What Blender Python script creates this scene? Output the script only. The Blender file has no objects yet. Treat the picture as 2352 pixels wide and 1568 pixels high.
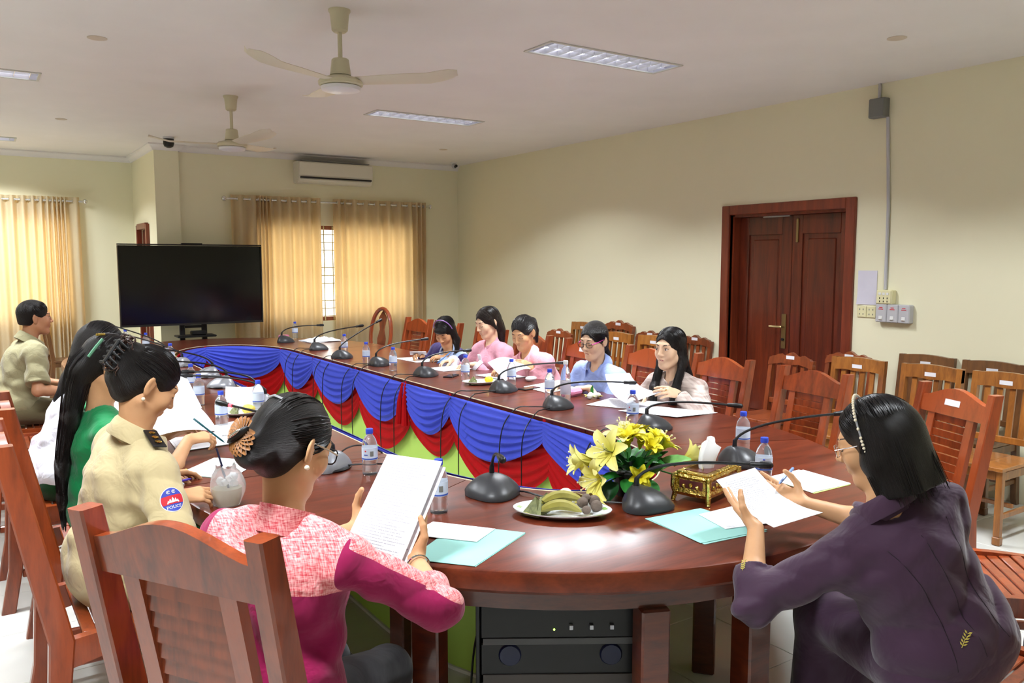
import bpy, bmesh, math, random
import numpy as np
from mathutils import Vector, Matrix
from mathutils.bvhtree import BVHTree
scene = bpy.context.scene
COL = scene.collection
random.seed(7)

# ------------------------------------------------------------------ camera, world, exposure
cam_d = bpy.data.cameras.new('camera')
cam_d.sensor_width = 36.0
cam_d.lens = 28.62
cam_d.clip_start = 0.05
cam = bpy.data.objects.new('camera', cam_d)
COL.objects.link(cam)
cam.location = (0, 0, 1.60)
cam.rotation_euler = (math.radians(90 - 5.62), 0, math.radians(-33.55))
scene.camera = cam

world = bpy.data.worlds.new('sky')
scene.world = world
world.use_nodes = True
wn = world.node_tree.nodes
wn['Background'].inputs[0].default_value = (1.0, 0.97, 0.90, 1)
wn['Background'].inputs[1].default_value = 5.5

scene.view_settings.view_transform = 'Standard'
scene.view_settings.look = 'None'
scene.view_settings.gamma = 1.0
scene.view_settings.exposure = 0.0
scene.view_settings.use_curve_mapping = False

LIGHT_W = 54.0        # watts of each of the three lamps in a ceiling fixture
DOWN_W = 35.0         # watts of the broad downward light of a fixture
CUT_OFF = 137.0       # louvre cut-off cone in degrees

# ------------------------------------------------------------------ helpers
def link(o, parent=None):
    COL.objects.link(o)
    if parent is not None:
        o.parent = parent
    return o

def tag(o, label, cat, group=None):
    o['label'] = label
    o['category'] = cat
    if group:
        o['group'] = group
    return o

def empty(name, loc=(0, 0, 0), rz=0.0):
    o = bpy.data.objects.new(name, None)
    o.empty_display_size = 0.1
    o.location = loc
    o.rotation_euler = (0, 0, rz)
    return link(o)

def struct(o):
    o['kind'] = 'structure'
    return o

def copy_tree(o, parent=None):
    c = o.copy()
    COL.objects.link(c)
    c.parent = parent
    for ch in list(o.children):
        copy_tree(ch, c)
    return c

def V(*a):
    return np.array(a, dtype=float)

def unit(v):
    v = np.asarray(v, float)
    return v / max(1e-9, np.linalg.norm(v))

class MB:
    """collects geometry for ONE mesh object"""
    def __init__(s):
        s.v = []
        s.f = []
    def add(s, vs, fs):
        n = len(s.v)
        s.v.extend([tuple(map(float, p)) for p in vs])
        s.f.extend([tuple(i + n for i in f) for f in fs])
        return s
    def box(s, c, size, bev=0.0, M=None):
        hx, hy, hz = size[0] / 2, size[1] / 2, size[2] / 2
        b = min(bev, hx * .9, hy * .9, hz * .9)
        if b <= 0:
            P = [(x * hx, y * hy, z * hz) for x in (-1, 1) for y in (-1, 1) for z in (-1, 1)]
            F = [(0, 1, 3, 2), (4, 6, 7, 5), (0, 4, 5, 1), (2, 3, 7, 6), (0, 2, 6, 4), (1, 5, 7, 3)]
        else:
            bm = bmesh.new()
            for x in (-1, 1):
                for y in (-1, 1):
                    for z in (-1, 1):
                        bm.verts.new((x * hx, y * (hy - b), z * (hz - b)))
                        bm.verts.new((x * (hx - b), y * hy, z * (hz - b)))
                        bm.verts.new((x * (hx - b), y * (hy - b), z * hz))
            bmesh.ops.convex_hull(bm, input=bm.verts[:])
            bmesh.ops.dissolve_limit(bm, angle_limit=0.02, verts=bm.verts[:], edges=bm.edges[:])
            bm.verts.index_update()
            P = [tuple(v.co) for v in bm.verts]
            F = [tuple(v.index for v in f.verts) for f in bm.faces]
            bm.free()
        out = []
        for p in P:
            q = Vector(p)
            if M is not None:
                q = M @ q
            out.append((q.x + c[0], q.y + c[1], q.z + c[2]))
        return s.add(out, F)
    def prism(s, poly, fa, fb):
        n = len(poly)
        vs = [fa(p) for p in poly] + [fb(p) for p in poly]
        fs = [tuple(range(n))[::-1], tuple(range(n, 2 * n))]
        fs += [(i, (i + 1) % n, n + (i + 1) % n, n + i) for i in range(n)]
        return s.add(vs, fs)
    def grid(s, G, cu=False, cv=False):
        G = np.asarray(G, float)
        nu, nv = G.shape[0], G.shape[1]
        fs = []
        for i in range(nu if cu else nu - 1):
            for j in range(nv if cv else nv - 1):
                a, b = i, (i + 1) % nu
                c, d = j, (j + 1) % nv
                fs.append((a * nv + c, b * nv + c, b * nv + d, a * nv + d))
        return s.add(G.reshape(-1, 3), fs)
    def slab(s, G, th, dirv=None):
        """a grid sheet given thickness th along dirv (closed)"""
        G = np.asarray(G, float)
        nu, nv = G.shape[:2]
        if dirv is None:
            du = np.gradient(G, axis=0)
            dv = np.gradient(G, axis=1)
            N = np.cross(du, dv)
            N /= np.maximum(1e-9, np.linalg.norm(N, axis=2, keepdims=True))
        else:
            N = np.asarray(dirv, float)
        n0 = len(s.v)
        s.grid(G)
        nf = len(s.f)
        n1 = len(s.v)
        B = (G - N * th).reshape(-1, 3)
        fs = []
        for i in range(nu - 1):
            for j in range(nv - 1):
                fs.append((i * nv + j, i * nv + j + 1, (i + 1) * nv + j + 1, (i + 1) * nv + j))
        s.add(B, fs)
        border = [(i, 0) for i in range(nu)] + [(nu - 1, j) for j in range(1, nv)] + \
                 [(i, nv - 1) for i in range(nu - 2, -1, -1)] + [(0, j) for j in range(nv - 2, 0, -1)]
        k = [i * nv + j for i, j in border]
        for a in range(len(k)):
            b = (a + 1) % len(k)
            s.f.append((n0 + k[b], n0 + k[a], n1 + k[a], n1 + k[b]))
        return s
    def tube(s, path, r, n=8, caps=True):
        path = [np.asarray(p, float) for p in path]
        m = len(path)
        rr = [r] * m if np.isscalar(r) else list(r)
        T = [unit(path[min(i + 1, m - 1)] - path[max(i - 1, 0)]) for i in range(m)]
        up = V(0, 0, 1) if abs(T[0][2]) < .9 else V(1, 0, 0)
        N = unit(np.cross(T[0], up))
        base = len(s.v)
        for i in range(m):
            N = unit(N - T[i] * N.dot(T[i]))
            B = np.cross(T[i], N)
            for j in range(n):
                a = 2 * math.pi * j / n
                s.v.append(tuple(path[i] + rr[i] * (math.cos(a) * N + math.sin(a) * B)))
        for i in range(m - 1):
            for j in range(n):
                s.f.append((base + i * n + j, base + i * n + (j + 1) % n, base + (i + 1) * n + (j + 1) % n, base + (i + 1) * n + j))
        if caps:
            s.f.append(tuple(base + j for j in range(n))[::-1])
            s.f.append(tuple(base + (m - 1) * n + j for j in range(n)))
        return s
    def lathe(s, prof, n=16, c=(0, 0, 0), M=None, sx=1.0, sy=1.0):
        vs = []
        for r, z in prof:
            for j in range(n):
                a = 2 * math.pi * j / n
                q = Vector((r * math.cos(a) * sx, r * math.sin(a) * sy, z))
                if M is not None:
                    q = M @ q
                vs.append((q.x + c[0], q.y + c[1], q.z + c[2]))
        fs = []
        for i in range(len(prof) - 1):
            for j in range(n):
                fs.append((i * n + j, i * n + (j + 1) % n, (i + 1) * n + (j + 1) % n, (i + 1) * n + j))
        if prof[0][0] > 1e-5:
            fs.append(tuple(range(n))[::-1])
        if prof[-1][0] > 1e-5:
            fs.append(tuple((len(prof) - 1) * n + j for j in range(n)))
        return s.add(vs, fs)
    def ball(s, c, r, n=12, M=None):
        rx, ry, rz = (r, r, r) if np.isscalar(r) else r
        prof = [(math.sin(math.pi * i / (n // 2 + 1)), -math.cos(math.pi * i / (n // 2 + 1))) for i in range(n // 2 + 2)]
        vs, fs = [], []
        for a, z in prof:
            for j in range(n):
                t = 2 * math.pi * j / n
                q = Vector((a * math.cos(t) * rx, a * math.sin(t) * ry, z * rz))
                if M is not None:
                    q = M @ q
                vs.append((q.x + c[0], q.y + c[1], q.z + c[2]))
        for i in range(len(prof) - 1):
            for j in range(n):
                fs.append((i * n + j, i * n + (j + 1) % n, (i + 1) * n + (j + 1) % n, (i + 1) * n + j))
        return s.add(vs, fs)
    def mesh(s, name, mats, angle=35):
        me = bpy.data.meshes.new(name)
        me.from_pydata(s.v, [], s.f)
        for m in (mats if isinstance(mats, (list, tuple)) else [mats]):
            me.materials.append(m)
        finish(me, angle)
        return me
    def build(s, name, mat, parent=None, angle=35):
        return link(bpy.data.objects.new(name, s.mesh(name, mat, angle)), parent)

def finish(me, angle=35):
    bm = bmesh.new()
    bm.from_mesh(me)
    bmesh.ops.remove_doubles(bm, verts=bm.verts[:], dist=1e-6)
    bmesh.ops.recalc_face_normals(bm, faces=bm.faces[:])
    bm.to_mesh(me)
    bm.free()
    me.polygons.foreach_set('use_smooth', [True] * len(me.polygons))
    me.set_sharp_from_angle(angle=math.radians(angle))
    me.update()

def rot(ax, deg):
    return Matrix.Rotation(math.radians(deg), 3, ax)

def text_mesh(body, size, name, mat, M, parent=None, depth=0.0006, align='CENTER'):
    cu = bpy.data.curves.new('txt', 'FONT')
    cu.body = body
    cu.size = size
    cu.extrude = depth
    cu.align_x = align
    cu.align_y = 'CENTER'
    to = bpy.data.objects.new('txt', cu)
    COL.objects.link(to)
    dg = bpy.context.evaluated_depsgraph_get()
    me = bpy.data.meshes.new_from_object(to.evaluated_get(dg))
    bpy.data.objects.remove(to)
    me.transform(M)
    me.materials.clear()
    me.materials.append(mat)
    o = bpy.data.objects.new(name, me)
    return link(o, parent)

# ------------------------------------------------------------------ materials
MATS = {}
def newmat(name):
    m = bpy.data.materials.new(name)
    m.use_nodes = True
    nt = m.node_tree
    return m, nt, nt.nodes['Principled BSDF']

def srgb(r, g, b):
    f = lambda c: (c / 255 / 12.92) if c / 255 <= .04045 else ((c / 255 + .055) / 1.055) ** 2.4
    return (f(r), f(g), f(b), 1.0)

def plain(name, col, rough=.5, metal=0.0, spec=.5, coat=0.0, emit=None, es=0.0, trans=0.0, ior=1.45, bump=0.0, bscale=60.0, var=0.0, vscale=8.0, sheen=0.0):
    if name in MATS:
        return MATS[name]
    m, nt, b = newmat(name)
    b.inputs['Base Color'].default_value = col
    b.inputs['Roughness'].default_value = rough
    b.inputs['Metallic'].default_value = metal
    b.inputs['Specular IOR Level'].default_value = spec
    b.inputs['Coat Weight'].default_value = coat
    b.inputs['Coat Roughness'].default_value = .08
    b.inputs['IOR'].default_value = ior
    b.inputs['Transmission Weight'].default_value = trans
    b.inputs['Sheen Weight'].default_value = sheen
    if emit:
        b.inputs['Emission Color'].default_value = emit
        b.inputs['Emission Strength'].default_value = es
    if bump or var:
        tc = nt.nodes.new('ShaderNodeTexCoord')
    if bump:
        n = nt.nodes.new('ShaderNodeTexNoise')
        n.inputs['Scale'].default_value = bscale
        n.inputs['Detail'].default_value = 3
        nt.links.new(tc.outputs['Object'], n.inputs['Vector'])
        bp = nt.nodes.new('ShaderNodeBump')
        bp.inputs['Strength'].default_value = bump
        bp.inputs['Distance'].default_value = .01
        nt.links.new(n.outputs['Fac'], bp.inputs['Height'])
        nt.links.new(bp.outputs['Normal'], b.inputs['Normal'])
    if var:
        n2 = nt.nodes.new('ShaderNodeTexNoise')
        n2.inputs['Scale'].default_value = vscale
        n2.inputs['Detail'].default_value = 4
        nt.links.new(tc.outputs['Object'], n2.inputs['Vector'])
        mx = nt.nodes.new('ShaderNodeMix')
        mx.data_type = 'RGBA'
        mx.inputs['A'].default_value = tuple(c * (1 - var) for c in col[:3]) + (1,)
        mx.inputs['B'].default_value = tuple(min(1, c * (1 + var)) for c in col[:3]) + (1,)
        nt.links.new(n2.outputs['Fac'], mx.inputs['Factor'])
        nt.links.new(mx.outputs['Result'], b.inputs['Base Color'])
    MATS[name] = m
    return m

def wood(name, dark, light, rough=.3, coat=.4, scale=(14, 14, 1.2), spec=.5, rnd=.25, crough=.09):
    if name in MATS:
        return MATS[name]
    m, nt, b = newmat(name)
    N = nt.nodes.new
    L = nt.links.new
    tc = N('ShaderNodeTexCoord')
    mp = N('ShaderNodeMapping')
    mp.inputs['Scale'].default_value = scale
    L(tc.outputs['Object'], mp.inputs['Vector'])
    n1 = N('ShaderNodeTexNoise')
    n1.inputs['Scale'].default_value = 2.2
    n1.inputs['Detail'].default_value = 6
    n1.inputs['Distortion'].default_value = .6
    L(mp.outputs[0], n1.inputs['Vector'])
    n2 = N('ShaderNodeTexNoise')
    n2.inputs['Scale'].default_value = 14
    n2.inputs['Detail'].default_value = 3
    L(mp.outputs[0], n2.inputs['Vector'])
    ad = N('ShaderNodeMath')
    ad.operation = 'MULTIPLY_ADD'
    L(n2.outputs['Fac'], ad.inputs[0])
    ad.inputs[1].default_value = .35
    L(n1.outputs['Fac'], ad.inputs[2])
    oi = N('ShaderNodeObjectInfo')
    ad2 = N('ShaderNodeMath')
    ad2.operation = 'MULTIPLY_ADD'
    L(oi.outputs['Random'], ad2.inputs[0])
    ad2.inputs[1].default_value = rnd
    L(ad.outputs[0], ad2.inputs[2])
    cr = N('ShaderNodeValToRGB')
    cr.color_ramp.elements[0].position = .42
    cr.color_ramp.elements[0].color = dark
    cr.color_ramp.elements[1].position = .98
    cr.color_ramp.elements[1].color = light
    L(ad2.outputs[0], cr.inputs[0])
    L(cr.outputs[0], b.inputs['Base Color'])
    b.inputs['Roughness'].default_value = rough
    b.inputs['Coat Weight'].default_value = coat
    b.inputs['Coat Roughness'].default_value = crough
    b.inputs['Specular IOR Level'].default_value = spec
    bp = N('ShaderNodeBump')
    bp.inputs['Strength'].default_value = .05
    bp.inputs['Distance'].default_value = .004
    L(n2.outputs['Fac'], bp.inputs['Height'])
    L(bp.outputs[0], b.inputs['Normal'])
    MATS[name] = m
    return m

def fabric(name, c1, c2=None, rough=.75, weave=0.0, wscale=160.0, wrinkle=.25, wr_scale=9.0, sheen=.2, alt=None):
    """cloth: two-tone weave plus soft wrinkles"""
    if name in MATS:
        return MATS[name]
    c2 = c2 or c1
    m, nt, b = newmat(name)
    N = nt.nodes.new
    L = nt.links.new
    tc = N('ShaderNodeTexCoord')
    mp = N('ShaderNodeMapping')
    L(tc.outputs['Object'], mp.inputs['Vector'])
    n1 = N('ShaderNodeTexNoise')
    n1.inputs['Scale'].default_value = wr_scale
    n1.inputs['Detail'].default_value = 3
    n1.inputs['Distortion'].default_value = .8
    L(tc.outputs['Object'], n1.inputs['Vector'])
    b.inputs['Roughness'].default_value = rough
    b.inputs['Sheen Weight'].default_value = sheen
    b.inputs['Specular IOR Level'].default_value = .12
    b.inputs['Base Color'].default_value = c1
    if weave:
        facs = []
        for sc in ((wscale, wscale * .12, wscale * .12), (wscale * .12, wscale * .12, wscale)):
            mm = N('ShaderNodeMapping')
            mm.inputs['Scale'].default_value = sc
            L(tc.outputs['Object'], mm.inputs['Vector'])
            nn = N('ShaderNodeTexNoise')
            nn.inputs['Scale'].default_value = 1.0
            nn.inputs['Detail'].default_value = 2
            L(mm.outputs[0], nn.inputs['Vector'])
            facs.append(nn)
        mu = N('ShaderNodeMath')
        mu.operation = 'ADD'
        L(facs[0].outputs['Fac'], mu.inputs[0])
        L(facs[1].outputs['Fac'], mu.inputs[1])
        mr = N('ShaderNodeMapRange')
        mr.inputs['From Min'].default_value = 1.0 - .35 / max(weave, .01) * .5
        mr.inputs['From Max'].default_value = 1.0 + .35 / max(weave, .01) * .5
        L(mu.outputs[0], mr.inputs['Value'])
        mx = N('ShaderNodeMix')
        mx.data_type = 'RGBA'
        mx.inputs['A'].default_value = c1
        mx.inputs['B'].default_value = c2
        L(mr.outputs[0], mx.inputs['Factor'])
        L(mx.outputs['Result'], b.inputs['Base Color'])
    if alt is not None:      # second cloth sewn in where the garment's own 'panel' attribute is negative
        at = N('ShaderNodeAttribute')
        at.attribute_name = 'panel'
        gt = N('ShaderNodeMath')
        gt.operation = 'GREATER_THAN'
        gt.inputs[1].default_value = 0.0
        L(at.outputs['Fac'], gt.inputs[0])
        m2 = N('ShaderNodeMix')
        m2.data_type = 'RGBA'
        m2.inputs['A'].default_value = alt
        m2.inputs['B'].default_value = c1
        if weave:
            L(mx.outputs['Result'], m2.inputs['B'])
        L(gt.outputs[0], m2.inputs['Factor'])
        L(m2.outputs['Result'], b.inputs['Base Color'])
    bp = N('ShaderNodeBump')
    bp.inputs['Strength'].default_value = wrinkle
    bp.inputs['Distance'].default_value = .02
    L(n1.outputs['Fac'], bp.inputs['Height'])
    L(bp.outputs[0], b.inputs['Normal'])
    MATS[name] = m
    return m

def paper_mat(name, lines, col=srgb(246, 246, 250), ink=srgb(90, 90, 105), margin=.10, top=.06):
    """white sheet with rows of flat print laid out in the sheet's own uv"""
    if name in MATS:
        return MATS[name]
    m, nt, b = newmat(name)
    N = nt.nodes.new
    L = nt.links.new
    b.inputs['Roughness'].default_value = .7
    b.inputs['Base Color'].default_value = col
    b.inputs['Specular IOR Level'].default_value = .2
    if lines:
        uv = N('ShaderNodeUVMap')
        sp = N('ShaderNodeSeparateXYZ')
        L(uv.outputs[0], sp.inputs[0])
        def math_(op, a, c=None):
            q = N('ShaderNodeMath')
            q.operation = op
            for i, x in enumerate((a, c)):
                if x is None:
                    continue
                if isinstance(x, (int, float)):
                    q.inputs[i].default_value = x
                else:
                    L(x, q.inputs[i])
            return q.outputs[0]
        row = math_('MULTIPLY', sp.outputs['Y'], float(lines))
        fr = math_('FRACT', row)
        on = math_('LESS_THAN', fr, .34)
        fl = math_('FLOOR', row)
        cx = N('ShaderNodeCombineXYZ')
        L(math_('MULTIPLY', sp.outputs['X'], 55.0), cx.inputs[0])
        L(math_('MULTIPLY', fl, 7.31), cx.inputs[1])
        nz = N('ShaderNodeTexNoise')
        nz.inputs['Scale'].default_value = 1.0
        nz.inputs['Detail'].default_value = 2
        L(cx.outputs[0], nz.inputs['Vector'])
        word = math_('GREATER_THAN', nz.outputs['Fac'], .43)
        wn_ = N('ShaderNodeTexWhiteNoise')
        wn_.noise_dimensions = '1D'
        L(fl, wn_.inputs['W'])
        endx = math_('ADD', math_('MULTIPLY', wn_.outputs['Value'], .35), .62)
        inside = math_('MULTIPLY', math_('GREATER_THAN', sp.outputs['X'], margin), math_('LESS_THAN', sp.outputs['X'], endx))
        inside = math_('MULTIPLY', inside, math_('GREATER_THAN', sp.outputs['Y'], top))
        inside = math_('MULTIPLY', inside, math_('LESS_THAN', sp.outputs['Y'], 1 - top))
        fac = math_('MULTIPLY', math_('MULTIPLY', on, word), math_('MULTIPLY', inside, .62))
        mx = N('ShaderNodeMix')
        mx.data_type = 'RGBA'
        mx.inputs['A'].default_value = col
        mx.inputs['B'].default_value = ink
        L(fac, mx.inputs['Factor'])
        L(mx.outputs['Result'], b.inputs['Base Color'])
    MATS[name] = m
    return m

# palette
M_WALL = plain('wall_paint', srgb(236, 232, 202), .75, spec=.2, var=.03, vscale=1.2)
M_CEIL = plain('ceiling_paint', srgb(232, 229, 226), .85, spec=.15, var=.05, vscale=2.5)
M_TABLE = wood('table_wood', srgb(58, 19, 10), srgb(112, 47, 25), .30, .22, (1.2, 9, 9), rnd=.12, crough=.20, spec=.35)
M_TABLE_EDGE = wood('table_edge_wood', srgb(62, 22, 11), srgb(104, 44, 20), .3, .5, (3, 3, 14), rnd=.1)
M_CHAIR = wood('chair_wood', srgb(82, 30, 13), srgb(150, 66, 28), .3, .5, (10, 10, 1.6), rnd=.3)
M_CHAIR2 = wood('chair_dark_wood', srgb(84, 36, 18), srgb(140, 68, 32), .32, .4, (10, 10, 1.6), rnd=.3)
M_OAK = wood('oak_wood', srgb(104, 58, 20), srgb(166, 104, 42), .35, .35, (12, 12, 1.5), rnd=.2)
M_OAKD = wood('aged_oak_wood', srgb(78, 48, 24), srgb(120, 78, 40), .38, .3, (12, 12, 1.5), rnd=.2)
M_DOOR = wood('door_wood', srgb(58, 18, 8), srgb(112, 42, 18), .35, .35, (9, 9, .8), rnd=.1)
M_FRAME = wood('door_frame_wood', srgb(88, 30, 14), srgb(132, 56, 28), .4, .2, (9, 9, .8), rnd=.1)
M_WHITE = plain('white_plastic', srgb(228, 228, 226), .4)
M_CREAM = plain('cream_plastic', srgb(226, 220, 176), .45)
M_GREYP = plain('grey_plastic', srgb(190, 190, 194), .45)
M_BOXGREY = plain('grey_box', srgb(120, 122, 118), .5)
M_BLACK = plain('black_plastic', (.008, .008, .009, 1), .38)
M_DKGREY = plain('charcoal_plastic', (.035, .036, .040, 1), .38)
M_SILVER = plain('silver_paint', srgb(176, 178, 184), .32, metal=.6)
M_CHROME = plain('chrome', (.75, .75, .77, 1), .12, metal=1.0)
M_BRASS = plain('aged_brass', srgb(150, 130, 90), .35, metal=.9)
M_GOLD = plain('gold', srgb(212, 182, 96), .22, metal=1.0, bump=.5, bscale=70)
M_LIME = plain('lime_panel', srgb(188, 226, 104), .6, var=.04)
M_PAPER = paper_mat('blank_paper', 0)
M_PAPER_T = paper_mat('printed_paper', 36)
M_PAPER_F = paper_mat('faint_print_paper', 34, ink=srgb(150, 150, 165))
M_TEAL = plain('teal_card', srgb(160, 216, 208), .7, spec=.2)
M_CAPB = plain('blue_cap', srgb(52, 78, 205), .4)
M_WATER = plain('bottle_plastic', (.92, .95, .98, 1), .06, trans=.92, ior=1.22)
M_LABEL = plain('bottle_label', srgb(205, 218, 236), .5)
M_LABELB = plain('label_blue', srgb(60, 90, 180), .5)
M_LABELR = plain('label_red', srgb(205, 60, 70), .5)
# ================================================================== the room
RX, FY, LFY, CZ = 5.72, 10.0, 11.44, 2.913      # right wall, far wall, set-back far wall, ceiling
LX, BY, JX = -3.6, -2.6, 1.78                    # left wall, back wall (behind the camera), jog between the far walls

def wall_with_hole(name, a, b, z1, thick, holes):
    """wall from a to b (plan), thickness to the right of a->b; holes are (s0, s1, z0, z1)"""
    a, b = V(*a, 0), V(*b, 0)
    d = unit(b - a)
    n = V(d[1], -d[0], 0)
    Lw = np.linalg.norm(b - a)
    ss = sorted({0, Lw} | {h[0] for h in holes} | {h[1] for h in holes})
    zs = sorted({0, z1} | {h[2] for h in holes} | {h[3] for h in holes})
    mb = MB()
    for i in range(len(ss) - 1):
        for j in range(len(zs) - 1):
            sm, zm = (ss[i] + ss[i + 1]) / 2, (zs[j] + zs[j + 1]) / 2
            if any(h[0] < sm < h[1] and h[2] < zm < h[3] for h in holes):
                continue
            P = [a + d * s + n * t + V(0, 0, zz) for t in (0, thick) for s in (ss[i], ss[i + 1]) for zz in (zs[j], zs[j + 1])]
            mb.add(P, [(0, 1, 3, 2), (4, 6, 7, 5), (0, 4, 5, 1), (2, 3, 7, 6), (0, 2, 6, 4), (1, 5, 7, 3)])
    return struct(mb.build(name, M_WALL))

T = .2
# door opening in the right wall y 3.90..5.07, z 0..2.02
wall_with_hole('wall_right', (RX, FY + T), (RX, BY), CZ, -T, [(FY + T - 5.07, FY + T - 3.90, 0, 2.02)])
# window in the far wall x 2.93..4.98
wall_with_hole('wall_far', (JX, FY), (RX, FY), CZ, -T, [(2.93 - JX, 4.98 - JX, .84, 2.05)])
# jog wall facing the room's left part, with a door
wall_with_hole('wall_jog', (JX, LFY), (JX, FY + T), CZ, -T, [(.42, 1.0, 0, 2.0)])
wall_with_hole('wall_far_left', (LX, LFY), (JX + T, LFY), CZ, -T, [(-1.2 - LX, 1.05 - LX, .84, 2.12)])
wall_with_hole('wall_left', (LX, BY), (LX, LFY), CZ, -T, [])
wall_with_hole('wall_back', (RX, BY), (LX, BY), CZ, -T, [])
# shallow pilaster beside the jog
struct(MB().box(((JX + 2.04) / 2, FY - .03, CZ / 2), (2.04 - JX, .06, CZ)).build('wall_pilaster', M_WALL))

cl = MB()
# ceiling with recesses cut for the fixtures
FIX = [(3.52, 4.20), (3.57, 6.82), (-.06, 6.85), (-.06, 10.45), (-.06, 4.20), (3.52, 1.55), (-.06, 1.55)]
FW, FD = 1.08, .27
xs = sorted({LX - T, RX + T} | {f[0] - FW / 2 for f in FIX} | {f[0] + FW / 2 for f in FIX})
ys = sorted({BY - T, LFY + T} | {f[1] - FD / 2 for f in FIX} | {f[1] + FD / 2 for f in FIX})
for i in range(len(xs) - 1):
    for j in range(len(ys) - 1):
        xm, ym = (xs[i] + xs[i + 1]) / 2, (ys[j] + ys[j + 1]) / 2
        if any(abs(xm - f[0]) < FW / 2 and abs(ym - f[1]) < FD / 2 for f in FIX):
            continue
        cl.add([(xs[i], ys[j], CZ), (xs[i], ys[j + 1], CZ), (xs[i + 1], ys[j + 1], CZ), (xs[i + 1], ys[j], CZ)], [(0, 1, 2, 3)])
cl.add([(xs[0], ys[0], CZ + .14), (xs[-1], ys[0], CZ + .14), (xs[-1], ys[-1], CZ + .14), (xs[0], ys[-1], CZ + .14)], [(0, 1, 2, 3)])
ceil_me = bpy.data.meshes.new('ceiling')
ceil_me.from_pydata(cl.v, [], cl.f)
ceil_me.materials.append(M_CEIL)
struct(link(bpy.data.objects.new('ceiling', ceil_me)))

# cornice along the far walls
def cornice(name, pts):
    mb = MB()
    prof = [(0, -.07), (.015, -.07), (.02, -.055), (.05, -.02), (.065, -.015), (.065, 0), (0, 0)]
    G = []
    for i, p in enumerate(pts):
        p = V(*p[:2])
        n = V(*pts[i][2:])
        G.append([(p[0] + n[0] * a, p[1] + n[1] * a, CZ - .0005 + z) for a, z in prof])
    mb.grid(G)
    return struct(mb.build(name, M_CEIL))
cornice('trim_1', [(2.04, FY, 0, -1), (RX, FY, 0, -1)])
cornice('trim_2', [(LX, LFY, 0, -1), (JX, LFY, -1, -1), (JX, FY, -1, -1), (JX, FY - .06, -1, -1), (2.04, FY - .06, 1, -1), (2.04, FY, 1, -1)])

# floor: slab plus single tiles with recessed joints
M_GROUT = plain('grout', srgb(170, 168, 160), .8)
def tile_mat():
    m, nt, b = newmat('floor_tile')
    N, L = nt.nodes.new, nt.links.new
    oi = N('ShaderNodeObjectInfo')
    tc = N('ShaderNodeTexCoord')
    ad = N('ShaderNodeVectorMath')
    L(tc.outputs['Object'], ad.inputs[0])
    L(oi.outputs['Location'], ad.inputs[1])
    n = N('ShaderNodeTexNoise')
    n.inputs['Scale'].default_value = 3
    n.inputs['Detail'].default_value = 5
    L(ad.outputs[0], n.inputs['Vector'])
    cr = N('ShaderNodeValToRGB')
    cr.color_ramp.elements[0].color = srgb(206, 206, 200)
    cr.color_ramp.elements[1].color = srgb(224, 224, 218)
    L(n.outputs['Fac'], cr.inputs[0])
    L(cr.outputs[0], b.inputs['Base Color'])
    b.inputs['Roughness'].default_value = .22
    b.inputs['Coat Weight'].default_value = .3
    MATS['floor_tile'] = m
    return m
M_TILE = tile_mat()
fl = MB()
fl.box(((LX + RX) / 2, (BY + LFY) / 2, -.06), (RX - LX + 2 * T, LFY - BY + 2 * T, .12 - .008))
floor = struct(fl.build('floor', M_GROUT))
TS = .5
tile_me = MB().box((0, 0, -.006), (TS - .004, TS - .004, .012), .0015).mesh('tile', M_TILE)
nt_ = 0
for i in range(-1, 12):
    for j in range(-1, 22):
        o = bpy.data.objects.new('tile', tile_me)
        o.location = (RX - TS / 2 - (11 - i) * TS, .5 * j + .25, 0)
        link(o, floor)
        nt_ += 1
rest = MB()
for (x0, x1, y0, y1) in ((LX, RX - 13 * TS, BY, LFY), (RX - 13 * TS, RX, BY, -.5), (RX - 13 * TS, RX, 11.0, LFY)):
    nx, ny = max(1, round((x1 - x0) / TS)), max(1, round((y1 - y0) / TS))
    for a in range(nx):
        for b_ in range(ny):
            sx, sy = (x1 - x0) / nx, (y1 - y0) / ny
            rest.box((x0 + (a + .5) * sx, y0 + (b_ + .5) * sy, -.006), (sx - .004, sy - .004, .012))
ro = rest.build('tile_field', M_TILE, floor)
ro['kind'] = 'stuff'

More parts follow.
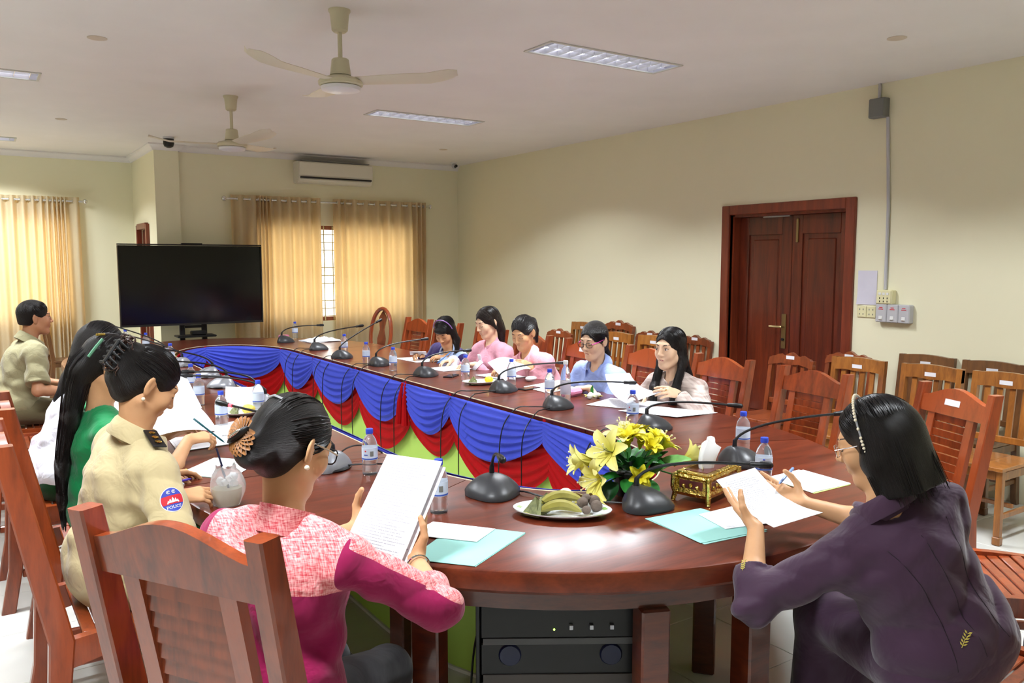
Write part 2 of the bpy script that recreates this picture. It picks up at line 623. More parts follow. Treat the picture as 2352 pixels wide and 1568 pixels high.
# ---------------------------------------------------------------- recessed louvre lights
M_TUBE = plain('fluorescent_tube', (1, 1, 1, 1), .4, emit=(.92, .95, 1.0, 1), es=6.0)
M_LOUVRE = plain('louvre_aluminium', (.80, .80, .84, 1), .22, metal=.85)
M_REFL = plain('reflector_aluminium', (.72, .72, .78, 1), .3, metal=.8)
M_LFRAME = plain('light_frame', srgb(200, 200, 192), .5)
def make_light(x, y, label, group, energy):
    t = empty('ceiling_light', (x, y, CZ))
    tag(t, label, 'ceiling light', group)
    mb = MB()
    w, d, e = FW / 2 + .012, FD / 2 + .012, .018
    for (cx, cy, sx, sy) in ((0, d - e / 2, 2 * w, e), (0, -d + e / 2, 2 * w, e), (w - e / 2, 0, e, 2 * d - 2 * e), (-w + e / 2, 0, e, 2 * d - 2 * e)):
        mb.box((cx, cy, -.004), (sx, sy, .008), .002)
    mb.build('frame', M_LFRAME, t)
    mb = MB()
    prof = [(-FD / 2 + .001, 0.0), (-FD / 2 + .004, .05), (-.07, .085), (-.006, .05), (0, .004), (.006, .05), (.07, .085), (FD / 2 - .004, .05), (FD / 2 - .001, 0.0)]
    mb.grid([[(xx, p[0], p[1]) for p in prof] for xx in (-FW / 2 + .002, FW / 2 - .002)])
    for xx in (-FW / 2 + .002, FW / 2 - .002):
        mb.add([(xx, p[0], p[1]) for p in prof], [tuple(range(len(prof)))])
    mb.build('reflector', M_REFL, t)
    for yy in (-.068, .068):
        MB().tube([(-FW / 2 + .03, yy, .064), (FW / 2 - .03, yy, .064)], .012, 10).build('tube', M_TUBE, t)
    for k in range(11):
        xx = -FW / 2 + FW * (k + .5) / 11
        for sgn in (-1, 1):
            y0 = .004 if sgn > 0 else -FD / 2 + .006
            y1 = FD / 2 - .006 if sgn > 0 else -.004
            ym = (y0 + y1) / 2
            P = []
            for yy, hgt in ((y0, .034), (ym, .029), (y1, .034)):
                P.append([(xx - .0015, yy, .002), (xx - .006, yy, hgt), (xx + .006, yy, hgt), (xx + .0015, yy, .002)])
            b = MB()
            b.grid(np.array(P), cv=True)
            b.f.append((0, 1, 2, 3))
            b.f.append((8, 9, 10, 11))
            b.build('louvre', M_LOUVRE, t)
    la = bpy.data.lights.new('lamp', 'AREA')
    la.shape = 'RECTANGLE'
    la.size, la.size_y = FW - .06, FD - .06
    la.energy = DOWN_W
    la.color = (.92, .96, 1.0)
    la.spread = math.radians(112)
    lo = bpy.data.objects.new('lamp', la)
    lo.location = (0, 0, -.001)
    link(lo, t)
    for xx in (-.45, 0, .45):
        ld = bpy.data.lights.new('lamp', 'SPOT')
        ld.energy = energy
        ld.color = (.90, .95, 1.0)
        ld.spot_size = math.radians(CUT_OFF)
        ld.spot_blend = .16
        ld.shadow_soft_size = .10
        lo = bpy.data.objects.new('lamp', ld)
        lo.location = (xx, 0, -.012)
        link(lo, t)
    return t
LG = 'recessed fluorescent louvre lights'
lab = ['recessed louvre light in the ceiling between the near fan and the double door',
       'recessed louvre light in the ceiling above the seated row, nearer the air conditioner',
       'recessed louvre light in the ceiling left of the far ceiling fan',
       'small-looking louvre light in the ceiling in front of the set-back curtained window']
for i, (x, y) in enumerate(FIX):
    make_light(x, y, lab[i] if i < 4 else 'recessed louvre light in the ceiling above the near half of the room', LG, LIGHT_W)

# round blanked downlights and stains on the ceiling
M_STAIN = plain('ceiling_patch', srgb(204, 192, 174), .85)
for (x, y, r, lb) in ((.70, 5.49, .055, 'round flush cover plate in the ceiling left of the near fan'),
                      (4.64, 2.88, .055, 'round flush cover plate in the ceiling near the grey junction box'),
                      (.78, 8.74, .05, 'round flush cover plate in the ceiling in front of the set-back window'),
                      (4.73, 8.60, .05, 'round flush cover plate in the ceiling near the room corner')):
    o = MB().lathe([(0, -.006), (r * .8, -.006), (r, -.003), (r, .0)], 24, (x, y, CZ)).build('cover_plate', M_STAIN)
    tag(o, lb, 'cover plate', 'round ceiling cover plates')

# ---------------------------------------------------------------- ceiling fans
M_FAN = plain('fan_enamel', srgb(206, 200, 170), .4)
M_FANB = plain('fan_blade', srgb(214, 206, 186), .4)
M_FANL = plain('fan_lamp', srgb(226, 226, 230), .3)
def blade_mesh():
    mb = MB()
    L0, L1 = .085, .62
    rows = []
    for i in range(15):
        t = i / 14
        r = L0 + (L1 - L0) * t
        w = .05 + .028 * min(1, t * 2) - .06 * max(0, t - .78) ** 2 * 8
        w = max(.012, w * (1 if t < .88 else math.sqrt(max(.05, 1 - ((t - .88) / .125) ** 2))))
        sweep = .03 * max(0, t - .6) / .4
        row = []
        for j in range(5):
            q = j / 4 - .5
            z = .018 * q * (-1) + .012 * t + .028 * max(0, t - .72) / .28 - .01 * (1 - (2 * q) ** 2)
            row.append((r, q * 2 * w + sweep, z))
        rows.append(row)
    mb.slab(rows, .003, (0, 0, 1))
    return mb.mesh('blade', M_FANB)
BLADE = blade_mesh()
def make_fan(x, y, drop, ang, label):
    t = empty('ceiling_fan', (x, y, CZ))
    tag(t, label, 'ceiling fan', 'ceiling fans')
    MB().lathe([(.0, 0), (.058, 0), (.058, -.008), (.05, -.02), (.042, -.105), (.03, -.115), (0, -.115)], 20).build('canopy', M_FAN, t)
    MB().tube([(0, 0, -.10), (0, 0, -drop + .02)], .012, 10).build('rod', M_FAN, t)
    MB().lathe([(.0, .05), (.04, .05), (.045, .045), (.055, -.03), (.056, -.035), (.0, -.035)], 20, (0, 0, -drop)).build('upper_cover', M_FAN, t)
    mo = MB().lathe([(.0, -.03), (.05, -.035), (.058, -.042), (.105, -.055), (.118, -.068), (.116, -.085), (.10, -.092), (.0, -.092)], 28, (0, 0, -drop)).build('motor', M_FAN, t)
    MB().lathe([(.0, -.09), (.095, -.09), (.105, -.095), (.1, -.112), (.07, -.12), (.0, -.124)], 28, (0, 0, -drop)).build('lower_cover', M_FANL, mo)
    for k in range(3):
        o = bpy.data.objects.new('blade', BLADE)
        o.location = (0, 0, -drop - .062)
        o.rotation_euler = (0, 0, math.radians(ang + 120 * k))
        link(o, t)
    return t
make_fan(1.69, 4.19, .30, 202, 'cream three-blade ceiling fan on a rod, nearer the double door light')
make_fan(1.81, 6.80, .31, 160, 'cream three-blade ceiling fan on a rod, above the television')

# ---------------------------------------------------------------- cameras and boxes on walls/ceiling
t = empty('security_camera', (1.83, 9.36, CZ))
tag(t, 'black dome security camera under the ceiling above the television', 'camera', 'security cameras')
MB().lathe([(0, 0), (.055, 0), (.055, -.02), (0, -.02)], 20).build('mount', M_GREYP, t)
MB().lathe([(0, -.02), (.055, -.02), (.056, -.07), (.045, -.1), (.02, -.112), (0, -.114)], 20).build('housing', M_BLACK, t)
t = empty('security_camera', (5.45, 9.62, CZ))
tag(t, 'small security camera in the corner beside the air conditioner', 'camera', 'security cameras')
MB().lathe([(0, 0), (.045, 0), (.045, -.018), (0, -.018)], 16).build('mount', M_WHITE, t)
MB().ball((0, -.01, -.05), .038, 14).build('eyeball', M_GREYP, t)
MB().lathe([(0, .04), (.018, .04), (.02, 0), (0, 0)], 12, (0, -.03, -.06), rot('X', 80)).build('lens', M_BLACK, t)

t = empty('junction_box', (RX, 3.645, 2.73))
tag(t, 'grey junction box high on the right wall with conduit above and below', 'junction box')
MB().box((-.035, 0, 0), (.07, .13, .14), .006).build('box_body', M_BOXGREY, t)
MB().box((-.072, 0, 0), (.006, .12, .13), .003).build('lid', M_BOXGREY, t)
tag(MB().tube([(RX - .013, 3.66, 2.80), (RX - .013, 3.66, CZ)], .011, 8).build('conduit', M_GREYP), 'short grey conduit rising from the junction box to the ceiling', 'conduit')
tag(MB().tube([(RX - .013, 3.585, 2.66), (RX - .013, 3.55, 2.0), (RX - .013, 3.545, 1.39)], .012, 8).build('conduit', M_GREYP), 'long grey conduit running down the wall to the socket box', 'conduit')

t = empty('socket_box', (RX, 3.525, 1.335))
tag(t, 'cream surface-mounted double socket at the foot of the long conduit', 'socket')
MB().box((-.03, 0, 0), (.06, .125, .105), .005).build('back_box', M_CREAM, t)
MB().box((-.062, .0, 0), (.006, .115, .095), .003).build('face_plate', M_CREAM, t)
for i in range(3):
    for j in (-1, 1):
        MB().box((-.0655, -.03 + .03 * i, -.02 + (.012 * j)), (.002, .006, .012)).build('socket_slot', M_BLACK, t)
for i in range(3):
    MB().box((-.066, -.03 + .03 * i, .025), (.004, .02, .018), .001).build('rocker', M_WHITE, t)
for i, yy in enumerate((3.545, 3.455, 3.365)):
    t = empty('breaker_box', (RX, yy, 1.215))
    tag(t, ['white breaker box with red print touching the cream wall sockets', 'middle white breaker box with red print of the three on the wall', 'white breaker box with red print at the outer end of the three'][i], 'switch box', 'three breaker boxes on the wall')
    MB().box((-.03, 0, 0), (.06, .087, .135), .006).build('case', M_GREYP, t)
    MB().box((-.062, 0, -.035), (.006, .03, .03), .003).build('toggle_plate', M_WHITE, t)
    MB().box((-.068, 0, -.042), (.012, .022, .008), .002).build('toggle', M_WHITE, t)
    for q, zz in enumerate((.042, .03)):
        MB().box((-.0605, 0, zz), (.001, .026 + .012 * q, .006)).build('print_line', M_LABELR, t)
for i, yy in enumerate((3.655, 3.735)):
    t = empty('wall_socket', (RX, yy, 1.215))
    tag(t, ['cream wall socket plate next to the white breaker boxes', 'cream wall socket plate next to the door frame'][i], 'socket', 'cream wall socket plates')
    MB().box((-.006, 0, 0), (.012, .076, .085), .003).build('plate', M_CREAM, t)
    for a in (-1, 1):
        for c in (-1, 1):
            MB().box((-.0125, .015 * a, .018 * c), (.002, .006, .012)).build('slot', M_BOXGREY, t)

# notice taped to the wall beside the door
G = [[(RX - .004 - (.012 if (i == 0 and j > 2) else 0), 3.62 + .16 * j / 3, 1.27 + .26 * i / 4) for j in range(4)] for i in range(5)]
o = MB().slab(G, .001, (1, 0, 0)).build('notice', plain('notice_paper', srgb(214, 212, 226), .7, var=.04, vscale=14))
tag(o, 'white notice sheet taped to the wall between door and conduit', 'notice')

# ---------------------------------------------------------------- double door in the right wall
d = struct(empty('door_1', (RX, 4.485, 0)))
fb = MB()
for (yy, sy, z0, z1) in ((-.6275, .085, 0, 2.095), (.6275, .085, 0, 2.095)):
    fb.box((.03, yy, (z0 + z1) / 2), (.11, sy, z1 - z0), .006)
fb.box((.03, 0, 2.0525), (.11, 1.17, .085), .006)
fb.build('door_frame', M_FRAME, d)
jb = MB()
for yy in (-.575, .575):
    jb.box((.11, yy, 1.0), (.16, .02, 2.0))
jb.box((.11, 0, 2.0), (.16, 1.13, .02))
jb.build('door_jamb', M_FRAME, d)
def leaf(y0, y1, nm):
    w = y1 - y0
    yc = (y0 + y1) / 2
    mb = MB()
    st = .10
    x = .13
    mb.box((x, y0 + st / 2, 1.0), (.045, st, 1.98), .004)
    mb.box((x, y1 - st / 2, 1.0), (.045, st, 1.98), .004)
    for zz, hh in ((1.91, .16), (.12, .22)):
        mb.box((x, yc, zz), (.045, w - 2 * st, hh), .004)
    lf = mb.build('door_leaf', M_DOOR, d)
    pm = MB()
    pm.box((x + .004, yc, 1.03), (.02, w - 2 * st + .01, 1.62), .004)
    pm.box((x - .006, yc, 1.03), (.02, w - 2 * st - .09, 1.52), .008)
    pm.build('door_panel', M_DOOR, lf)
    return lf
l1 = leaf(-.563, -.002, 'a')
l2 = leaf(.002, .563, 'b')
# handle on the left leaf (nearer the far wall), bolts at the top
MB().box((.102, .055, 1.0), (.012, .045, .30), .004).build('handle_plate', M_BRASS, l2)
MB().tube([(.10, .055, 1.04), (.06, .055, 1.04), (.055, .07, 1.04), (.055, .17, 1.038)], .010, 8).build('lever_handle', M_BRASS, l2)
MB().lathe([(0, 0), (.012, 0), (.012, .012), (0, .012)], 12, (.096, .055, .93), rot('Y', -90)).build('keyhole', M_BLACK, l2)
MB().box((.10, -.055, 1.86), (.012, .022, .20), .003).build('door_bolt', M_BRASS, l1)
MB().box((.10, .16, 1.985), (.02, .28, .012), .002).build('door_strip', M_SILVER, l2)

# door in the jog wall (brown, mostly hidden behind the television)
d2 = struct(empty('door_2', (JX, 10.73, 0)))
fb = MB()
for yy in (-.315, .315):
    fb.box((-.01, yy, 1.02), (.06, .07, 2.04), .004)
fb.box((-.01, 0, 2.02), (.06, .56, .07), .004)
fb.build('door_frame', M_FRAME, d2)
MB().box((.05, 0, 1.0), (.045, .56, 1.97), .004).build('door_leaf', M_DOOR, d2)

# ---------------------------------------------------------------- windows with grilles, rods and curtains
M_WFRAME = wood('window_frame_wood', srgb(126, 62, 40), srgb(160, 92, 62), .5, .1, (8, 8, 1), rnd=.1)
M_GRILLE = plain('window_grille', srgb(206, 196, 150), .5)
M_GLASS = plain('window_glass', (1, 1, 1, 1), .02, trans=1.0, ior=1.02)
M_ROD = plain('curtain_rod_metal', (.72, .72, .70, 1), .25, metal=.9)
def window(name, x0, x1, y, z0, z1, ncol):
    w = struct(empty(name, ((x0 + x1) / 2, y, z0)))
    X0, X1 = x0 - (x0 + x1) / 2, x1 - (x0 + x1) / 2
    H = z1 - z0
    fm = MB()
    for xx in (X0 + .02, X1 - .02):
        fm.box((xx, .1, H / 2), (.04, .08, H), .003)
    for zz in (.025, H - .025):
        fm.box((0, .1, zz), (X1 - X0 - .08, .08, .05), .003)
    nm = 6
    for i in range(1, nm):
        fm.box((X0 + (X1 - X0) * i / nm, .1, H / 2), (.022, .05, H - .1))
    fm.build('window_frame', M_WFRAME, w)
    for i in range(nm):
        xx = X0 + (X1 - X0) * (i + .5) / nm
        MB().box((xx, .11, H / 2), ((X1 - X0) / nm - .024, .004, H - .1)).build('pane', M_GLASS, w)
    for i in range(ncol + 1):
        xx = X0 + .03 + (X1 - X0 - .06) * i / ncol
        MB().box((xx, .045, H / 2), (.012, .012, H - .01)).build('grille_bar', M_GRILLE, w)
    for zz in (.06, .16, .26, .48, .58, .68, .90, 1.0, 1.10):
        if zz < H - .04:
            MB().box((0, .058, zz), (X1 - X0 - .02, .01, .012)).build('grille_bar', M_GRILLE, w)
    return w
window('window_1', 2.93, 4.98, FY, .84, 2.05, 17)
window('window_2', -1.2, 1.05, LFY, .84, 2.12, 18)

def curtain_mat():
    m, nt, b = newmat('curtain_cloth')
    N, L = nt.nodes.new, nt.links.new
    out = nt.nodes['Material Output']
    nt.nodes.remove(b)
    tc = N('ShaderNodeTexCoord')
    mp = N('ShaderNodeMapping')
    mp.inputs['Scale'].default_value = (220, 220, 40)
    L(tc.outputs['Object'], mp.inputs['Vector'])
    nz = N('ShaderNodeTexNoise')
    nz.inputs['Scale'].default_value = 1
    L(mp.outputs[0], nz.inputs['Vector'])
    cr = N('ShaderNodeValToRGB')
    cr.color_ramp.elements[0].color = srgb(196, 190, 160)
    cr.color_ramp.elements[1].color = srgb(214, 208, 182)
    L(nz.outputs['Fac'], cr.inputs[0])
    df = N('ShaderNodeBsdfDiffuse')
    L(cr.outputs[0], df.inputs['Color'])
    tr = N('ShaderNodeBsdfTranslucent')
    tr.inputs['Color'].default_value = (.95, .64, .28, 1)
    mx = N('ShaderNodeMixShader')
    mx.inputs[0].default_value = .40
    L(df.outputs[0], mx.inputs[1])
    L(tr.outputs[0], mx.inputs[2])
    L(mx.outputs[0], out.inputs['Surface'])
    return m
M_CURT = curtain_mat()
def curtain(x0, x1, y, ztop, zbot, folds, label, bunch=()):
    """eyelet curtain: deep sinusoidal pleats; folds is a list of pleat widths"""
    t = empty('curtain', ((x0 + x1) / 2, y, zbot))
    tag(t, label, 'curtain', 'beige eyelet curtains')
    tot = sum(folds)
    xs_, ph = [], []
    x = x0
    n = 14
    k = 0
    for w in folds:
        ww = w / tot * (x1 - x0)
        for i in range(n):
            xs_.append(x + ww * i / n)
            ph.append((k + i / n) * 2 * math.pi)
        x += ww
        k += 1
    xs_.append(x1)
    ph.append(k * 2 * math.pi)
    G = []
    zs = np.linspace(ztop, zbot, 22)
    for z in zs:
        q = (ztop - z) / (ztop - zbot)
        row = []
        for xx, p in zip(xs_, ph):
            a = .036 * (1 - .25 * q) + .006 * math.sin(p * .37 + 2)
            row.append((xx - (x0 + x1) / 2 + .006 * q * math.sin(p * .5 + 3 * q), a * math.sin(p) * (1 + .1 * math.sin(5 * q + p * .21)), z - zbot))
        G.append(row)
    mb = MB()
    mb.grid(G)
    c = mb.build('cloth', M_CURT, t, 60)
    x = x0
    for w in folds:
        ww = w / tot * (x1 - x0)
        for h in (.0, .5):
            xx = x + ww * h - (x0 + x1) / 2
            if h == 0 and x == x0:
                continue
            R = MB()
            R.tube([(xx + .0, .022 * math.cos(a), ztop - zbot - .05 + .022 * math.sin(a)) for a in np.linspace(0, 2 * math.pi, 11)], .004, 5, False)
            R.build('eyelet', M_ROD, t)
        x += ww
    return t
def rod(x0, x1, y, z, label):
    t = empty('curtain_rod', ((x0 + x1) / 2, y, z))
    tag(t, label, 'curtain rod', 'curtain rods')
    h = (x1 - x0) / 2
    MB().tube([(-h, 0, 0), (h, 0, 0)], .0125, 12).build('pole', M_ROD, t)
    for s in (-1, 1):
        MB().ball((s * (h + .025), 0, 0), .03, 14).build('finial', M_ROD, t)
        MB().tube([(s * (h - .06), 0, 0), (s * (h - .06), .085, 0)], .008, 8).build('bracket', M_ROD, t)
    MB().tube([(0, 0, 0), (0, .085, 0)], .008, 8).build('bracket', M_ROD, t)
    return t
rod(2.55, 5.22, FY - .085, 2.335, 'steel curtain rod with ball ends below the air conditioner')
wl = [1.5, 1.5, .5, .4, .4, .5] + [1.25] * 5
curtain(2.60, 3.70, FY - .085, 2.385, .04, wl, 'beige eyelet curtain partly behind the television, glowing with daylight')
wr = [.8, .5] + [1.2] * 6 + [.6, .45, .45]
curtain(3.86, 5.17, FY - .085, 2.385, .04, wr, 'beige eyelet curtain glowing with daylight, next to the room corner')
rod(-1.45, 1.20, LFY - .085, 2.33, 'steel curtain rod with ball ends on the set-back far wall')
curtain(-.1, 1.16, LFY - .085, 2.38, .04, [1.1] * 6 + [.9, .8, .6, .5, .4, .4, .4, 1.4], 'beige eyelet curtain on the set-back wall behind the person in olive shirt')
curtain(-1.4, -.1, LFY - .085, 2.38, .04, [1.1] * 9, 'beige eyelet curtain on the set-back wall beyond the olive-shirted person, other half')

# ---------------------------------------------------------------- air conditioner
t = empty('air_conditioner', (3.875, FY, 2.56))
tag(t, 'white split air conditioner unit on the far wall above the curtains', 'air conditioner')
M_AC = plain('ac_plastic', srgb(222, 218, 202), .4)
poly = [(0, 0), (-.14, 0), (-.17, .02), (-.20, .08), (-.205, .23), (-.19, .255), (-.02, .262), (0, .262)]
MB().prism([(p[0], p[1]) for p in poly], lambda p: (-.485, p[0], p[1]), lambda p: (.485, p[0], p[1])).build('casing', M_AC, t)
MB().box((0, -.208, .165), (.95, .008, .155), .003).build('front_panel', M_AC, t)
MB().box((0, -.196, .062), (.93, .03, .018)).build('air_slot', M_BLACK, t)
MB().box((0, -.178, .036), (.93, .02, .028), .004, rot('X', 25)).build('louvre_flap', M_AC, t)
MB().box((0, -.10, .268), (.9, .16, .012)).build('intake_grille', M_BOXGREY, t)

# ---------------------------------------------------------------- television on a stand
t = empty('television', (2.08, 9.62, 0))
tag(t, 'large black flat television on a wheeled stand behind the table', 'television')
M_SCREEN = plain('tv_screen', (.004, .004, .006, 1), .12, spec=.5)
M_BEZEL = plain('tv_bezel', srgb(52, 50, 48), .35, metal=.4)
W_, H_, zc = 1.53, .90, 1.34
fb = MB()
for (cx, cz, sx, sz) in ((0, H_ / 2 - .007, W_, .014), (0, -H_ / 2 + .011, W_, .022), (-W_ / 2 + .006, 0, .012, H_ - .036), (W_ / 2 - .006, 0, .012, H_ - .036)):
    fb.box((cx, -.012, zc + cz + (.004 if sz > 1 else 0)), (sx, .05, sz), .002)
fb.build('bezel', M_BEZEL, t)
MB().box((0, -.005, zc), (W_ - .024, .03, H_ - .036)).build('screen', M_SCREEN, t)
MB().box((0, .04, zc - .05), (W_ * .8, .05, H_ * .7), .02).build('rear_cover', M_BLACK, t)
sb = MB()
for xx in (-.12, .12):
    sb.box((xx, .08, .75), (.055, .04, 1.3), .004)
sb.build('stand_column', M_BLACK, t)
MB().box((0, .06, .865), (.2, .03, .03), .004).build('crossbar', M_BLACK, t)
MB().box((0, -.02, .765), (.42, .22, .022), .01).build('stand_shelf', M_BLACK, t)
MB().box((.03, -.03, .80), (.16, .1, .045), .01).build('set_top_box', M_BLACK, t)
MB().box((.0, .0, 1.796), (.22, .05, .012), .003).build('camera_bar', M_BLACK, t)
MB().box((-.3, .08, .05), (.05, .7, .04), .008).build('foot', M_BLACK, t)
MB().box((.3, .08, .05), (.05, .7, .04), .008).build('foot', M_BLACK, t)
MB().box((0, .08, .06), (.62, .06, .04), .006).build('foot_bar', M_BLACK, t)
for xx in (-.3, .3):
    for yy in (-.24, .4):
        MB().lathe([(0, -.012), (.028, -.012), (.03, 0), (.028, .012), (0, .012)], 14, (xx, yy, .03), rot('Y', 90)).build('caster', M_BLACK, t)
# ================================================================== the ring table
TX, YN, YF, TZ = 2.01, 3.17, 7.50, .76           # centre line, start of near/far caps, top height
OW, OL, IW, IL = 1.43, 1.70, .536, .94

def ring_pt(w, l, t):
    """point on a stadium with elliptical caps; t in [0,1): near-cap, right side, far-cap, left side"""
    t = t % 1.0
    if t < .25:
        a = math.pi * (t / .25)
        return V(TX - w * math.cos(a), YN - l * math.sin(a), 0)
    if t < .5:
        return V(TX + w, YN + (YF - YN) * (t - .25) / .25, 0)
    if t < .75:
        a = math.pi * ((t - .5) / .25)
        return V(TX + w * math.cos(a), YF + l * math.sin(a), 0)
    return V(TX - w, YF - (YF - YN) * (t - .75) / .25, 0)

table = empty('conference_table', (TX, (YN + YF) / 2, 0))
tag(table, 'long ring-shaped polished red-brown conference table with open centre', 'table')
TO = V(TX, (YN + YF) / 2, 0)

def ring_norm(w, l, t):
    e = 1e-4
    d = unit(ring_pt(w, l, t + e) - ring_pt(w, l, t - e))
    return V(d[1], -d[0], 0)       # outward

secs = [(0, .045), (.045, .212), (.212, .25), (.25, .3125), (.3125, .375), (.375, .4375), (.4375, .5), (.5, .5833), (.5833, .6667), (.6667, .75), (.75, .8125), (.8125, .875), (.875, .9375), (.9375, 1.0)]
for (a, b) in secs:
    cap = (b <= .25) or (.5 <= a < .75)
    n = max(4, int((b - a) * 200)) if cap else 4
    G = []
    for i in range(n + 1):
        t = a + (b - a) * (i / n)
        tt = min(max(t, a + .00018), b - .00018)
        O, I = ring_pt(OW, OL, tt), ring_pt(IW, IL, tt)
        d = unit(O - I)
        prof = [(I, 0, .735), (I, 0, .758), (I + d * .003, 0, .76), (O - d * .012, 0, .76), (O - d * .004, 0, .757), (O, 0, .748), (O, 0, .705), (O - d * .008, 0, .695), (O - d * .06, 0, .695), (O - d * .06, 0, .735)]
        G.append([(p[0] - TO[0], p[1] - TO[1], z) for p, _, z in prof])
    mb = MB()
    mb.grid(G, cv=True)
    m = len(G[0])
    mb.f.append(tuple(range(m)))
    mb.f.append(tuple(n * m + j for j in range(m))[::-1])
    mb.build('table_top', M_TABLE, table, 30)
# apron band set back under the edge
G = []
for i in range(161):
    t = i / 160
    O, I = ring_pt(OW - .07, OL - .07, t), None
    d = ring_norm(OW, OL, min(t, .9999))
    G.append([tuple(O - TO + V(0, 0, .697)), tuple(O - TO + V(0, 0, .625)), tuple(O - TO - d * .03 + V(0, 0, .625)), tuple(O - TO - d * .03 + V(0, 0, .697))])
MB().grid(G[:-1], cu=True, cv=True).build('apron', M_TABLE_EDGE, table)
# legs: square posts under the outer edge, paired with inner posts
lm = MB().box((0, 0, .3125), (.085, .085, .625), .006).mesh('leg', M_TABLE_EDGE)
for t in (.012, .0623, .0985, .1185, .165, .205, .25, .3125, .375, .4375, .5, .56, .62, .69, .75, .8125, .875, .9375):
    p = ring_pt(OW - .09, OL - .09, t) - TO
    n = ring_norm(OW, OL, t)
    o = bpy.data.objects.new('leg', lm)
    o.location = p
    o.rotation_euler = (0, 0, math.atan2(n[1], n[0]))
    link(o, table)
for t in (.03, .09, .16, .22, .27, .33, .39, .45, .53, .6, .65, .72, .78, .84, .90, .96):
    p = ring_pt(IW + .2, IL + .2, t) - TO
    n = ring_norm(IW, IL, t)
    o = bpy.data.objects.new('leg', lm)
    o.location = p
    o.rotation_euler = (0, 0, math.atan2(n[1], n[0]))
    link(o, table)
# lime panel inside the ring, with a white skirting line
G = []
for i in range(120):
    t = i / 120
    P, Q = ring_pt(IW + .02, IL + .02, t) - TO, ring_pt(IW + .04, IL + .04, t) - TO
    G.append([tuple(P + V(0, 0, .736)), tuple(P + V(0, 0, .012)), tuple(Q + V(0, 0, .012)), tuple(Q + V(0, 0, .736))])
MB().grid(G, cu=True, cv=True).build('inner_panel', M_LIME, table)
G = []
for i in range(120):
    t = i / 120
    P, Q = ring_pt(IW + .012, IL + .012, t) - TO, ring_pt(IW + .05, IL + .05, t) - TO
    G.append([tuple(P + V(0, 0, .014)), tuple(P + V(0, 0, .0)), tuple(Q + V(0, 0, .0)), tuple(Q + V(0, 0, .014))])
MB().grid(G, cu=True, cv=True).build('skirting_strip', M_WHITE, table)

ed = [tuple(ring_pt(IW - .001, IL - .001, i / 160) - TO + V(0, 0, .7585)) for i in range(161)]
MB().tube(ed, .0035, 6, False).build('edge_strip', plain('pale_edging', srgb(214, 200, 168), .5), table)
# ------------------------------------------------------------------ swag drapery inside the ring
M_BLUE = fabric('blue_satin', srgb(72, 86, 204), None, .6, wrinkle=.12, wr_scale=24, sheen=0)
M_RED = fabric('red_satin', srgb(176, 10, 16), None, .65, wrinkle=.12, wr_scale=24, sheen=0)
NS = 1600
ring = [ring_pt(IW, IL, i / NS) for i in range(NS + 1)]
cum = np.concatenate([[0], np.cumsum([np.linalg.norm(ring[i + 1] - ring[i]) for i in range(NS)])])
PER = cum[-1]
def ring_at(s):
    s = s % PER
    k = int(np.searchsorted(cum, s) - 1)
    k = max(0, min(NS - 1, k))
    f = (s - cum[k]) / (cum[k + 1] - cum[k])
    p = ring[k] * (1 - f) + ring[k + 1] * f
    d = unit(ring[k + 1] - ring[k])
    return p, V(-d[1], d[0], 0)      # inward normal (towards the hollow)
drape = empty('swag_drapery', (TX, (YN + YF) / 2, 0))
tag(drape, 'blue and red swagged cloth pinned around the open centre of the table', 'drapery')
s_r = cum[NS // 4]
PINS = [s_r + q for q in (.29, 1.31, 1.95, 2.84, 3.79, 4.64)]
nrest = 9
gap = (PINS[0] + PER - PINS[-1]) / nrest
PINS += [PINS[-1] + gap * k for k in range(1, nrest + 1)]      # the last one closes the ring
NSW = len(PINS) - 1
rs = random.Random(3)
def swag(k, red):
    s0, s1 = PINS[k], PINS[k + 1]
    nu, nv = 40, 44
    dmid = (rs.uniform(.28, .36) if not red else rs.uniform(.48, .57)) * min(1.0, .55 + .5 * (s1 - s0))
    dpin = rs.uniform(.11, .15) if not red else rs.uniform(.26, .30)
    sk = rs.uniform(-.08, .08)
    ph = rs.uniform(0, 6.28)
    nf = 6.5 if not red else 7.5
    G = []
    for i in range(nu + 1):
        u = i / nu
        w = math.sin(math.pi * min(1, max(0, u + sk * math.sin(math.pi * u)))) ** .8
        dep = dpin + (dmid - dpin) * w
        p, n = ring_at(s0 + (s1 - s0) * u)
        row = []
        pin = 1 - abs(2 * u - 1)
        for j in range(nv + 1):
            v = j / nv
            z = (.738 if red else .752) - v * dep
            amp = (.023 if not red else .018) * (v ** .5) * (.35 + .65 * w)
            fold = amp * math.sin(2 * math.pi * nf * v ** .85 + ph + .8 * math.sin(5 * u + ph))
            gather = .010 * math.exp(-((min(u, 1 - u)) / .09) ** 2) * math.sin(60 * u + ph)
            belly = (.018 if red else .03) * w * math.sin(math.pi * v ** .7)
            off = .016 + fold * .7 + abs(fold) * .2 + gather * .5 * (1 - v) + belly + (.0 if red else .036)
            off = min(max(off, .004), .042) if red else max(off, .045 * min(1, v * 6) + .012)
            row.append(tuple(p - TO + n * off + V(0, 0, z)))
        G.append(row)
    mb = MB()
    mb.slab(G, .0015)
    return mb.build('red_swag' if red else 'blue_swag', M_RED if red else M_BLUE, drape, 60)
for k in range(NSW):
    swag(k, True)
    swag(k, False)
    p, n = ring_at(PINS[k])
    d = V(n[1], -n[0], 0)
    G = [[tuple(p - TO + n * (.045 + .004 * math.sin(3 * i)) + d * (.011 * (j - 1)) + V(0, 0, .763 - .012 * i if i else .763)) for j in range(3)] for i in range(4)]
    MB().slab(G, .003).build('red_tie', M_RED, drape)
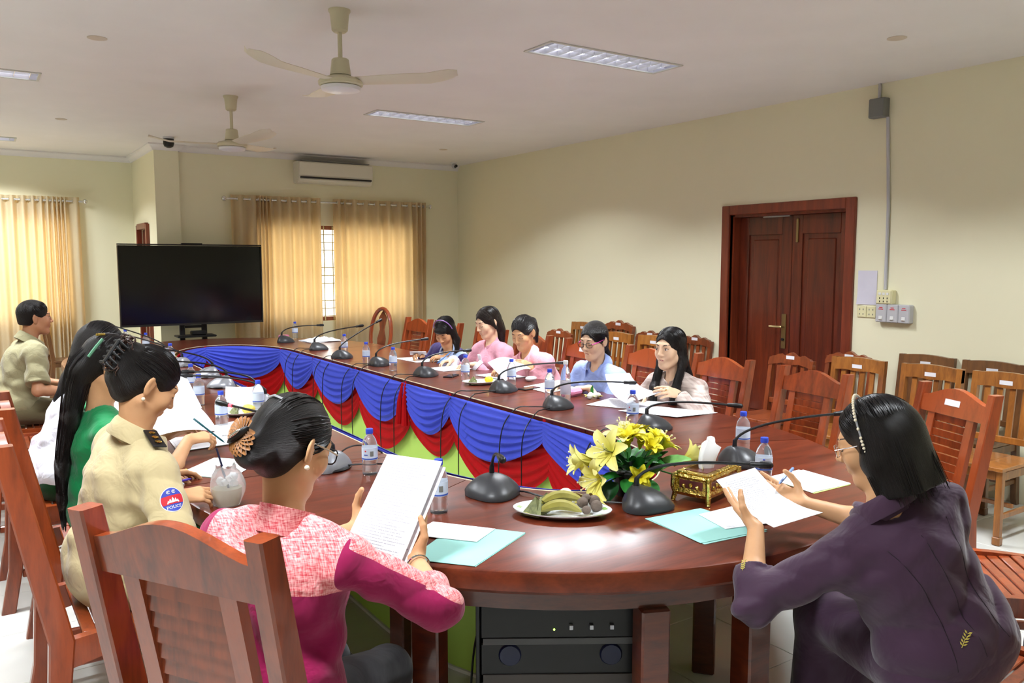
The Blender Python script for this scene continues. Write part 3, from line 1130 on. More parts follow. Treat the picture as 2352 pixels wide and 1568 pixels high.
# long hanging tie ends at one pin on the right side
for off in (-.02, .03):
    p, n = ring_at(s_r + 1.95 + off)
    MB().tube([tuple(p - TO + n * .05 + V(0, 0, .75)), tuple(p - TO + n * .07 + V(0, off * .5, .62)), tuple(p - TO + n * .075 + V(0, off, .46))], [.012, .02, .026], 8).build('tie_end', M_RED, drape)

# ================================================================== chairs
def back_y(z):      # leaning back plane of the tall chair
    return -.205 - max(0, z - .45) * .20
def make_tall_chair():
    t = empty('conference_chair')
    W = .235          # half width to post centre
    for s in (-1, 1):
        pts = [(0, -.262, .028), (.2, -.225, .028), (.45, back_y(.45), .034), (.62, back_y(.62), .034), (.85, back_y(.85), .031), (1.045, back_y(1.045), .028)]
        mb = MB()
        G = []
        for z, y, h in pts:
            c = .005
            G.append([(s * W - .0225, y - h + c, z), (s * W - .0225 + c, y - h, z), (s * W + .0225 - c, y - h, z), (s * W + .0225, y - h + c, z),
                      (s * W + .0225, y + h - c, z), (s * W + .0225 - c, y + h, z), (s * W - .0225 + c, y + h, z), (s * W - .0225, y + h - c, z)])
        mb.grid(G, cv=True)
        mb.f.append(tuple(range(8)))
        mb.f.append(tuple(len(G) * 8 - 8 + j for j in range(8)))
        mb.build('back_post', M_CHAIR, t)
        MB().box((s * (W - .005), .195, .215), (.05, .05, .43), .006).build('front_leg', M_CHAIR, t)
        G = []
        for i in range(9):
            q = i / 8
            y = -.19 + .40 * q
            zt = .452 + .012 * math.sin(q * math.pi)
            zb = .365 + .03 * math.sin(q * math.pi)
            G.append([(s * W - .016, y, zb), (s * W + .016, y, zb), (s * W + .016, y, zt), (s * W - .016, y, zt)])
        mb = MB()
        mb.grid(G, cv=True)
        mb.f.append((0, 1, 2, 3))
        mb.f.append((32, 33, 34, 35))
        mb.build('side_rail', M_CHAIR, t)
        MB().box((s * W, -.01, .17), (.022, .38, .035), .004).build('stretcher', M_CHAIR, t)
    # arched top rail
    def lean(th):
        return lambda p: (p[0], back_y(p[1]) + th, p[1])
    top = []
    for i in range(17):
        u = i / 16 * 2 - 1
        top.append((u * .2125, .985 + .055 * (math.cos(u * math.pi) * .5 + .5) ** .8))
    poly = [(-.2125, .905), (.2125, .905)] + top[::-1]
    MB().prism(poly, lean(.018), lean(-.014)).build('top_rail', M_CHAIR, t)
    MB().prism([(-.2125, .515), (.2125, .515), (.2125, .565), (-.2125, .565)], lean(.016), lean(-.012)).build('bottom_rail', M_CHAIR, t)
    for s in (-1, 1):
        MB().prism([(s * .1075, .56), (s * .153, .56), (s * .153, .91), (s * .1075, .91)], lean(.014), lean(-.012)).build('stile', M_CHAIR, t)
    n = 9
    for k in range(n):
        z0 = .565 + .34 * k / n
        z1 = z0 + .34 / n - .004
        MB().prism([(-.108, z0), (.108, z0), (.108, z1), (-.108, z1)],
                   lambda p, z0=z0: (p[0], back_y(p[1]) + (.009 if p[1] > z0 + .01 else .003), p[1]),
                   lambda p, z0=z0: (p[0], back_y(p[1]) - (.001 if p[1] > z0 + .01 else .007), p[1])).build('back_slat', M_CHAIR, t)
    # seat
    MB().box((0, .212, .415), (.42, .035, .075), .008).build('front_rail', M_CHAIR, t)
    MB().box((0, -.185, .42), (.42, .03, .065), .006).build('rear_rail', M_CHAIR, t)
    for k in range(8):
        y = -.15 + .345 * (k + .5) / 8
        MB().box((0, y, .45 - .010 * math.sin(math.pi * (k + .5) / 8)), (.438, .345 / 8 - .006, .016), .003).build('seat_slat', M_CHAIR, t)
    MB().box((0, .02, .19), (.45, .03, .025), .004).build('cross_stretcher', M_CHAIR, t)
    return t

def make_wall_chair(crest, mat):
    """slat-back side chair; crest: flat / ornate"""
    t = empty('slat_chair')
    by = lambda z: -.18 - max(0, z - .44) * .12
    W = .185
    for s in (-1, 1):
        G = []
        for z, y, h in [(0, -.225, .017), (.05, -.215, .022), (.44, by(.44), .022), (.70, by(.70), .020), (.925 if crest == 'flat' else .86, by(.9), .018)]:
            G.append([(s * W - .018, y - h, z), (s * W + .018, y - h, z), (s * W + .018, y + h, z), (s * W - .018, y + h, z)])
        mb = MB()
        mb.grid(G, cv=True)
        mb.f.append((0, 1, 2, 3))
        mb.f.append(tuple(len(G) * 4 - 4 + j for j in range(4)))
        mb.build('back_post', mat, t)
        mb = MB()
        mb.box((s * W, .185, .24), (.036, .036, .38), .003)
        mb.box((s * W, .185, .025), (.044, .044, .05), .006)
        mb.build('front_leg', mat, t)
        MB().box((s * W, .0, .395), (.022, .34, .05), .003).build('side_rail', mat, t)
        MB().box((s * W, -.01, .16), (.02, .35, .03), .003).build('stretcher', mat, t)
    f = lambda th: (lambda p: (p[0], by(p[1]) + th, p[1]))
    top = []
    for i in range(25):
        u = i / 24 * 2 - 1
        if crest == 'flat':
            z = .918 + .016 * math.cos(u * math.pi / 2)
            x = u * .203
        else:
            x = u * .205
            z = .875 + .035 * math.exp(-(u / .22) ** 2) + .018 * math.exp(-((abs(u) - .52) / .12) ** 2) - .045 * max(0, (abs(u) - .78) / .22) ** 2
        top.append((x, z))
    bot = [(-.16, .81), (-.08, .825), (0, .815), (.08, .825), (.16, .81)] if crest == 'ornate' else [(-.167, .838), (-.1, .845), (0, .838), (.1, .845), (.167, .838)]
    poly = [(top[0][0], .80 if crest == 'ornate' else .84)] + bot + [(top[-1][0], .80 if crest == 'ornate' else .84)] + top[::-1]
    if crest == 'flat':
        poly = [(-.203, .838)] + bot + [(.203, .838)] + top[::-1]
    MB().prism(poly, f(.02), f(-.012)).build('top_rail', mat, t)
    MB().box((0, by(.53), .53), (.335, .022, .04), .003).build('lower_rail', mat, t)
    ns = 4
    for k in range(ns):
        x = (k - (ns - 1) / 2) * .073
        MB().prism([(x - .017, .545), (x + .017, .545), (x + .017, .845), (x - .017, .845)], f(.007), f(-.007)).build('back_slat', mat, t)
    for k in range(3):
        MB().box(((k - 1) * .14, .02, .437), (.138, .40, .022), .003).build('seat_plank', mat, t)
    for yy in (.185, -.17):
        MB().box((0, yy, .395), (.33, .022, .05), .003).build('seat_rail', mat, t)
    MB().box((0, .0, .19), (.35, .02, .025), .003).build('cross_stretcher', mat, t)
    MB().box((0, by(.87) + .0215, .872), (.075, .001, .026)).build('sticker', M_STICK, t)
    return t
M_STICK = plain('sticker', srgb(226, 226, 232), .6)

def place(proto, used, x, y, face, s=1.0):
    """face = unit-less plan direction the chair looks at"""
    o = copy_tree(proto) if used[0] else proto
    used[0] = True
    o.location = (x, y, 0)
    o.rotation_euler = (0, 0, math.atan2(face[1], face[0]) - math.pi / 2)
    o.scale = (s, s, s)
    return o
proto = make_tall_chair()
U = [False]
TG = 'tall slatted conference chairs round the table'
def tall(x, y, face, label, s=1.0, sticker=False):
    o = place(proto, U, x, y, face, s)
    tag(o, label, 'chair', TG)
    if sticker:
        MB().prism([(-.05, .955), (.05, .955), (.05, .985), (-.05, .985)], lambda p: (p[0], back_y(p[1]) + .0195, p[1]), lambda p: (p[0], back_y(p[1]) + .0185, p[1])).build('sticker', M_STICK, o)
    return o
tall(.59, 1.90, (.85, .53), 'tall slatted wooden chair under the person in magenta', 1.03)
tall(.375, 2.95, (1, .02), 'tall slatted wooden chair under the person in police uniform', 1.03)
tall(.41, 3.69, (1, 0), 'tall slatted wooden chair under the person in green', 1.02)
tall(.33, 4.50, (1, 0), 'tall slatted wooden chair under the person in white shirt', 1.02)
tall(.26, 5.28, (1, 0), 'empty tall slatted chair next to the person in white shirt', 1.01)
tall(.24, 5.95, (1, 0), 'empty tall slatted chair next to the person in olive shirt', 1.01)
tall(.20, 6.62, (1, 0), 'tall slatted wooden chair under the person in olive shirt', 1.0)
tall(.17, 7.35, (1, -.03), 'empty tall slatted chair first beyond the person in olive shirt', 1.0)
tall(.17, 8.10, (1, -.05), 'empty tall slatted chair second beyond the person in olive shirt', 1.0)
tall(2.30, 1.02, (-.1, 1), 'tall slatted wooden chair under the person in dark purple suit', 1.0)
tall(3.10, 1.42, (-.70, .71), 'empty tall chair between the purple-suited person and the labelled chair', 1.0)
tall(3.62, 2.14, (-.93, .36), 'tall chair with white label behind the purple-suited person', .955, True)
tall(3.60, 2.86, (-1, .12), 'empty tall slatted chair beside the long-haired person', .955)
tall(3.66, 3.56, (-1, .05), 'tall slatted chair behind the person in patterned blouse', .955)
tall(3.64, 4.20, (-1, .03), 'tall slatted chair behind the person in blue shirt', .955)
tall(3.60, 4.86, (-1, 0), 'tall slatted chair with label behind the pony-tailed person in pink', .955, True)
tall(3.60, 5.56, (-1, 0), 'tall slatted chair behind the person in pale pink blouse', .955)
tall(3.60, 6.22, (-1, 0), 'tall slatted chair behind the person in navy cardigan', .955)
tall(3.56, 6.95, (-1, 0), 'empty tall slatted chair next to the person in navy cardigan', .97)
tall(3.55, 7.55, (-1, -.05), 'empty tall slatted chair beside the oval-backed chair', .97)

# oval-backed chair at the far bend of the table
t = empty('oval_chair', (3.50, 8.18, 0))
t.rotation_euler = (0, 0, math.atan2(-.35, -.94) - math.pi / 2)
tag(t, 'wooden chair with tall oval back in front of the glowing curtain', 'chair')
ring_o = []
for i in range(24):
    a = 2 * math.pi * i / 24
    ring_o.append((.155 * math.cos(a), -.22 - .12 * (.28 * math.sin(a) + .35), .80 + .28 * math.sin(a)))
MB().tube(ring_o + ring_o[:1], .022, 8, False).build('oval_frame', M_CHAIR, t)
MB().prism([(-.045, .53), (.045, .53), (.06, .75), (.03, .85), (.055, .98), (0, 1.06), (-.055, .98), (-.03, .85), (-.06, .75)], lambda p: (p[0], -.235 - .12 * (p[1] - .5), p[1]), lambda p: (p[0], -.25 - .12 * (p[1] - .5), p[1])).build('splat', M_CHAIR2, t)
MB().box((0, 0, .43), (.44, .42, .05), .015).build('seat', M_CHAIR2, t)
for sx in (-1, 1):
    MB().tube([(sx * .18, .17, .41), (sx * .185, .185, 0)], [.022, .016], 8).build('leg', M_CHAIR2, t)
    MB().tube([(sx * .14, -.24, .60), (sx * .16, -.19, .42), (sx * .17, -.23, 0)], [.02, .02, .016], 8).build('leg', M_CHAIR2, t)

# chairs along the right wall
WG = 'slat-backed chairs along the right wall'
protos = {('flat', 'oak'): [make_wall_chair('flat', M_OAK), [False]], ('flat', 'aged'): [make_wall_chair('flat', M_OAKD), [False]],
          ('ornate', 'brown'): [make_wall_chair('ornate', M_CHAIR2), [False]]}
def wallchair(kind, x, y, face, label, s=1.0):
    p, u = protos[kind]
    o = place(p, u, x, y, face, s)
    tag(o, label, 'chair', WG)
    return o
OAK, AGED, ORN = ('flat', 'oak'), ('flat', 'aged'), ('ornate', 'brown')
F = (-1, 0)
wallchair(OAK, 4.95, 2.40, F, 'light oak slat chair nearest the labelled tall chair, glossy seat in view')
wallchair(AGED, 5.46, 2.73, F, 'aged brown slat chair against the wall behind the glossy-seated oak chair')
wallchair(OAK, 4.93, 2.86, (-1, .02), 'yellowish oak slat chair directly in front of the dark-backed wall chair')
wallchair(AGED, 5.46, 3.19, F, 'dark-backed slat chair against the wall below the breaker boxes')
wallchair(OAK, 4.90, 3.36, F, 'light oak slat chair with wide label in front of the door frame')
wallchair(ORN, 5.40, 3.76, F, 'brown chair with scalloped crest against the wall beside the door frame')
wallchair(ORN, 4.95, 3.96, (-1, .03), 'brown chair with scalloped crest in front of the double door')
wallchair(ORN, 5.45, 5.42, F, 'brown scalloped chair against the wall just beyond the double door')
wallchair(ORN, 5.44, 6.02, F, 'brown scalloped chair behind the oak chair between blue-shirted and long-haired persons')
wallchair(OAK, 4.90, 5.40, F, 'oak slat chair seen between the blue-shirted and long-haired persons')
wallchair(OAK, 4.86, 5.86, F, 'oak slat chair right behind the blue-shirted person')
wallchair(ORN, 5.44, 6.52, F, 'large reddish scalloped chair against the wall behind the blue-shirted person', 1.08)
wallchair(OAK, 5.40, 7.05, F, 'oak slat chair against the wall beside the head of the blue-shirted person')
wallchair(ORN, 4.82, 6.72, F, 'brown scalloped chair behind the pony-tailed person in pink')
wallchair(ORN, 4.80, 8.05, F, 'brown scalloped chair behind the person in pale pink blouse')
wallchair(AGED, .92, 10.95, (1, .05), 'dark slat chair by the curtain behind the person in olive shirt')
# ================================================================== things on the table
def quad_sheet(name, c, mat, nu=10, nv=8, th=.0012, curl=None, parent=None):
    """sheet through four corners c = [TL, TR, BR, BL]; curl(u, v) -> offset vector; carries its own uv"""
    c = [V(*p) for p in c]
    G = np.zeros((nu + 1, nv + 1, 3))
    for i in range(nu + 1):
        for j in range(nv + 1):
            u, v = j / nv, i / nu
            p = (c[0] * (1 - u) + c[1] * u) * (1 - v) + (c[3] * (1 - u) + c[2] * u) * v
            if curl:
                p = p + V(*curl(u, v))
            G[i, j] = p
    mb = MB()
    du, dv = np.gradient(G, axis=0), np.gradient(G, axis=1)
    Nn = np.cross(dv, du)
    Nn /= np.maximum(1e-9, np.linalg.norm(Nn, axis=2, keepdims=True))
    if Nn[..., 2].mean() < 0:
        Nn = -Nn
    mb.slab(G, th, Nn)
    me = bpy.data.meshes.new(name)
    me.from_pydata(mb.v, [], mb.f)
    me.materials.append(mat)
    uvl = me.uv_layers.new(name='UVMap')
    k = (nu + 1) * (nv + 1)
    for lp in me.loops:
        q = lp.vertex_index % k
        i, j = divmod(q, nv + 1)
        uvl.data[lp.index].uv = (j / nv, 1 - i / nu)
    bm = bmesh.new()
    bm.from_mesh(me)
    bmesh.ops.recalc_face_normals(bm, faces=bm.faces[:])
    bm.to_mesh(me)
    bm.free()
    me.polygons.foreach_set('use_smooth', [True] * len(me.polygons))
    me.set_sharp_from_angle(angle=math.radians(40))
    return link(bpy.data.objects.new(name, me), parent)

def flat(cs, z):
    return [(x, y, z) for x, y in cs]

# ------------------------------------------------------------------ water bottles
BP = [(.0, .0), (.024, .0), (.029, .003), (.0305, .012), (.029, .02), (.0305, .03), (.029, .04), (.0305, .05), (.031, .058), (.031, .112), (.030, .122), (.026, .138), (.018, .152), (.013, .158), (.0125, .166)]
BOT = MB().lathe(BP, 20).mesh('bottle_body', M_WATER)
CAP = MB().lathe([(0, .164), (.0145, .164), (.0148, .166), (.0148, .180), (.0138, .183), (0, .183)], 18).mesh('cap', M_CAPB)
LAB = MB().lathe([(.0312, .062), (.0316, .0625), (.0316, .110), (.0312, .1105)], 20).mesh('label', M_LABEL)
BAND = MB().lathe([(.0317, .064), (.0319, .0645), (.0319, .069), (.0317, .0695)], 20).mesh('label_band', M_LABELB)
bt = [((2.67, 6.19), 'beside the grey microphone across from the empty chairs'), ((2.68, 5.70), 'in front of the navy-cardigan person'), ((2.93, 8.72), 'beside the pink packet at the far bend of the table'),
      ((2.80, 6.98), 'behind the steep microphone near the far white cloth'), ((2.88, 4.94), 'next to the plate of snacks before the two pink-clothed persons'), ((3.02, 4.56), 'behind the microphone before the blue-shirted person'),
      ((2.93, 4.00), 'beside the tall white-capped bottle'), ((2.80, 3.10), 'in front of the sheets of the long-haired person'), ((2.80, 2.38), 'behind the microphone nearest the purple-suited person'),
      ((2.45, 1.98), 'in front of the purple-suited person, its word label in view'), ((1.28, 2.95), 'on the inner table edge beyond the magenta-clad person'), ((1.27, 2.36), 'close behind the sheet held by the magenta-clad person'),
      ((1.30, 4.52), 'beside the snack plate near the lit microphone'), ((1.03, 4.24), 'behind the lit microphone head'), ((1.08, 4.95), 'just beyond the large sheet held by the green-clad person'),
      ((1.15, 5.48), 'next to the crossed microphone heads'), ((1.31, 6.96), 'before the grey microphone base across from the olive-shirted person'), ((1.32, 8.12), 'under the television near the far bend'), ((1.22, 8.62), 'farthest under the left edge of the television')]
BG = 'small blue-capped water bottles on the table'
for i, ((x, y), w) in enumerate(bt):
    t = empty('water_bottle', (x, y, TZ), random.uniform(0, 6.28))
    tag(t, 'small blue-capped water bottle ' + w, 'bottle', BG)
    link(bpy.data.objects.new('bottle_body', BOT), t)
    link(bpy.data.objects.new('cap', CAP), t)
    l_ = link(bpy.data.objects.new('label', LAB), t)
    link(bpy.data.objects.new('label_band', BAND), l_)
    if i in (7, 10, 11):
        t.rotation_euler = (0, 0, 0)
        a = math.atan2(-y, -x)
        for (da, zz, w_, h_, mm) in ((-.55, .098, .006, .006, M_LABELR), (-.5, .083, .016, .004, M_LABELB), (.25, .088, .014, .02, M_BOXGREY)):
            R = []
            for r_ in (0, 1):
                R.append([(.0319 * math.cos(a + da + (q - 1) * w_ / .064), .0319 * math.sin(a + da + (q - 1) * w_ / .064), zz - h_ / 2 + h_ * r_) for q in range(3)])
            MB().slab(R, .0004).build('label_mark', mm, l_)
    if i == 9:
        t.rotation_euler = (0, 0, 0)
        a = math.atan2(-y, -x)
        me_o = text_mesh('Oral', .021, 'label_word', M_LABELB, Matrix.Identity(4), l_, .0003)
        for v in me_o.data.vertices:
            ang = a + v.co.x / .032
            r_ = .0321 + v.co.z
            v.co = (r_ * math.cos(ang), r_ * math.sin(ang), .090 + v.co.y)
        MB().box((.0325 * math.cos(a), .0325 * math.sin(a), .105), (.004, .008, .004), .001, rot('Z', math.degrees(a))).build('label_mark', M_CAPB, l_)
t = empty('water_bottle', (2.90, 3.80, TZ))
tag(t, 'tall clear bottle with white cap before the blue-shirted person', 'bottle')
MB().lathe([(0, 0), (.026, 0), (.030, .004), (.031, .02), (.0295, .03), (.031, .04), (.031, .14), (.029, .15), (.03, .165), (.024, .20), (.0125, .225), (.012, .238)], 20).build('bottle_body', M_WATER, t)
MB().lathe([(0, .236), (.0145, .236), (.0148, .255), (.013, .258), (0, .258)], 18).build('cap', M_WHITE, t)
MB().lathe([(.0312, .06), (.0316, .061), (.0316, .135), (.0312, .136)], 20).build('label', plain('frosted_label', srgb(222, 216, 230), .4, trans=.3), t)

# ------------------------------------------------------------------ conference microphones
def mic_base_mesh(mat):
    G = []
    nr, na = 9, 36
    for i in range(nr + 1):
        r = i / nr
        row = []
        for j in range(na):
            a = 2 * math.pi * j / na
            R = .094 * (1 + .10 * math.cos(3 * (a - math.pi / 2)) + .05 * math.cos(2 * a))
            px, py = r * R * math.cos(a), r * R * math.sin(a) * 1.0
            h = .066 * (1 - r ** 2.2) ** .85
            # peak set back, lower scooped front
            px, py = px, py - .034 * (1 - r) ** 1.3
            edge = .010 + .010 * max(0, math.cos(2 * a)) * r ** 3
            row.append((px, py, max(h, 0) * (1 - .12 * max(0, math.sin(a)) * r) + edge))
        G.append(row)
    row = [(p[0] * .99, p[1] * .99, .002) for p in G[-1]]
    G.append(row)
    mb = MB()
    mb.grid(G, cv=True)
    mb.f.append(tuple((nr + 1) * na + j for j in range(na)))
    return mb.mesh('base', mat, 50)
BASE_D, BASE_S = mic_base_mesh(M_DKGREY), mic_base_mesh(plain('grey_silver_plastic', srgb(150, 152, 158), .35, metal=.35))
M_RED_E = plain('red_led', (1, .05, .05, 1), .4, emit=(1, .05, .08, 1), es=4.0)
M_BTN = plain('mic_button', srgb(206, 210, 216), .35, metal=.3)
mics = [((2.70, 8.36), (3.02, 8.26, .93), 0, 'at the far bend beside the pink packet'), ((2.73, 7.47), (3.06, 7.30, .98), 0, 'beside the far white cloth'), ((2.67, 6.70), (3.06, 6.84, 1.05), 0, 'with steeply raised neck before the empty chairs'),
        ((2.73, 6.06), (3.12, 6.07, .95), 0, 'pointing at the empty chair beside the navy-cardigan person'), ((2.76, 5.31), (3.10, 5.33, .925), 0, 'before the pale pink blouse'), ((2.85, 4.40), (3.25, 4.33, .925), 0, 'before the pony-tailed person in pink'),
        ((2.78, 3.72), (3.14, 3.54, .90), 0, 'before the blue-shirted person'), ((2.83, 2.98), (3.13, 2.75, .885), 0, 'before the sheets of the long-haired person'), ((2.64, 2.25), (3.06, 2.10, .95), 0, 'behind the flowers and tissue box'),
        ((1.89, 2.02), (2.16, 1.79, .92), 0, 'with blue sticker beside the flowers'), ((1.53, 2.43), (1.475, 2.30, .935), 0, 'standing alone beside the near snack plate'),
        ((1.17, 3.13), (.90, 3.60, .98), 1, 'with red lit ring, leaning to the green-clad person'), ((1.36, 4.70), (1.02, 4.86, .95), 1, 'whose head nears the upper blue-capped bottle'), ((1.40, 5.02), (1.08, 5.10, .94), 1, 'crossing its neighbour beside the snack plate'),
        ((1.37, 5.60), (.97, 5.62, .96), 1, 'before the white-shirted person'), ((1.41, 6.15), (1.03, 6.2, .99), 1, 'across from the olive-shirted person'), ((1.36, 6.90), (.98, 7.3, 1.02), 1, 'near the far left swag'), ((1.38, 7.75), (1.02, 8.2, 1.03), 1, 'under the left edge of the television')]
MG = 'gooseneck conference microphones'
for i, ((x, y), tip, sil, w) in enumerate(mics):
    d = V(tip[0] - x, tip[1] - y)
    ang = math.atan2(d[1], d[0]) - math.pi / 2
    t = empty('conference_microphone', (x, y, TZ), ang)
    tag(t, ('grey' if sil else 'black') + ' gooseneck microphone ' + w, 'microphone', MG)
    link(bpy.data.objects.new('base', BASE_S if sil else BASE_D), t)
    if sil:
        MB().lathe([(0, .001), (.092, .001), (.097, .006), (.092, .012), (0, .012)], 28, (0, 0, .0)).build('base_ring', M_BLACK, t)
    L_ = math.hypot(*d)
    h = tip[2] - TZ
    p0 = V(0, -.033, .070)
    tipl = V(0, L_, h)
    up = min(.13, h * .75 + .02)
    path = [p0 - V(0, 0, .012), p0 + V(0, .002, .03)]
    A, B, Cc = p0 + V(0, .004, .03), V(0, .004, up + .02), tipl
    for k in range(1, 13):
        q = k / 12
        path.append((1 - q) ** 2 * A + 2 * q * (1 - q) * V(0, .01, up + .045 if h < .25 else up + .02) + q * q * Cc)
    MB().tube(path, [.011, .009] + [.0055] * 12, 8).build('gooseneck', M_BLACK, t)
    td = unit(path[-1] - path[-3])
    hd = MB()
    hp = [path[-1] - td * .012, path[-1] - td * .008, path[-1] + td * .02, path[-1] + td * .024, path[-1] + td * .058, path[-1] + td * .066]
    hd.tube(hp, [.007, .010, .0105, .013, .0125, .005], 12)
    hd.build('mic_head', M_BLACK, t)
    if i == 11:
        MB().tube([path[-1] - td * .03, path[-1] - td * .014], .0085, 12).build('led_ring', M_RED_E, t)
    b = MB()
    b.lathe([(0, .004), (.6, .0035), (1, 0)], 16, (0, .058, .034), rot('X', -36), .030, .015)
    b.v = [(p[0], p[1], p[2]) for p in b.v]
    b.build('button', M_BTN, t)
    if i == 9:
        MB().box((-.036, -.028, .067), (.024, .018, .004), .001, rot('Y', -30)).build('sticker', M_CAPB, t)
# cables looping over the inner edge and hanging in front of the drapery
def cable(pts, label):
    P = [V(*p) for p in pts]
    out = []
    for k in range(len(P) - 1):
        p0, p1, p2, p3 = P[max(k - 1, 0)], P[k], P[k + 1], P[min(k + 2, len(P) - 1)]
        for q in np.linspace(0, 1, 6, endpoint=False):
            out.append(.5 * ((2 * p1) + (-p0 + p2) * q + (2 * p0 - 5 * p1 + 4 * p2 - p3) * q * q + (-p0 + 3 * p1 - 3 * p2 + p3) * q ** 3))
    out.append(P[-1])
    tag(MB().tube(out, .0035, 6).build('microphone_cable', M_BLACK), label, 'cable', 'microphone cables')
ix = TX + IW
for i, yy in enumerate((7.47, 6.70, 6.06, 5.31, 4.40, 3.72, 2.98)):
    x0 = mics[i + 1][0][0] - .05
    for k, dy in enumerate((-.14, .05)):
        cable([(x0, yy - .03, TZ + .012), (ix + .07, yy + dy * .6, TZ + .018), (ix - .02, yy + dy, TZ + .012), (ix - .11, yy + dy * 1.1, TZ - .10), (ix - .13, yy + dy * 1.2, TZ - .35), (ix - .12, yy + dy * 1.1, .12)],
              'black cable down the swag from microphone %s' % mics[i + 1][3])
cable([(1.84, 2.08, TZ + .008), (1.72, 2.22, TZ + .006), (1.66, 2.30, TZ + .006), (1.62, 2.38, TZ + .012), (1.66, 2.46, TZ - .05), (1.7, 2.5, .3)], 'black cable looping behind the near snack plate')
cable([(1.22, 3.10, TZ + .012), (1.33, 3.02, TZ + .02), (1.45, 2.98, TZ + .006), (1.50, 3.0, TZ - .02), (1.52, 3.02, TZ - .3)], 'grey-black cable crossing the inner edge near the blue-capped bottle')
cable([(1.20, 3.18, TZ + .012), (1.33, 3.28, TZ + .04), (1.42, 3.26, TZ + .03), (1.5, 3.24, TZ - .05), (1.52, 3.22, TZ - .3)], 'curled cable beyond the glasses of the magenta-clad person')

# ------------------------------------------------------------------ sheets and folders lying on the table
def stack(name, cs, mats, label, cat, group=None, dz=.0016):
    """one thing made of a few stacked sheets (parts)"""
    c0 = np.mean(np.array(cs), axis=0)
    t = empty(name, (c0[0], c0[1], TZ))
    tag(t, label, cat, group)
    for k, m in enumerate(mats):
        off = [(x - c0[0] + random.uniform(-.012, .012) * (k > 0), y - c0[1] + random.uniform(-.012, .012) * (k > 0)) for x, y in cs]
        quad_sheet('sheet' if k else 'cover', flat(off, .0016 + k * dz), m, 4, 4, .0012, None, t)
    return t
PG = 'papers on the table'
stack('card_folder', [(1.25, 2.21), (1.39, 2.02), (1.12, 1.87), (1.00, 2.03)], [M_TEAL, M_TEAL], 'pale teal card folder under the arm of the magenta-clad person', 'folder', 'teal folders')
stack('card_folder', [(1.80, 1.925), (2.03, 1.90), (2.03, 1.62), (1.78, 1.645)], [M_TEAL, M_TEAL], 'pale teal card folder before the purple-suited person', 'folder', 'teal folders')
stack('paper_stack', [(2.54, 2.03), (2.75, 2.04), (2.73, 1.80), (2.51, 1.80)], [plain('lime_card', srgb(190, 214, 120), .7), M_PAPER_F, M_PAPER_F], 'printed sheets on a lime cover right of the Oral-labelled bottle', 'papers', PG)
stack('paper_sheet', [(1.20, 2.27), (1.33, 2.10), (1.22, 2.03), (1.08, 2.20)], [M_PAPER], 'white sheet half under the teal folder of the magenta-clad person', 'papers', PG, .004).location.z += .004
stack('paper_sheet', [(1.97, 1.85), (2.14, 1.85), (2.10, 1.66), (1.93, 1.70)], [M_PAPER_F], 'white sheet on the teal folder under the hand of the purple-suited person', 'papers', PG).location.z += .004
stack('paper_stack', [(2.98, 3.70), (3.25, 3.80), (3.42, 3.50), (3.12, 3.42)], [M_TEAL, M_PAPER_F], 'teal folder with sheet between the rose packet and the long-haired person', 'papers', PG)
stack('paper_stack', [(3.00, 3.42), (3.26, 3.40), (3.40, 3.08), (3.13, 3.12)], [M_PAPER, M_PAPER_F], 'loose white sheets in front of the long-haired person', 'papers', PG).location.z += .004
stack('paper_stack', [(3.06, 4.47), (3.30, 4.55), (3.32, 4.26), (3.04, 4.16)], [M_TEAL, M_PAPER], 'white sheets before the blue-shirted person', 'papers', PG)
stack('paper_stack', [(3.08, 5.12), (3.32, 5.14), (3.36, 4.85), (3.1, 4.84)], [M_TEAL, M_PAPER, M_PAPER_F], 'white sheets before the pony-tailed person in pink', 'papers', PG)
stack('paper_stack', [(2.96, 5.66), (3.24, 5.70), (3.24, 5.44), (2.98, 5.44)], [M_PAPER, M_PAPER_F], 'white sheets before the person in pale pink blouse', 'papers', PG)
stack('paper_stack', [(3.04, 6.40), (3.32, 6.42), (3.34, 6.02), (3.06, 6.06)], [M_PAPER, M_PAPER], 'white sheets before the person in navy cardigan', 'papers', PG)
stack('paper_stack', [(.74, 4.06), (1.02, 4.08), (1.06, 3.80), (.73, 3.76)], [M_TEAL, M_PAPER, M_PAPER_F, M_PAPER], 'stack of sheets on a teal folder before the green-clad person', 'papers', PG)
stack('paper_sheet', [(.95, 4.22), (1.13, 4.30), (1.15, 4.02), (.96, 3.96)], [M_PAPER_T], 'printed sheet slipping off the stack before the green-clad person', 'papers', PG).location.z += .009
stack('card_folder', [(1.04, 4.20), (1.17, 4.16), (1.17, 3.94), (1.05, 3.93)], [plain('purple_card', srgb(86, 70, 170), .6)], 'purple folder beside the stack of the green-clad person', 'folder')
stack('paper_sheet', [(.64, 3.36), (.84, 3.56), (.98, 3.40), (.79, 3.18)], [M_TEAL, M_PAPER], 'white sheet on teal card under the hands of the police-uniformed person', 'papers', PG)
stack('paper_stack', [(.82, 4.95), (1.02, 4.98), (1.04, 4.66), (.84, 4.64)], [M_TEAL, M_PAPER], 'white sheets before the white-shirted person', 'papers', PG)
quad = quad_sheet('paper_sheet', [(1.16, 4.66, TZ + .14), (1.33, 4.60, TZ + .13), (1.30, 4.48, TZ + .003), (1.12, 4.54, TZ + .003)], M_PAPER_T, 8, 6, .0012)
tag(quad, 'printed sheet propped up behind the blue-capped bottles near the snack plate', 'papers', PG)
stack('paper_stack', [(2.86, 8.42), (3.20, 8.60), (3.24, 8.22), (2.90, 8.06)], [M_PAPER, M_PAPER], 'white sheets at the far bend under the pink packet side', 'papers', PG)
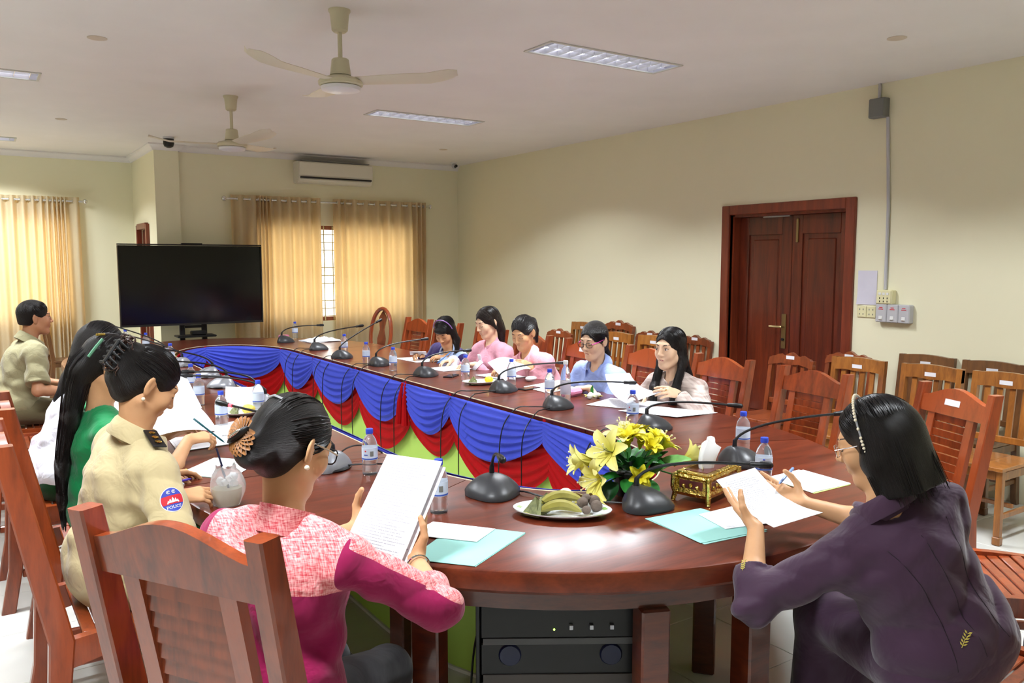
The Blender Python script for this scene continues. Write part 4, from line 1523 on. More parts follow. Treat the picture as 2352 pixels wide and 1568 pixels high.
# crumpled white cloth on those sheets
G = []
for i in range(15):
    G.append([(3.06 + .026 * (i - 7) + .008 * math.sin(j * 2.1), 8.28 + .022 * (j - 7), TZ + .008 + .032 * max(0, 1 - ((i - 7) / 7.2) ** 2) * max(0, 1 - ((j - 7) / 7.2) ** 2) * (1 + .5 * math.sin(i * 1.7 + j) * math.cos(j * 1.9))) for j in range(15)])
o = MB().slab(G, .002, (0, 0, 1)).build('cloth', fabric('white_cloth', srgb(236, 236, 240)))
tag(o, 'crumpled white cloth at the far bend of the table', 'cloth')
o = MB().box((2.83, 8.80, TZ + .02), (.11, .07, .036), .012, rot('Z', 20)).build('packet', plain('pink_plastic', srgb(226, 128, 170), .4))
tag(o, 'pink packet at the far bend beside a water bottle', 'packet')

# ------------------------------------------------------------------ plates with snacks
def plate(x, y, ang, a, b, label):
    t = empty('plate', (x, y, TZ + .0012), ang)
    tag(t, label, 'plate', 'snack plates')
    prof = [(0, .003), (.55, .003), (.62, .005), (.80, .014), (.97, .021), (1.0, .023), (.99, .019), (.8, .010), (.62, .0), (0, .0)]
    MB().lathe([(r, z) for r, z in prof], 40, (0, 0, 0), None, a, b).build('dish', plain('white_china', srgb(232, 236, 236), .15, coat=.5), t)
    for k in range(7):
        q = 2 * math.pi * k / 7 + .3
        R = [[(a * rr * math.cos(q + dq), b * rr * math.sin(q + dq), .0142 + .0415 * (rr - .8) + .0006) for dq in (-.12, 0, .12)] for rr in (.84, .93)]
        MB().slab(R, .0004, (0, 0, 1)).build('rim_flower', [plain('rim_green', srgb(150, 196, 110), .3), plain('rim_yellow', srgb(226, 220, 110), .3), plain('rim_blue', srgb(150, 170, 220), .3)][k % 3], t)
    return t
M_LEAF = wood('banana_leaf', srgb(66, 72, 34), srgb(128, 132, 78), .6, .1, (3, 40, 40), rnd=.2)
M_BAN = plain('green_banana', srgb(148, 140, 62), .5, var=.35, vscale=30)
M_TARO = plain('taro', srgb(112, 98, 88), .85, var=.25, vscale=40, bump=.5, bscale=60)
M_CORN = plain('yellow_cake', srgb(234, 206, 92), .6, var=.25, vscale=60, bump=.6, bscale=120)
M_COCO = plain('shredded_coconut', srgb(246, 242, 220), .8, bump=.8, bscale=160)
def lump(name, loc, r, mat, label, cat, group, seed=0, M=None, parent=None):
    rr = random.Random(seed)
    mb = MB()
    mb.ball((0, 0, 0), r, 16, M)
    out = []
    for p in mb.v:
        k = 1 + .07 * math.sin(p[0] * 90 + seed) + .06 * math.sin(p[1] * 80 + seed * 2) + .05 * math.sin(p[2] * 100)
        out.append((p[0] * k + loc[0], p[1] * k + loc[1], p[2] * k + loc[2]))
    mb.v = out
    o = mb.build(name, mat, parent, 80)
    if label:
        tag(o, label, cat, group)
    return o
def banana(loc, ang, L_, label, r=.017, bend=.3, tilt=0.0):
    pts, rad = [], []
    for i in range(11):
        q = i / 10 - .5
        pts.append(V(loc[0] + math.cos(ang) * L_ * q - math.sin(ang) * bend * .1 * (1 - 4 * q * q), loc[1] + math.sin(ang) * L_ * q + math.cos(ang) * bend * .1 * (1 - 4 * q * q), loc[2] + tilt * q + .012 * (1 - 4 * q * q)))
        rad.append(r * (1 - abs(2 * q) ** 2.6 * .78) * (.6 if i in (0, 10) else 1))
    tag(MB().tube(pts, rad, 7).build('banana', M_BAN, None, 25), label, 'banana', 'bananas on the near plate')
def leaf_parcel(loc, s, ang, label):
    t = empty('leaf_parcel', loc, ang)
    tag(t, label, 'leaf parcel', 'leaf-wrapped cakes')
    b = MB()
    b.add([(-s, -s * .7, 0), (s, -s * .7, 0), (s * .8, s * .7, 0), (-s * .9, s * .8, 0), (-.1 * s, .0, s * 1.25), (.55 * s, .1 * s, s * .75)], [(0, 3, 2, 1), (0, 1, 4), (1, 5, 4), (1, 2, 5), (2, 4, 5), (2, 3, 4), (3, 0, 4)])
    b.build('wrapper', M_LEAF, t, 20)
    for k, (a1, a2) in enumerate((((-s, -.72 * s, .01), (-.1 * s, -.02, s * 1.27)), ((s, -.72 * s, .01), (-.08 * s, .0, s * 1.27)))):
        A, B = V(*a1), V(*a2)
        n = unit(np.cross(B - A, V(0, 0, 1))) * .006
        MB().slab([[A - n, A + n], [B - n * .5, B + n * .5]], .0015).build('leaf_strip', M_LEAF, t)
    return t
plate(1.60, 2.11, -.72, .165, .098, 'white oval plate of leaf parcels, bananas and taro in front')
leaf_parcel((1.525, 2.155, TZ + .008), .046, .5, 'large folded banana-leaf parcel on the oval plate')
leaf_parcel((1.60, 2.20, TZ + .01), .034, 1.9, 'pleated small leaf parcel behind the large one on the oval plate')
banana((1.565, 2.075, TZ + .026), -.62, .14, 'olive-green banana lying on the oval plate rim side', .018, .38)
banana((1.60, 2.115, TZ + .040), -.5, .15, 'olive-green banana lying on top of another on the oval plate', .018, .42, .01)
lump('rice_cake', (1.655, 2.165, TZ + .036), (.026, .024, .026), M_CORN, 'yellow cake topped with shredded coconut on the oval plate', 'cake', None, 5)
lump('coconut_topping', (1.655, 2.165, TZ + .056), (.021, .02, .012), M_COCO, 'white shredded coconut heaped on the yellow cake', 'coconut', None, 6)
for i, (x, y, zz, r) in enumerate(((1.665, 2.085, .036, .020), (1.70, 2.055, .026, .020), (1.715, 2.085, .034, .022), (1.655, 2.048, .022, .016), (1.69, 2.095, .046, .016))):
    lump('taro_corm', (x, y, TZ + zz), (r, r * .92, r * .9), M_TARO, ['brown taro corm leaning on the banana', 'brown taro corm at the plate rim', 'brown taro corm raised at the plate end', 'small brown taro corm next to the banana tip', 'small brown taro corm tucked behind the others'][i], 'taro', 'taro corms on the oval plate', i)
plate(2.88, 4.74, -.3, .125, .085, 'white oval plate of snacks before the pony-tailed person')
leaf_parcel((2.85, 4.78, TZ + .008), .034, .3, 'leaf parcel on the plate before the pony-tailed person')
leaf_parcel((2.82, 4.72, TZ + .008), .028, 1.2, 'small leaf parcel at the edge of the plate before the pony-tailed person')
lump('rice_cake', (2.93, 4.70, TZ + .030), (.032, .027, .024), plain('bright_yellow_cake', srgb(238, 204, 40), .5, var=.2, vscale=40), 'bright yellow cake on the plate before the pony-tailed person', 'cake', None, 3)
plate(1.22, 4.50, .4, .12, .085, 'white plate of snacks near the lit microphone')
lump('rice_cake', (1.23, 4.46, TZ + .034), (.038, .034, .028), M_CORN, 'large pale yellow cake on the plate near the lit microphone', 'cake', None, 9)
leaf_parcel((1.17, 4.53, TZ + .008), .032, .9, 'leaf parcel on the plate near the lit microphone')

# ------------------------------------------------------------------ flowers in a dark pot
fx, fy = 1.95, 2.17
t = empty('flower_arrangement', (fx, fy, TZ))
tag(t, 'artificial yellow lilies and green leaves in a dark pot', 'flower arrangement')
MB().lathe([(0, 0), (.05, 0), (.052, .01), (.06, .06), (.075, .09), (.07, .095), (0, .09)], 22).build('pot', plain('dark_pot', (.014, .011, .010, 1), .35), t)
def petal_mat(name, base, tip):
    m, nt, b = newmat(name)
    N, L = nt.nodes.new, nt.links.new
    uv = N('ShaderNodeUVMap')
    sp = N('ShaderNodeSeparateXYZ')
    L(uv.outputs[0], sp.inputs[0])
    cr = N('ShaderNodeValToRGB')
    cr.color_ramp.elements[0].color = base
    cr.color_ramp.elements[1].color = tip
    L(sp.outputs['X'], cr.inputs[0])
    L(cr.outputs[0], b.inputs['Base Color'])
    b.inputs['Roughness'].default_value = .55
    b.inputs['Subsurface Weight'].default_value = 0
    return m
M_LILY = petal_mat('lily_petal', srgb(226, 216, 70), srgb(244, 238, 160))
M_ROSE = petal_mat('yellow_petal', srgb(222, 206, 20), srgb(246, 236, 60))
M_GREEN = plain('leaf_green', srgb(46, 128, 50), .45, var=.3, vscale=25)
M_GREEND = plain('leaf_dark', srgb(24, 74, 34), .4, var=.3, vscale=25)
M_VARI = plain('leaf_variegated', srgb(120, 176, 96), .45, var=.45, vscale=45)
M_STAMEN = plain('stamen', srgb(238, 234, 190), .5)
def petal(base, d, n, L_, w, curl, mat, name, parent, nseg=8):
    """strip petal: starts at base along d, bends towards -n with curl (radians)"""
    d, n = unit(d), unit(n)
    side = unit(np.cross(d, n))
    p = V(*base)
    G, uvs = [], []
    ang = 0.0
    for i in range(nseg + 1):
        q = i / nseg
        ww = w * (math.sin(math.pi * (q * .86 + .10)) ** .8)
        dd = d * math.cos(ang) - n * math.sin(ang)
        nn = n * math.cos(ang) + d * math.sin(ang)
        row = []
        for j in range(5):
            s = j / 4 * 2 - 1
            row.append(p + side * s * ww + nn * (abs(s) ** 1.5) * ww * .45)
        G.append(row)
        p = p + dd * L_ / nseg
        ang += curl / nseg * (2 * q)
    mb = MB()
    mb.grid(np.array(G))
    me = bpy.data.meshes.new(name)
    me.from_pydata(mb.v, [], mb.f)
    me.materials.append(mat)
    uvl = me.uv_layers.new(name='UVMap')
    for lp in me.loops:
        i = lp.vertex_index // 5
        uvl.data[lp.index].uv = (i / nseg, (lp.vertex_index % 5) / 4)
    me.polygons.foreach_set('use_smooth', [True] * len(me.polygons))
    return link(bpy.data.objects.new(name, me), parent)
def lily(pos, axis, r, openness, parent, mat=None, stam=True, nm='lily'):
    axis = unit(axis)
    ref = V(0, 0, 1) if abs(axis[2]) < .9 else V(1, 0, 0)
    a = unit(np.cross(axis, ref))
    b = np.cross(axis, a)
    f = MB()
    f.tube([V(*pos) - axis * r * .55, V(*pos) - axis * r * .2, V(*pos)], [.004, .009, .014], 8)
    h = f.build(nm, M_LILY if mat is None else mat, parent, 60)
    for k in range(6):
        q = 2 * math.pi * k / 6 + .3
        rad = a * math.cos(q) + b * math.sin(q)
        d = unit(axis * math.cos(openness) + rad * math.sin(openness))
        n = unit(axis * math.sin(openness) - rad * math.cos(openness))
        petal(V(*pos) + rad * .006, d, n, r * (1.0 + .12 * (k % 2)), r * .27, .9 + .5 * ((k * 7) % 3) / 2, M_LILY if mat is None else mat, 'petal', h)
    if stam:
        s = MB()
        for k in range(5):
            q = 2 * math.pi * k / 5
            rad = a * math.cos(q) + b * math.sin(q)
            e = V(*pos) + axis * r * .95 + rad * r * .28
            s.tube([V(*pos), V(*pos) + axis * r * .5 + rad * r * .08, e], .0016, 5)
            s.ball(e, .0035, 6)
        s.build('stamens', M_STAMEN, h)
    return h
R_ = V(math.cos(math.radians(33.5)), -math.sin(math.radians(33.5)), 0)     # along the table towards the right
Bk = V(math.sin(math.radians(33.5)), math.cos(math.radians(33.5)), 0)
def fp(r, b, z):
    return R_ * r + Bk * b + V(0, 0, z)
hub = fp(0, 0, .09)
fl_list = [(fp(-.135, -.02, .125), fp(-1, -.1, .12), .085, .35), (fp(-.075, -.05, .165), fp(-.6, -.6, .35), .078, 1.0), (fp(-.11, -.06, .075), fp(-.8, -.5, -.1), .08, .9),
           (fp(-.02, .0, .20), fp(-.1, -.2, 1), .075, .9), (fp(-.115, -.07, .025), fp(-.5, -.6, -.7), .07, .7), (fp(.10, .02, .16), fp(.6, .0, .7), .07, .55), (fp(.20, .02, .12), fp(.9, .1, .45), .07, .55), (fp(.215, -.02, .07), fp(.9, -.2, .05), .06, .6)]
for pos, ax, r, op in fl_list:
    r *= 1.12
    lily(pos, ax, r, op, t)
    MB().tube([hub, (hub + pos) / 2 + V(0, 0, .01), pos - unit(ax) * r * .5], .003, 6).build('stem', M_GREEN, t)
for pos, ax, r in ((fp(.035, -.02, .195), fp(.1, -.3, 1), .05), (fp(.085, -.01, .20), fp(.4, -.2, 1), .048), (fp(.04, .04, .205), fp(.0, .3, 1), .05), (fp(.025, -.085, .09), fp(-.1, -1, .15), .052), (fp(-.01, -.03, .205), fp(-.1, -.4, 1), .052), (fp(.06, -.05, .185), fp(.3, -.7, .8), .05), (fp(.12, .0, .175), fp(.7, -.2, .8), .045), (fp(.01, .03, .215), fp(0, .1, 1), .05)):
    lily(pos, ax, r, .65, t, M_ROSE, False, 'yellow_bloom')
    lily(pos + unit(ax) * .004, ax, r * .75, .35, t, M_ROSE, False, 'yellow_bloom')
lr = random.Random(11)
leaves = [(fp(.02, -.05, .10), fp(-.1, -.5, .8), .085, .026, M_GREEN), (fp(.05, -.05, .10), fp(.5, -.4, .9), .09, .028, M_GREEN), (fp(.07, -.02, .09), fp(.6, -.2, 1), .10, .02, M_GREEND),
          (fp(.06, -.03, .07), fp(.9, -.2, .6), .17, .042, M_VARI), (fp(-.03, -.05, .10), fp(-.8, -.3, .35), .10, .022, M_GREEND), (fp(-.03, -.05, .08), fp(-.8, -.5, .05), .10, .024, M_GREEN),
          (fp(-.01, -.07, .07), fp(-.3, -.8, -.25), .07, .026, M_GREEN), (fp(.05, -.07, .07), fp(.35, -.8, -.5), .08, .024, M_GREEN), (fp(-.06, -.06, .06), fp(-.5, -.7, -.7), .08, .03, M_GREEND),
          (fp(.0, .03, .1), fp(-.2, .8, .6), .1, .03, M_GREEND), (fp(.05, .04, .1), fp(.6, .8, .5), .1, .03, M_GREEND), (fp(-.05, .03, .1), fp(-.8, .6, .4), .1, .03, M_GREEND), (fp(.0, -.06, .1), fp(.1, -.7, .4), .07, .025, M_GREEND), (fp(.04, -.04, .11), fp(.2, -.2, 1), .08, .022, M_GREEND)]
for k in range(16):
    q = 2 * math.pi * k / 16 + .2
    dz_ = .25 + .5 * lr.random()
    leaves.append((fp(.03 * math.cos(q), .03 * math.sin(q), .095 + .03 * lr.random()), fp(math.cos(q), math.sin(q), dz_), .075 + .04 * lr.random(), .020 + .008 * lr.random(), (M_GREEN, M_GREEND)[k % 2]))
for p, d, L_, w, m in leaves:
    petal(p, d, unit(V(0, 0, 1) - unit(d) * unit(d)[2] + V(0, 0, .01) + Bk * -.2), L_, w, .7, m, 'leaf', t)

# ------------------------------------------------------------------ gilded tissue box
t = empty('tissue_box', (2.165, 2.0, TZ + .001), math.atan2(.10, .35))
tag(t, 'ornate gold tissue box with maroon panels before the purple-suited person', 'tissue box')
M_MAROON = plain('maroon_lacquer', srgb(92, 40, 36), .3, coat=.3)
w, d, h = .118, .068, .098
body = MB()
G = []
for z, k in ((.022, .96), (.034, 1.02), (.05, .97), (.082, .97), (.09, 1.03), (.098, 1.0)):
    G.append([(x * w * k, y * d * k, z) for x, y in ((-1, -1), (0, -1.04), (1, -1), (1.03, 0), (1, 1), (0, 1.04), (-1, 1), (-1.03, 0))])
body.grid(G, cv=True)
body.f.append(tuple(range(8)))
body.f.append(tuple(40 + j for j in range(8)))
bo = body.build('casket', M_GOLD, t, 30)
for (cx, cy, sx, sy) in ((-w * .5, -d * .985, w * .72, .004), (w * .5, -d * .985, w * .72, .004), (-w * .5, d * .985, w * .72, .004), (w * .5, d * .985, w * .72, .004), (-w * .985, 0, .004, d * 1.3), (w * .985, 0, .004, d * 1.3)):
    MB().box((cx, cy, .064), (sx, sy, .030), .001).build('panel', M_MAROON, t)
    for k in range(3):
        q = (k - 1) * .3
        MB().ball((cx + (sx * q if sx > sy else math.copysign(.003, cx)), cy + (sy * q if sy > sx else math.copysign(.003, cy)), .056 + .006 * (k == 1)), (.008, .008, .010), 8).build('relief', M_GOLD, t)
for x in (-1, 1):
    for y in (-1, 1):
        MB().tube([(x * w * .98, y * d * .98, .095), (x * w * 1.0, y * d * 1.0, .05), (x * w * .93, y * d * .93, .028), (x * w * .99, y * d * .99, .004), (x * w * 1.0, y * d * 1.0, .0)], [.011, .010, .011, .008, .009], 8).build('corner_foot', M_GOLD, t)
MB().box((0, 0, .100), (w * 1.86, d * 1.86, .008), .003).build('lid', M_GOLD, t)
MB().box((0, 0, .1045), (w * 1.4, d * 1.3, .003), .001).build('lid_panel', M_MAROON, t)
G = []
for i in range(9):
    v = i / 8
    G.append([((.040 + .010 * math.sin(v * 3)) * math.cos(a) * (1 - .35 * v) + .026 * v * v, (.016 + .010 * math.sin(3 * a)) * math.sin(a) * (1 + .6 * v), .104 + .088 * v + .016 * math.sin(2 * a + 1) * v) for a in np.linspace(0, 2 * math.pi, 20, endpoint=False)])
b = MB().grid(G, cv=True)
b.f.append(tuple(8 * 20 + j for j in range(20)))
b.build('tissue', plain('tissue_paper', srgb(246, 246, 246), .9), t, 60)

# ------------------------------------------------------------------ small things
def phone(x, y, ang, label):
    t = empty('mobile_phone', (x, y, TZ), ang)
    tag(t, label, 'phone', 'mobile phones')
    MB().box((0, 0, .0045), (.15, .074, .008), .003).build('phone_case', M_BLACK, t)
    MB().box((0, 0, .0088), (.14, .066, .0008)).build('phone_screen', M_SCREEN, t)
phone(2.90, 5.18, .7, 'black phone lying between the microphone and the pale pink blouse')
phone(3.04, 4.38, .2, 'black phone lying before the blue-shirted person')
lump('crumpled_tissue', (3.25, 4.66, TZ + .018), (.04, .032, .018), plain('tissue_white', srgb(240, 240, 240), .9), 'crumpled white tissue before the pony-tailed person', 'tissue', None, 4)
t = empty('purse', (3.12, 4.00, TZ), .3)
tag(t, 'small pink purse beside the tall white-capped bottle', 'purse')
MB().box((0, 0, .024), (.12, .065, .046), .016).build('pouch', plain('pink_vinyl', srgb(238, 150, 190), .35), t)
MB().tube([(-.05, 0, .048), (.05, 0, .048)], .003, 6).build('zip', M_GREYP, t)
t = empty('flower_packet', (3.16, 3.86, TZ))
tag(t, 'small posy of white roses and leaves beside the pink purse', 'posy')
for k, (dx, dy, dz) in enumerate(((-.02, 0, .02), (.015, .01, .022), (.0, -.02, .02), (.03, -.015, .016), (-.035, -.012, .016))):
    lump('white_rose', (dx, dy, dz), .018, plain('rose_white', srgb(236, 236, 228), .7), None, None, None, k, None, t)
for k in range(6):
    q = k * 1.05
    petal(V(.03 * math.cos(q), .03 * math.sin(q), .008), V(math.cos(q), math.sin(q), .3), V(0, 0, 1), .035, .012, .4, plain('olive_leaf', srgb(170, 166, 70), .6), 'leaf', t, 4)
petal(V(0, 0, .02), V(0, .1, 1), V(-1, 0, .1), .06, .016, .2, M_GREEN, 'leaf', t, 5)

# iced drink in a clear plastic bag with a straw
t = empty('drink_bag', (.70, 2.84, TZ))
tag(t, 'iced drink in a clear plastic bag with dark straw', 'drink')
M_BAG = plain('clear_bag', (.94, .95, .95, 1), .12, trans=.75, ior=1.15, bump=.5, bscale=25)
G = []
for i in range(13):
    v = i / 12
    r = .044 + .013 * math.sin(math.pi * min(1, v * 1.2)) - .01 * (v > .85)
    G.append([(r * (1 + .10 * math.sin(3 * a + 5 * v) + .06 * math.sin(7 * a - 4 * v)) * math.cos(a), r * (1 + .10 * math.cos(2 * a + 4 * v)) * math.sin(a), .002 + .138 * v + .006 * math.sin(5 * a) * (v > .9)) for a in np.linspace(0, 2 * math.pi, 26, endpoint=False)])
b = MB().grid(G, cv=True)
b.f.append(tuple(range(26)))
b.build('bag', M_BAG, t, 60)
MB().lathe([(0, .004), (.034, .004), (.041, .03), (.044, .062), (0, .064)], 18).build('milk_tea', plain('pale_tea', srgb(212, 204, 170), .3, trans=.2), t)
for k in range(9):
    q = k * 2.4
    MB().box((.022 * math.cos(q), .022 * math.sin(q), .074 + .012 * (k % 3)), (.02, .018, .018), .003, rot('Z', 40 * k) @ rot('X', 30 * k)).build('ice_cube', plain('ice', (.95, .97, .98, 1), .15, trans=.6, ior=1.2), t)
MB().tube([(.012, -.01, .03), (-.026, .02, .20)], .0035, 8).build('straw', plain('navy_straw', srgb(24, 28, 58), .4), t)

# ------------------------------------------------------------------ sound equipment under the near bend
t = empty('amplifier_rack', (1.50, 2.01, 0), math.atan2(-.22, .35))
tag(t, 'black sound amplifier rack standing under the near bend of the table', 'amplifier')
rb = MB()
for sx in (-1, 1):
    rb.box((sx * .245, .0, .30), (.012, .40, .60), .002)
rb.box((0, 0, .006), (.478, .40, .012))
rb.build('cabinet', M_BLACK, t)
M_PANEL = plain('amp_panel', (.004, .004, .005, 1), .4)
u1 = MB().box((0, -.02, .545), (.475, .36, .10), .004).build('amplifier_unit', M_PANEL, t)
u2 = MB().box((0, -.01, .425), (.475, .36, .10), .004).build('amplifier_unit', M_PANEL, t)
u3 = MB().box((0, -.01, .30), (.475, .36, .11), .004).build('amplifier_unit', M_PANEL, t)
for k in range(3):
    MB().box((.03 + .06 * k, -.204, .530), (.012, .012, .014), .001).build('knob', M_SILVER, u1)
MB().ball((-.02, -.202, .522), .003, 8).build('power_led', plain('green_led', (.3, 1, .1, 1), .4, emit=(.5, 1, .1, 1), es=6), u1)
MB().box((0, -.192, .482), (.46, .006, .02), .001).build('trim_strip', plain('dark_trim', (.08, .08, .085, 1), .4), u2)
for sx in (-1, 1):
    MB().lathe([(0, .006), (.03, .006), (.034, 0)], 18, (sx * .15, -.192, .44), rot('X', 90)).build('dial', plain('dark_blue', (.008, .012, .05, 1), .4), u2)
MB().box((0, -.192, .365), (.46, .006, .03), .001).build('trim_strip', plain('dark_trim2', (.06, .05, .045, 1), .45), u3)
cable([(1.25, 2.06, .50), (1.20, 2.02, .42), (1.17, 2.0, .2), (1.18, 2.02, .01)], 'black lead hanging beside the amplifier rack')
o = None
# ================================================================== people: smooth distance-field bodies
def smin(a, b, k):
    if k <= 0:
        return np.minimum(a, b)
    h = np.clip(.5 + .5 * (b - a) / k, 0, 1)
    return b + (a - b) * h - k * h * (1 - h)

class SDF:
    def __init__(s):
        s.ops = []
        s.post = None
    def _add(s, op, fn, lo, hi, k):
        s.ops.append((op, fn, np.asarray(lo, float), np.asarray(hi, float), k))
    def cone(s, a, b, ra, rb, k=.02, cut=None, flat=None, op='u'):
        a, b = np.asarray(a, float), np.asarray(b, float)
        ba = b - a
        L2 = max(1e-9, ba.dot(ba))
        def fn(P):
            px, py, pz = P[0] - a[0], P[1] - a[1], P[2] - a[2]
            t = np.clip((px * ba[0] + py * ba[1] + pz * ba[2]) / L2, 0, 1)
            qx, qy, qz = px - t * ba[0], py - t * ba[1], pz - t * ba[2]
            if flat is not None:
                n, f = flat
                q = (qx * n[0] + qy * n[1] + qz * n[2]) * (1 / f - 1)
                qx, qy, qz = qx + n[0] * q, qy + n[1] * q, qz + n[2] * q
            d = np.sqrt(qx * qx + qy * qy + qz * qz) - (ra + (rb - ra) * t)
            if cut is not None:
                c, n = cut
                d = np.maximum(d, (P[0] - c[0]) * n[0] + (P[1] - c[1]) * n[1] + (P[2] - c[2]) * n[2])
            return d
        r = max(ra, rb)
        s._add(op, fn, np.minimum(a, b) - r, np.maximum(a, b) + r, k)
        return s
    def ell(s, c, r, R=None, k=.03, op='u'):
        c, r = np.asarray(c, float), np.asarray(r, float)
        R = np.eye(3) if R is None else R
        def fn(P):
            x, y, z = P[0] - c[0], P[1] - c[1], P[2] - c[2]
            u = [(x * R[0, i] + y * R[1, i] + z * R[2, i]) / r[i] for i in range(3)]
            k0 = np.sqrt(u[0] ** 2 + u[1] ** 2 + u[2] ** 2)
            k1 = np.sqrt((u[0] / r[0]) ** 2 + (u[1] / r[1]) ** 2 + (u[2] / r[2]) ** 2)
            return k0 * (k0 - 1) / np.maximum(k1, 1e-6)
        m = np.abs(R) @ r
        s._add(op, fn, c - m, c + m, k)
        return s
    def sub(s, *a, **kw):
        kw['op'] = 's'
        return s.ell(*a, **kw)
    def at(s, P):
        d = np.full(np.broadcast(*P).shape, .3, dtype=np.float32)
        for op, fn, lo, hi, k in s.ops:
            v = fn(P)
            d = smin(d, v, k) if op == 'u' else -smin(-d, v, k)
        return d
    def grid(s, h):
        lo = np.min([o[2] for o in s.ops if o[0] == 'u'], axis=0) - 3 * h
        hi = np.max([o[3] for o in s.ops if o[0] == 'u'], axis=0) + 3 * h
        n = np.ceil((hi - lo) / h).astype(int) + 1
        ax = [(lo[i] + h * np.arange(n[i])).astype(np.float32) for i in range(3)]
        d = np.full(n, .12, dtype=np.float32)
        for op, fn, a, b, k in s.ops:
            m = max(k, 2.5 * h) + .004
            i0 = np.clip(((a - m - lo) / h).astype(int), 0, n - 1)
            i1 = np.clip(np.ceil((b + m - lo) / h).astype(int) + 1, 1, n)
            if np.any(i1 <= i0):
                continue
            sl = tuple(slice(i0[j], i1[j]) for j in range(3))
            P = (ax[0][sl[0]][:, None, None], ax[1][sl[1]][None, :, None], ax[2][sl[2]][None, None, :])
            v = fn(P).astype(np.float32)
            d[sl] = smin(d[sl], v, k) if op == 'u' else -smin(-d[sl], v, k)
        if s.post is not None:
            P = (ax[0][:, None, None], ax[1][None, :, None], ax[2][None, None, :])
            d = s.post(P, d).astype(np.float32)
        return d, lo
    def mesh(s, h):
        d, lo = s.grid(h)
        return surface_nets(d, lo, h)

def surface_nets(d, lo, h):
    ins = d < 0
    sh = np.array(d.shape) - 1
    cnt = np.zeros(sh, np.int8)
    for i in (0, 1):
        for j in (0, 1):
            for k in (0, 1):
                cnt += ins[i:sh[0] + i, j:sh[1] + j, k:sh[2] + k]
    act = (cnt > 0) & (cnt < 8)
    I = np.argwhere(act)
    cor = np.array([(i, j, k) for i in (0, 1) for j in (0, 1) for k in (0, 1)])
    vals = np.stack([d[I[:, 0] + c[0], I[:, 1] + c[1], I[:, 2] + c[2]] for c in cor], axis=1)
    acc = np.zeros((len(I), 3))
    num = np.zeros(len(I))
    for a in range(8):
        for b in range(a + 1, 8):
            if np.abs(cor[a] - cor[b]).sum() != 1:
                continue
            va, vb = vals[:, a], vals[:, b]
            m = (va < 0) != (vb < 0)
            t = va[m] / (va[m] - vb[m])
            acc[m] += cor[a] + t[:, None] * (cor[b] - cor[a])
            num[m] += 1
    verts = lo + h * (I + acc / np.maximum(num, 1)[:, None])
    idx = np.full(sh, -1, np.int32)
    idx[I[:, 0], I[:, 1], I[:, 2]] = np.arange(len(I))
    quads = []
    for ax in range(3):
        u, v = (ax + 1) % 3, (ax + 2) % 3
        n = list(d.shape)
        sl0 = [slice(None)] * 3
        sl1 = [slice(None)] * 3
        sl0[ax] = slice(0, n[ax] - 1)
        sl1[ax] = slice(1, n[ax])
        for q in (u, v):
            sl0[q] = slice(1, n[q] - 1)
            sl1[q] = slice(1, n[q] - 1)
        A, B = ins[tuple(sl0)], ins[tuple(sl1)]
        E = np.argwhere(A != B)
        if not len(E):
            continue
        E[:, u] += 1
        E[:, v] += 1
        flip = ins[E[:, 0], E[:, 1], E[:, 2]]
        def cell(du, dv):
            c = E.copy()
            c[:, u] += du
            c[:, v] += dv
            return idx[c[:, 0], c[:, 1], c[:, 2]]
        Q = np.stack([cell(-1, -1), cell(0, -1), cell(0, 0), cell(-1, 0)], axis=1)
        Q[~flip] = Q[~flip][:, ::-1]
        quads.append(Q)
    return verts, np.concatenate(quads)

def np_obj(name, verts, quads, mats, parent, matidx=None, attr=None):
    me = bpy.data.meshes.new(name)
    me.vertices.add(len(verts))
    me.vertices.foreach_set('co', np.asarray(verts, np.float32).ravel())
    me.loops.add(len(quads) * 4)
    me.loops.foreach_set('vertex_index', np.asarray(quads, np.int32).ravel())
    me.polygons.add(len(quads))
    me.polygons.foreach_set('loop_start', np.arange(len(quads), dtype=np.int32) * 4)
    for m in (mats if isinstance(mats, (list, tuple)) else [mats]):
        me.materials.append(m)
    if matidx is not None:
        me.polygons.foreach_set('material_index', np.asarray(matidx, np.int32))
    me.polygons.foreach_set('use_smooth', np.ones(len(quads), bool))
    if attr is not None:
        at = me.attributes.new('hairco', 'FLOAT_VECTOR', 'POINT')
        at.data.foreach_set('vector', np.asarray(attr, np.float32).ravel())
    me.update(calc_edges=True)
    me.validate()
    return link(bpy.data.objects.new(name, me), parent)

def skin_mat(name, col):
    m, nt, b = newmat(name)
    b.inputs['Base Color'].default_value = col
    b.inputs['Roughness'].default_value = .5
    b.inputs['Specular IOR Level'].default_value = .35
    N, L = nt.nodes.new, nt.links.new
    tc = N('ShaderNodeTexCoord')
    n = N('ShaderNodeTexNoise')
    n.inputs['Scale'].default_value = 22
    n.inputs['Detail'].default_value = 4
    L(tc.outputs['Object'], n.inputs['Vector'])
    mx = N('ShaderNodeMix')
    mx.data_type = 'RGBA'
    mx.inputs['A'].default_value = (col[0] * .9, col[1] * .84, col[2] * .80, 1)
    mx.inputs['B'].default_value = (min(1, col[0] * 1.06), min(1, col[1] * 1.08), min(1, col[2] * 1.08), 1)
    L(n.outputs['Fac'], mx.inputs['Factor'])
    L(mx.outputs['Result'], b.inputs['Base Color'])
    return m
SK_MID = skin_mat('skin_mid', srgb(206, 158, 116))
SK_FAIR = skin_mat('skin_fair', srgb(226, 190, 158))
SK_TAN = skin_mat('skin_tan', srgb(190, 138, 104))
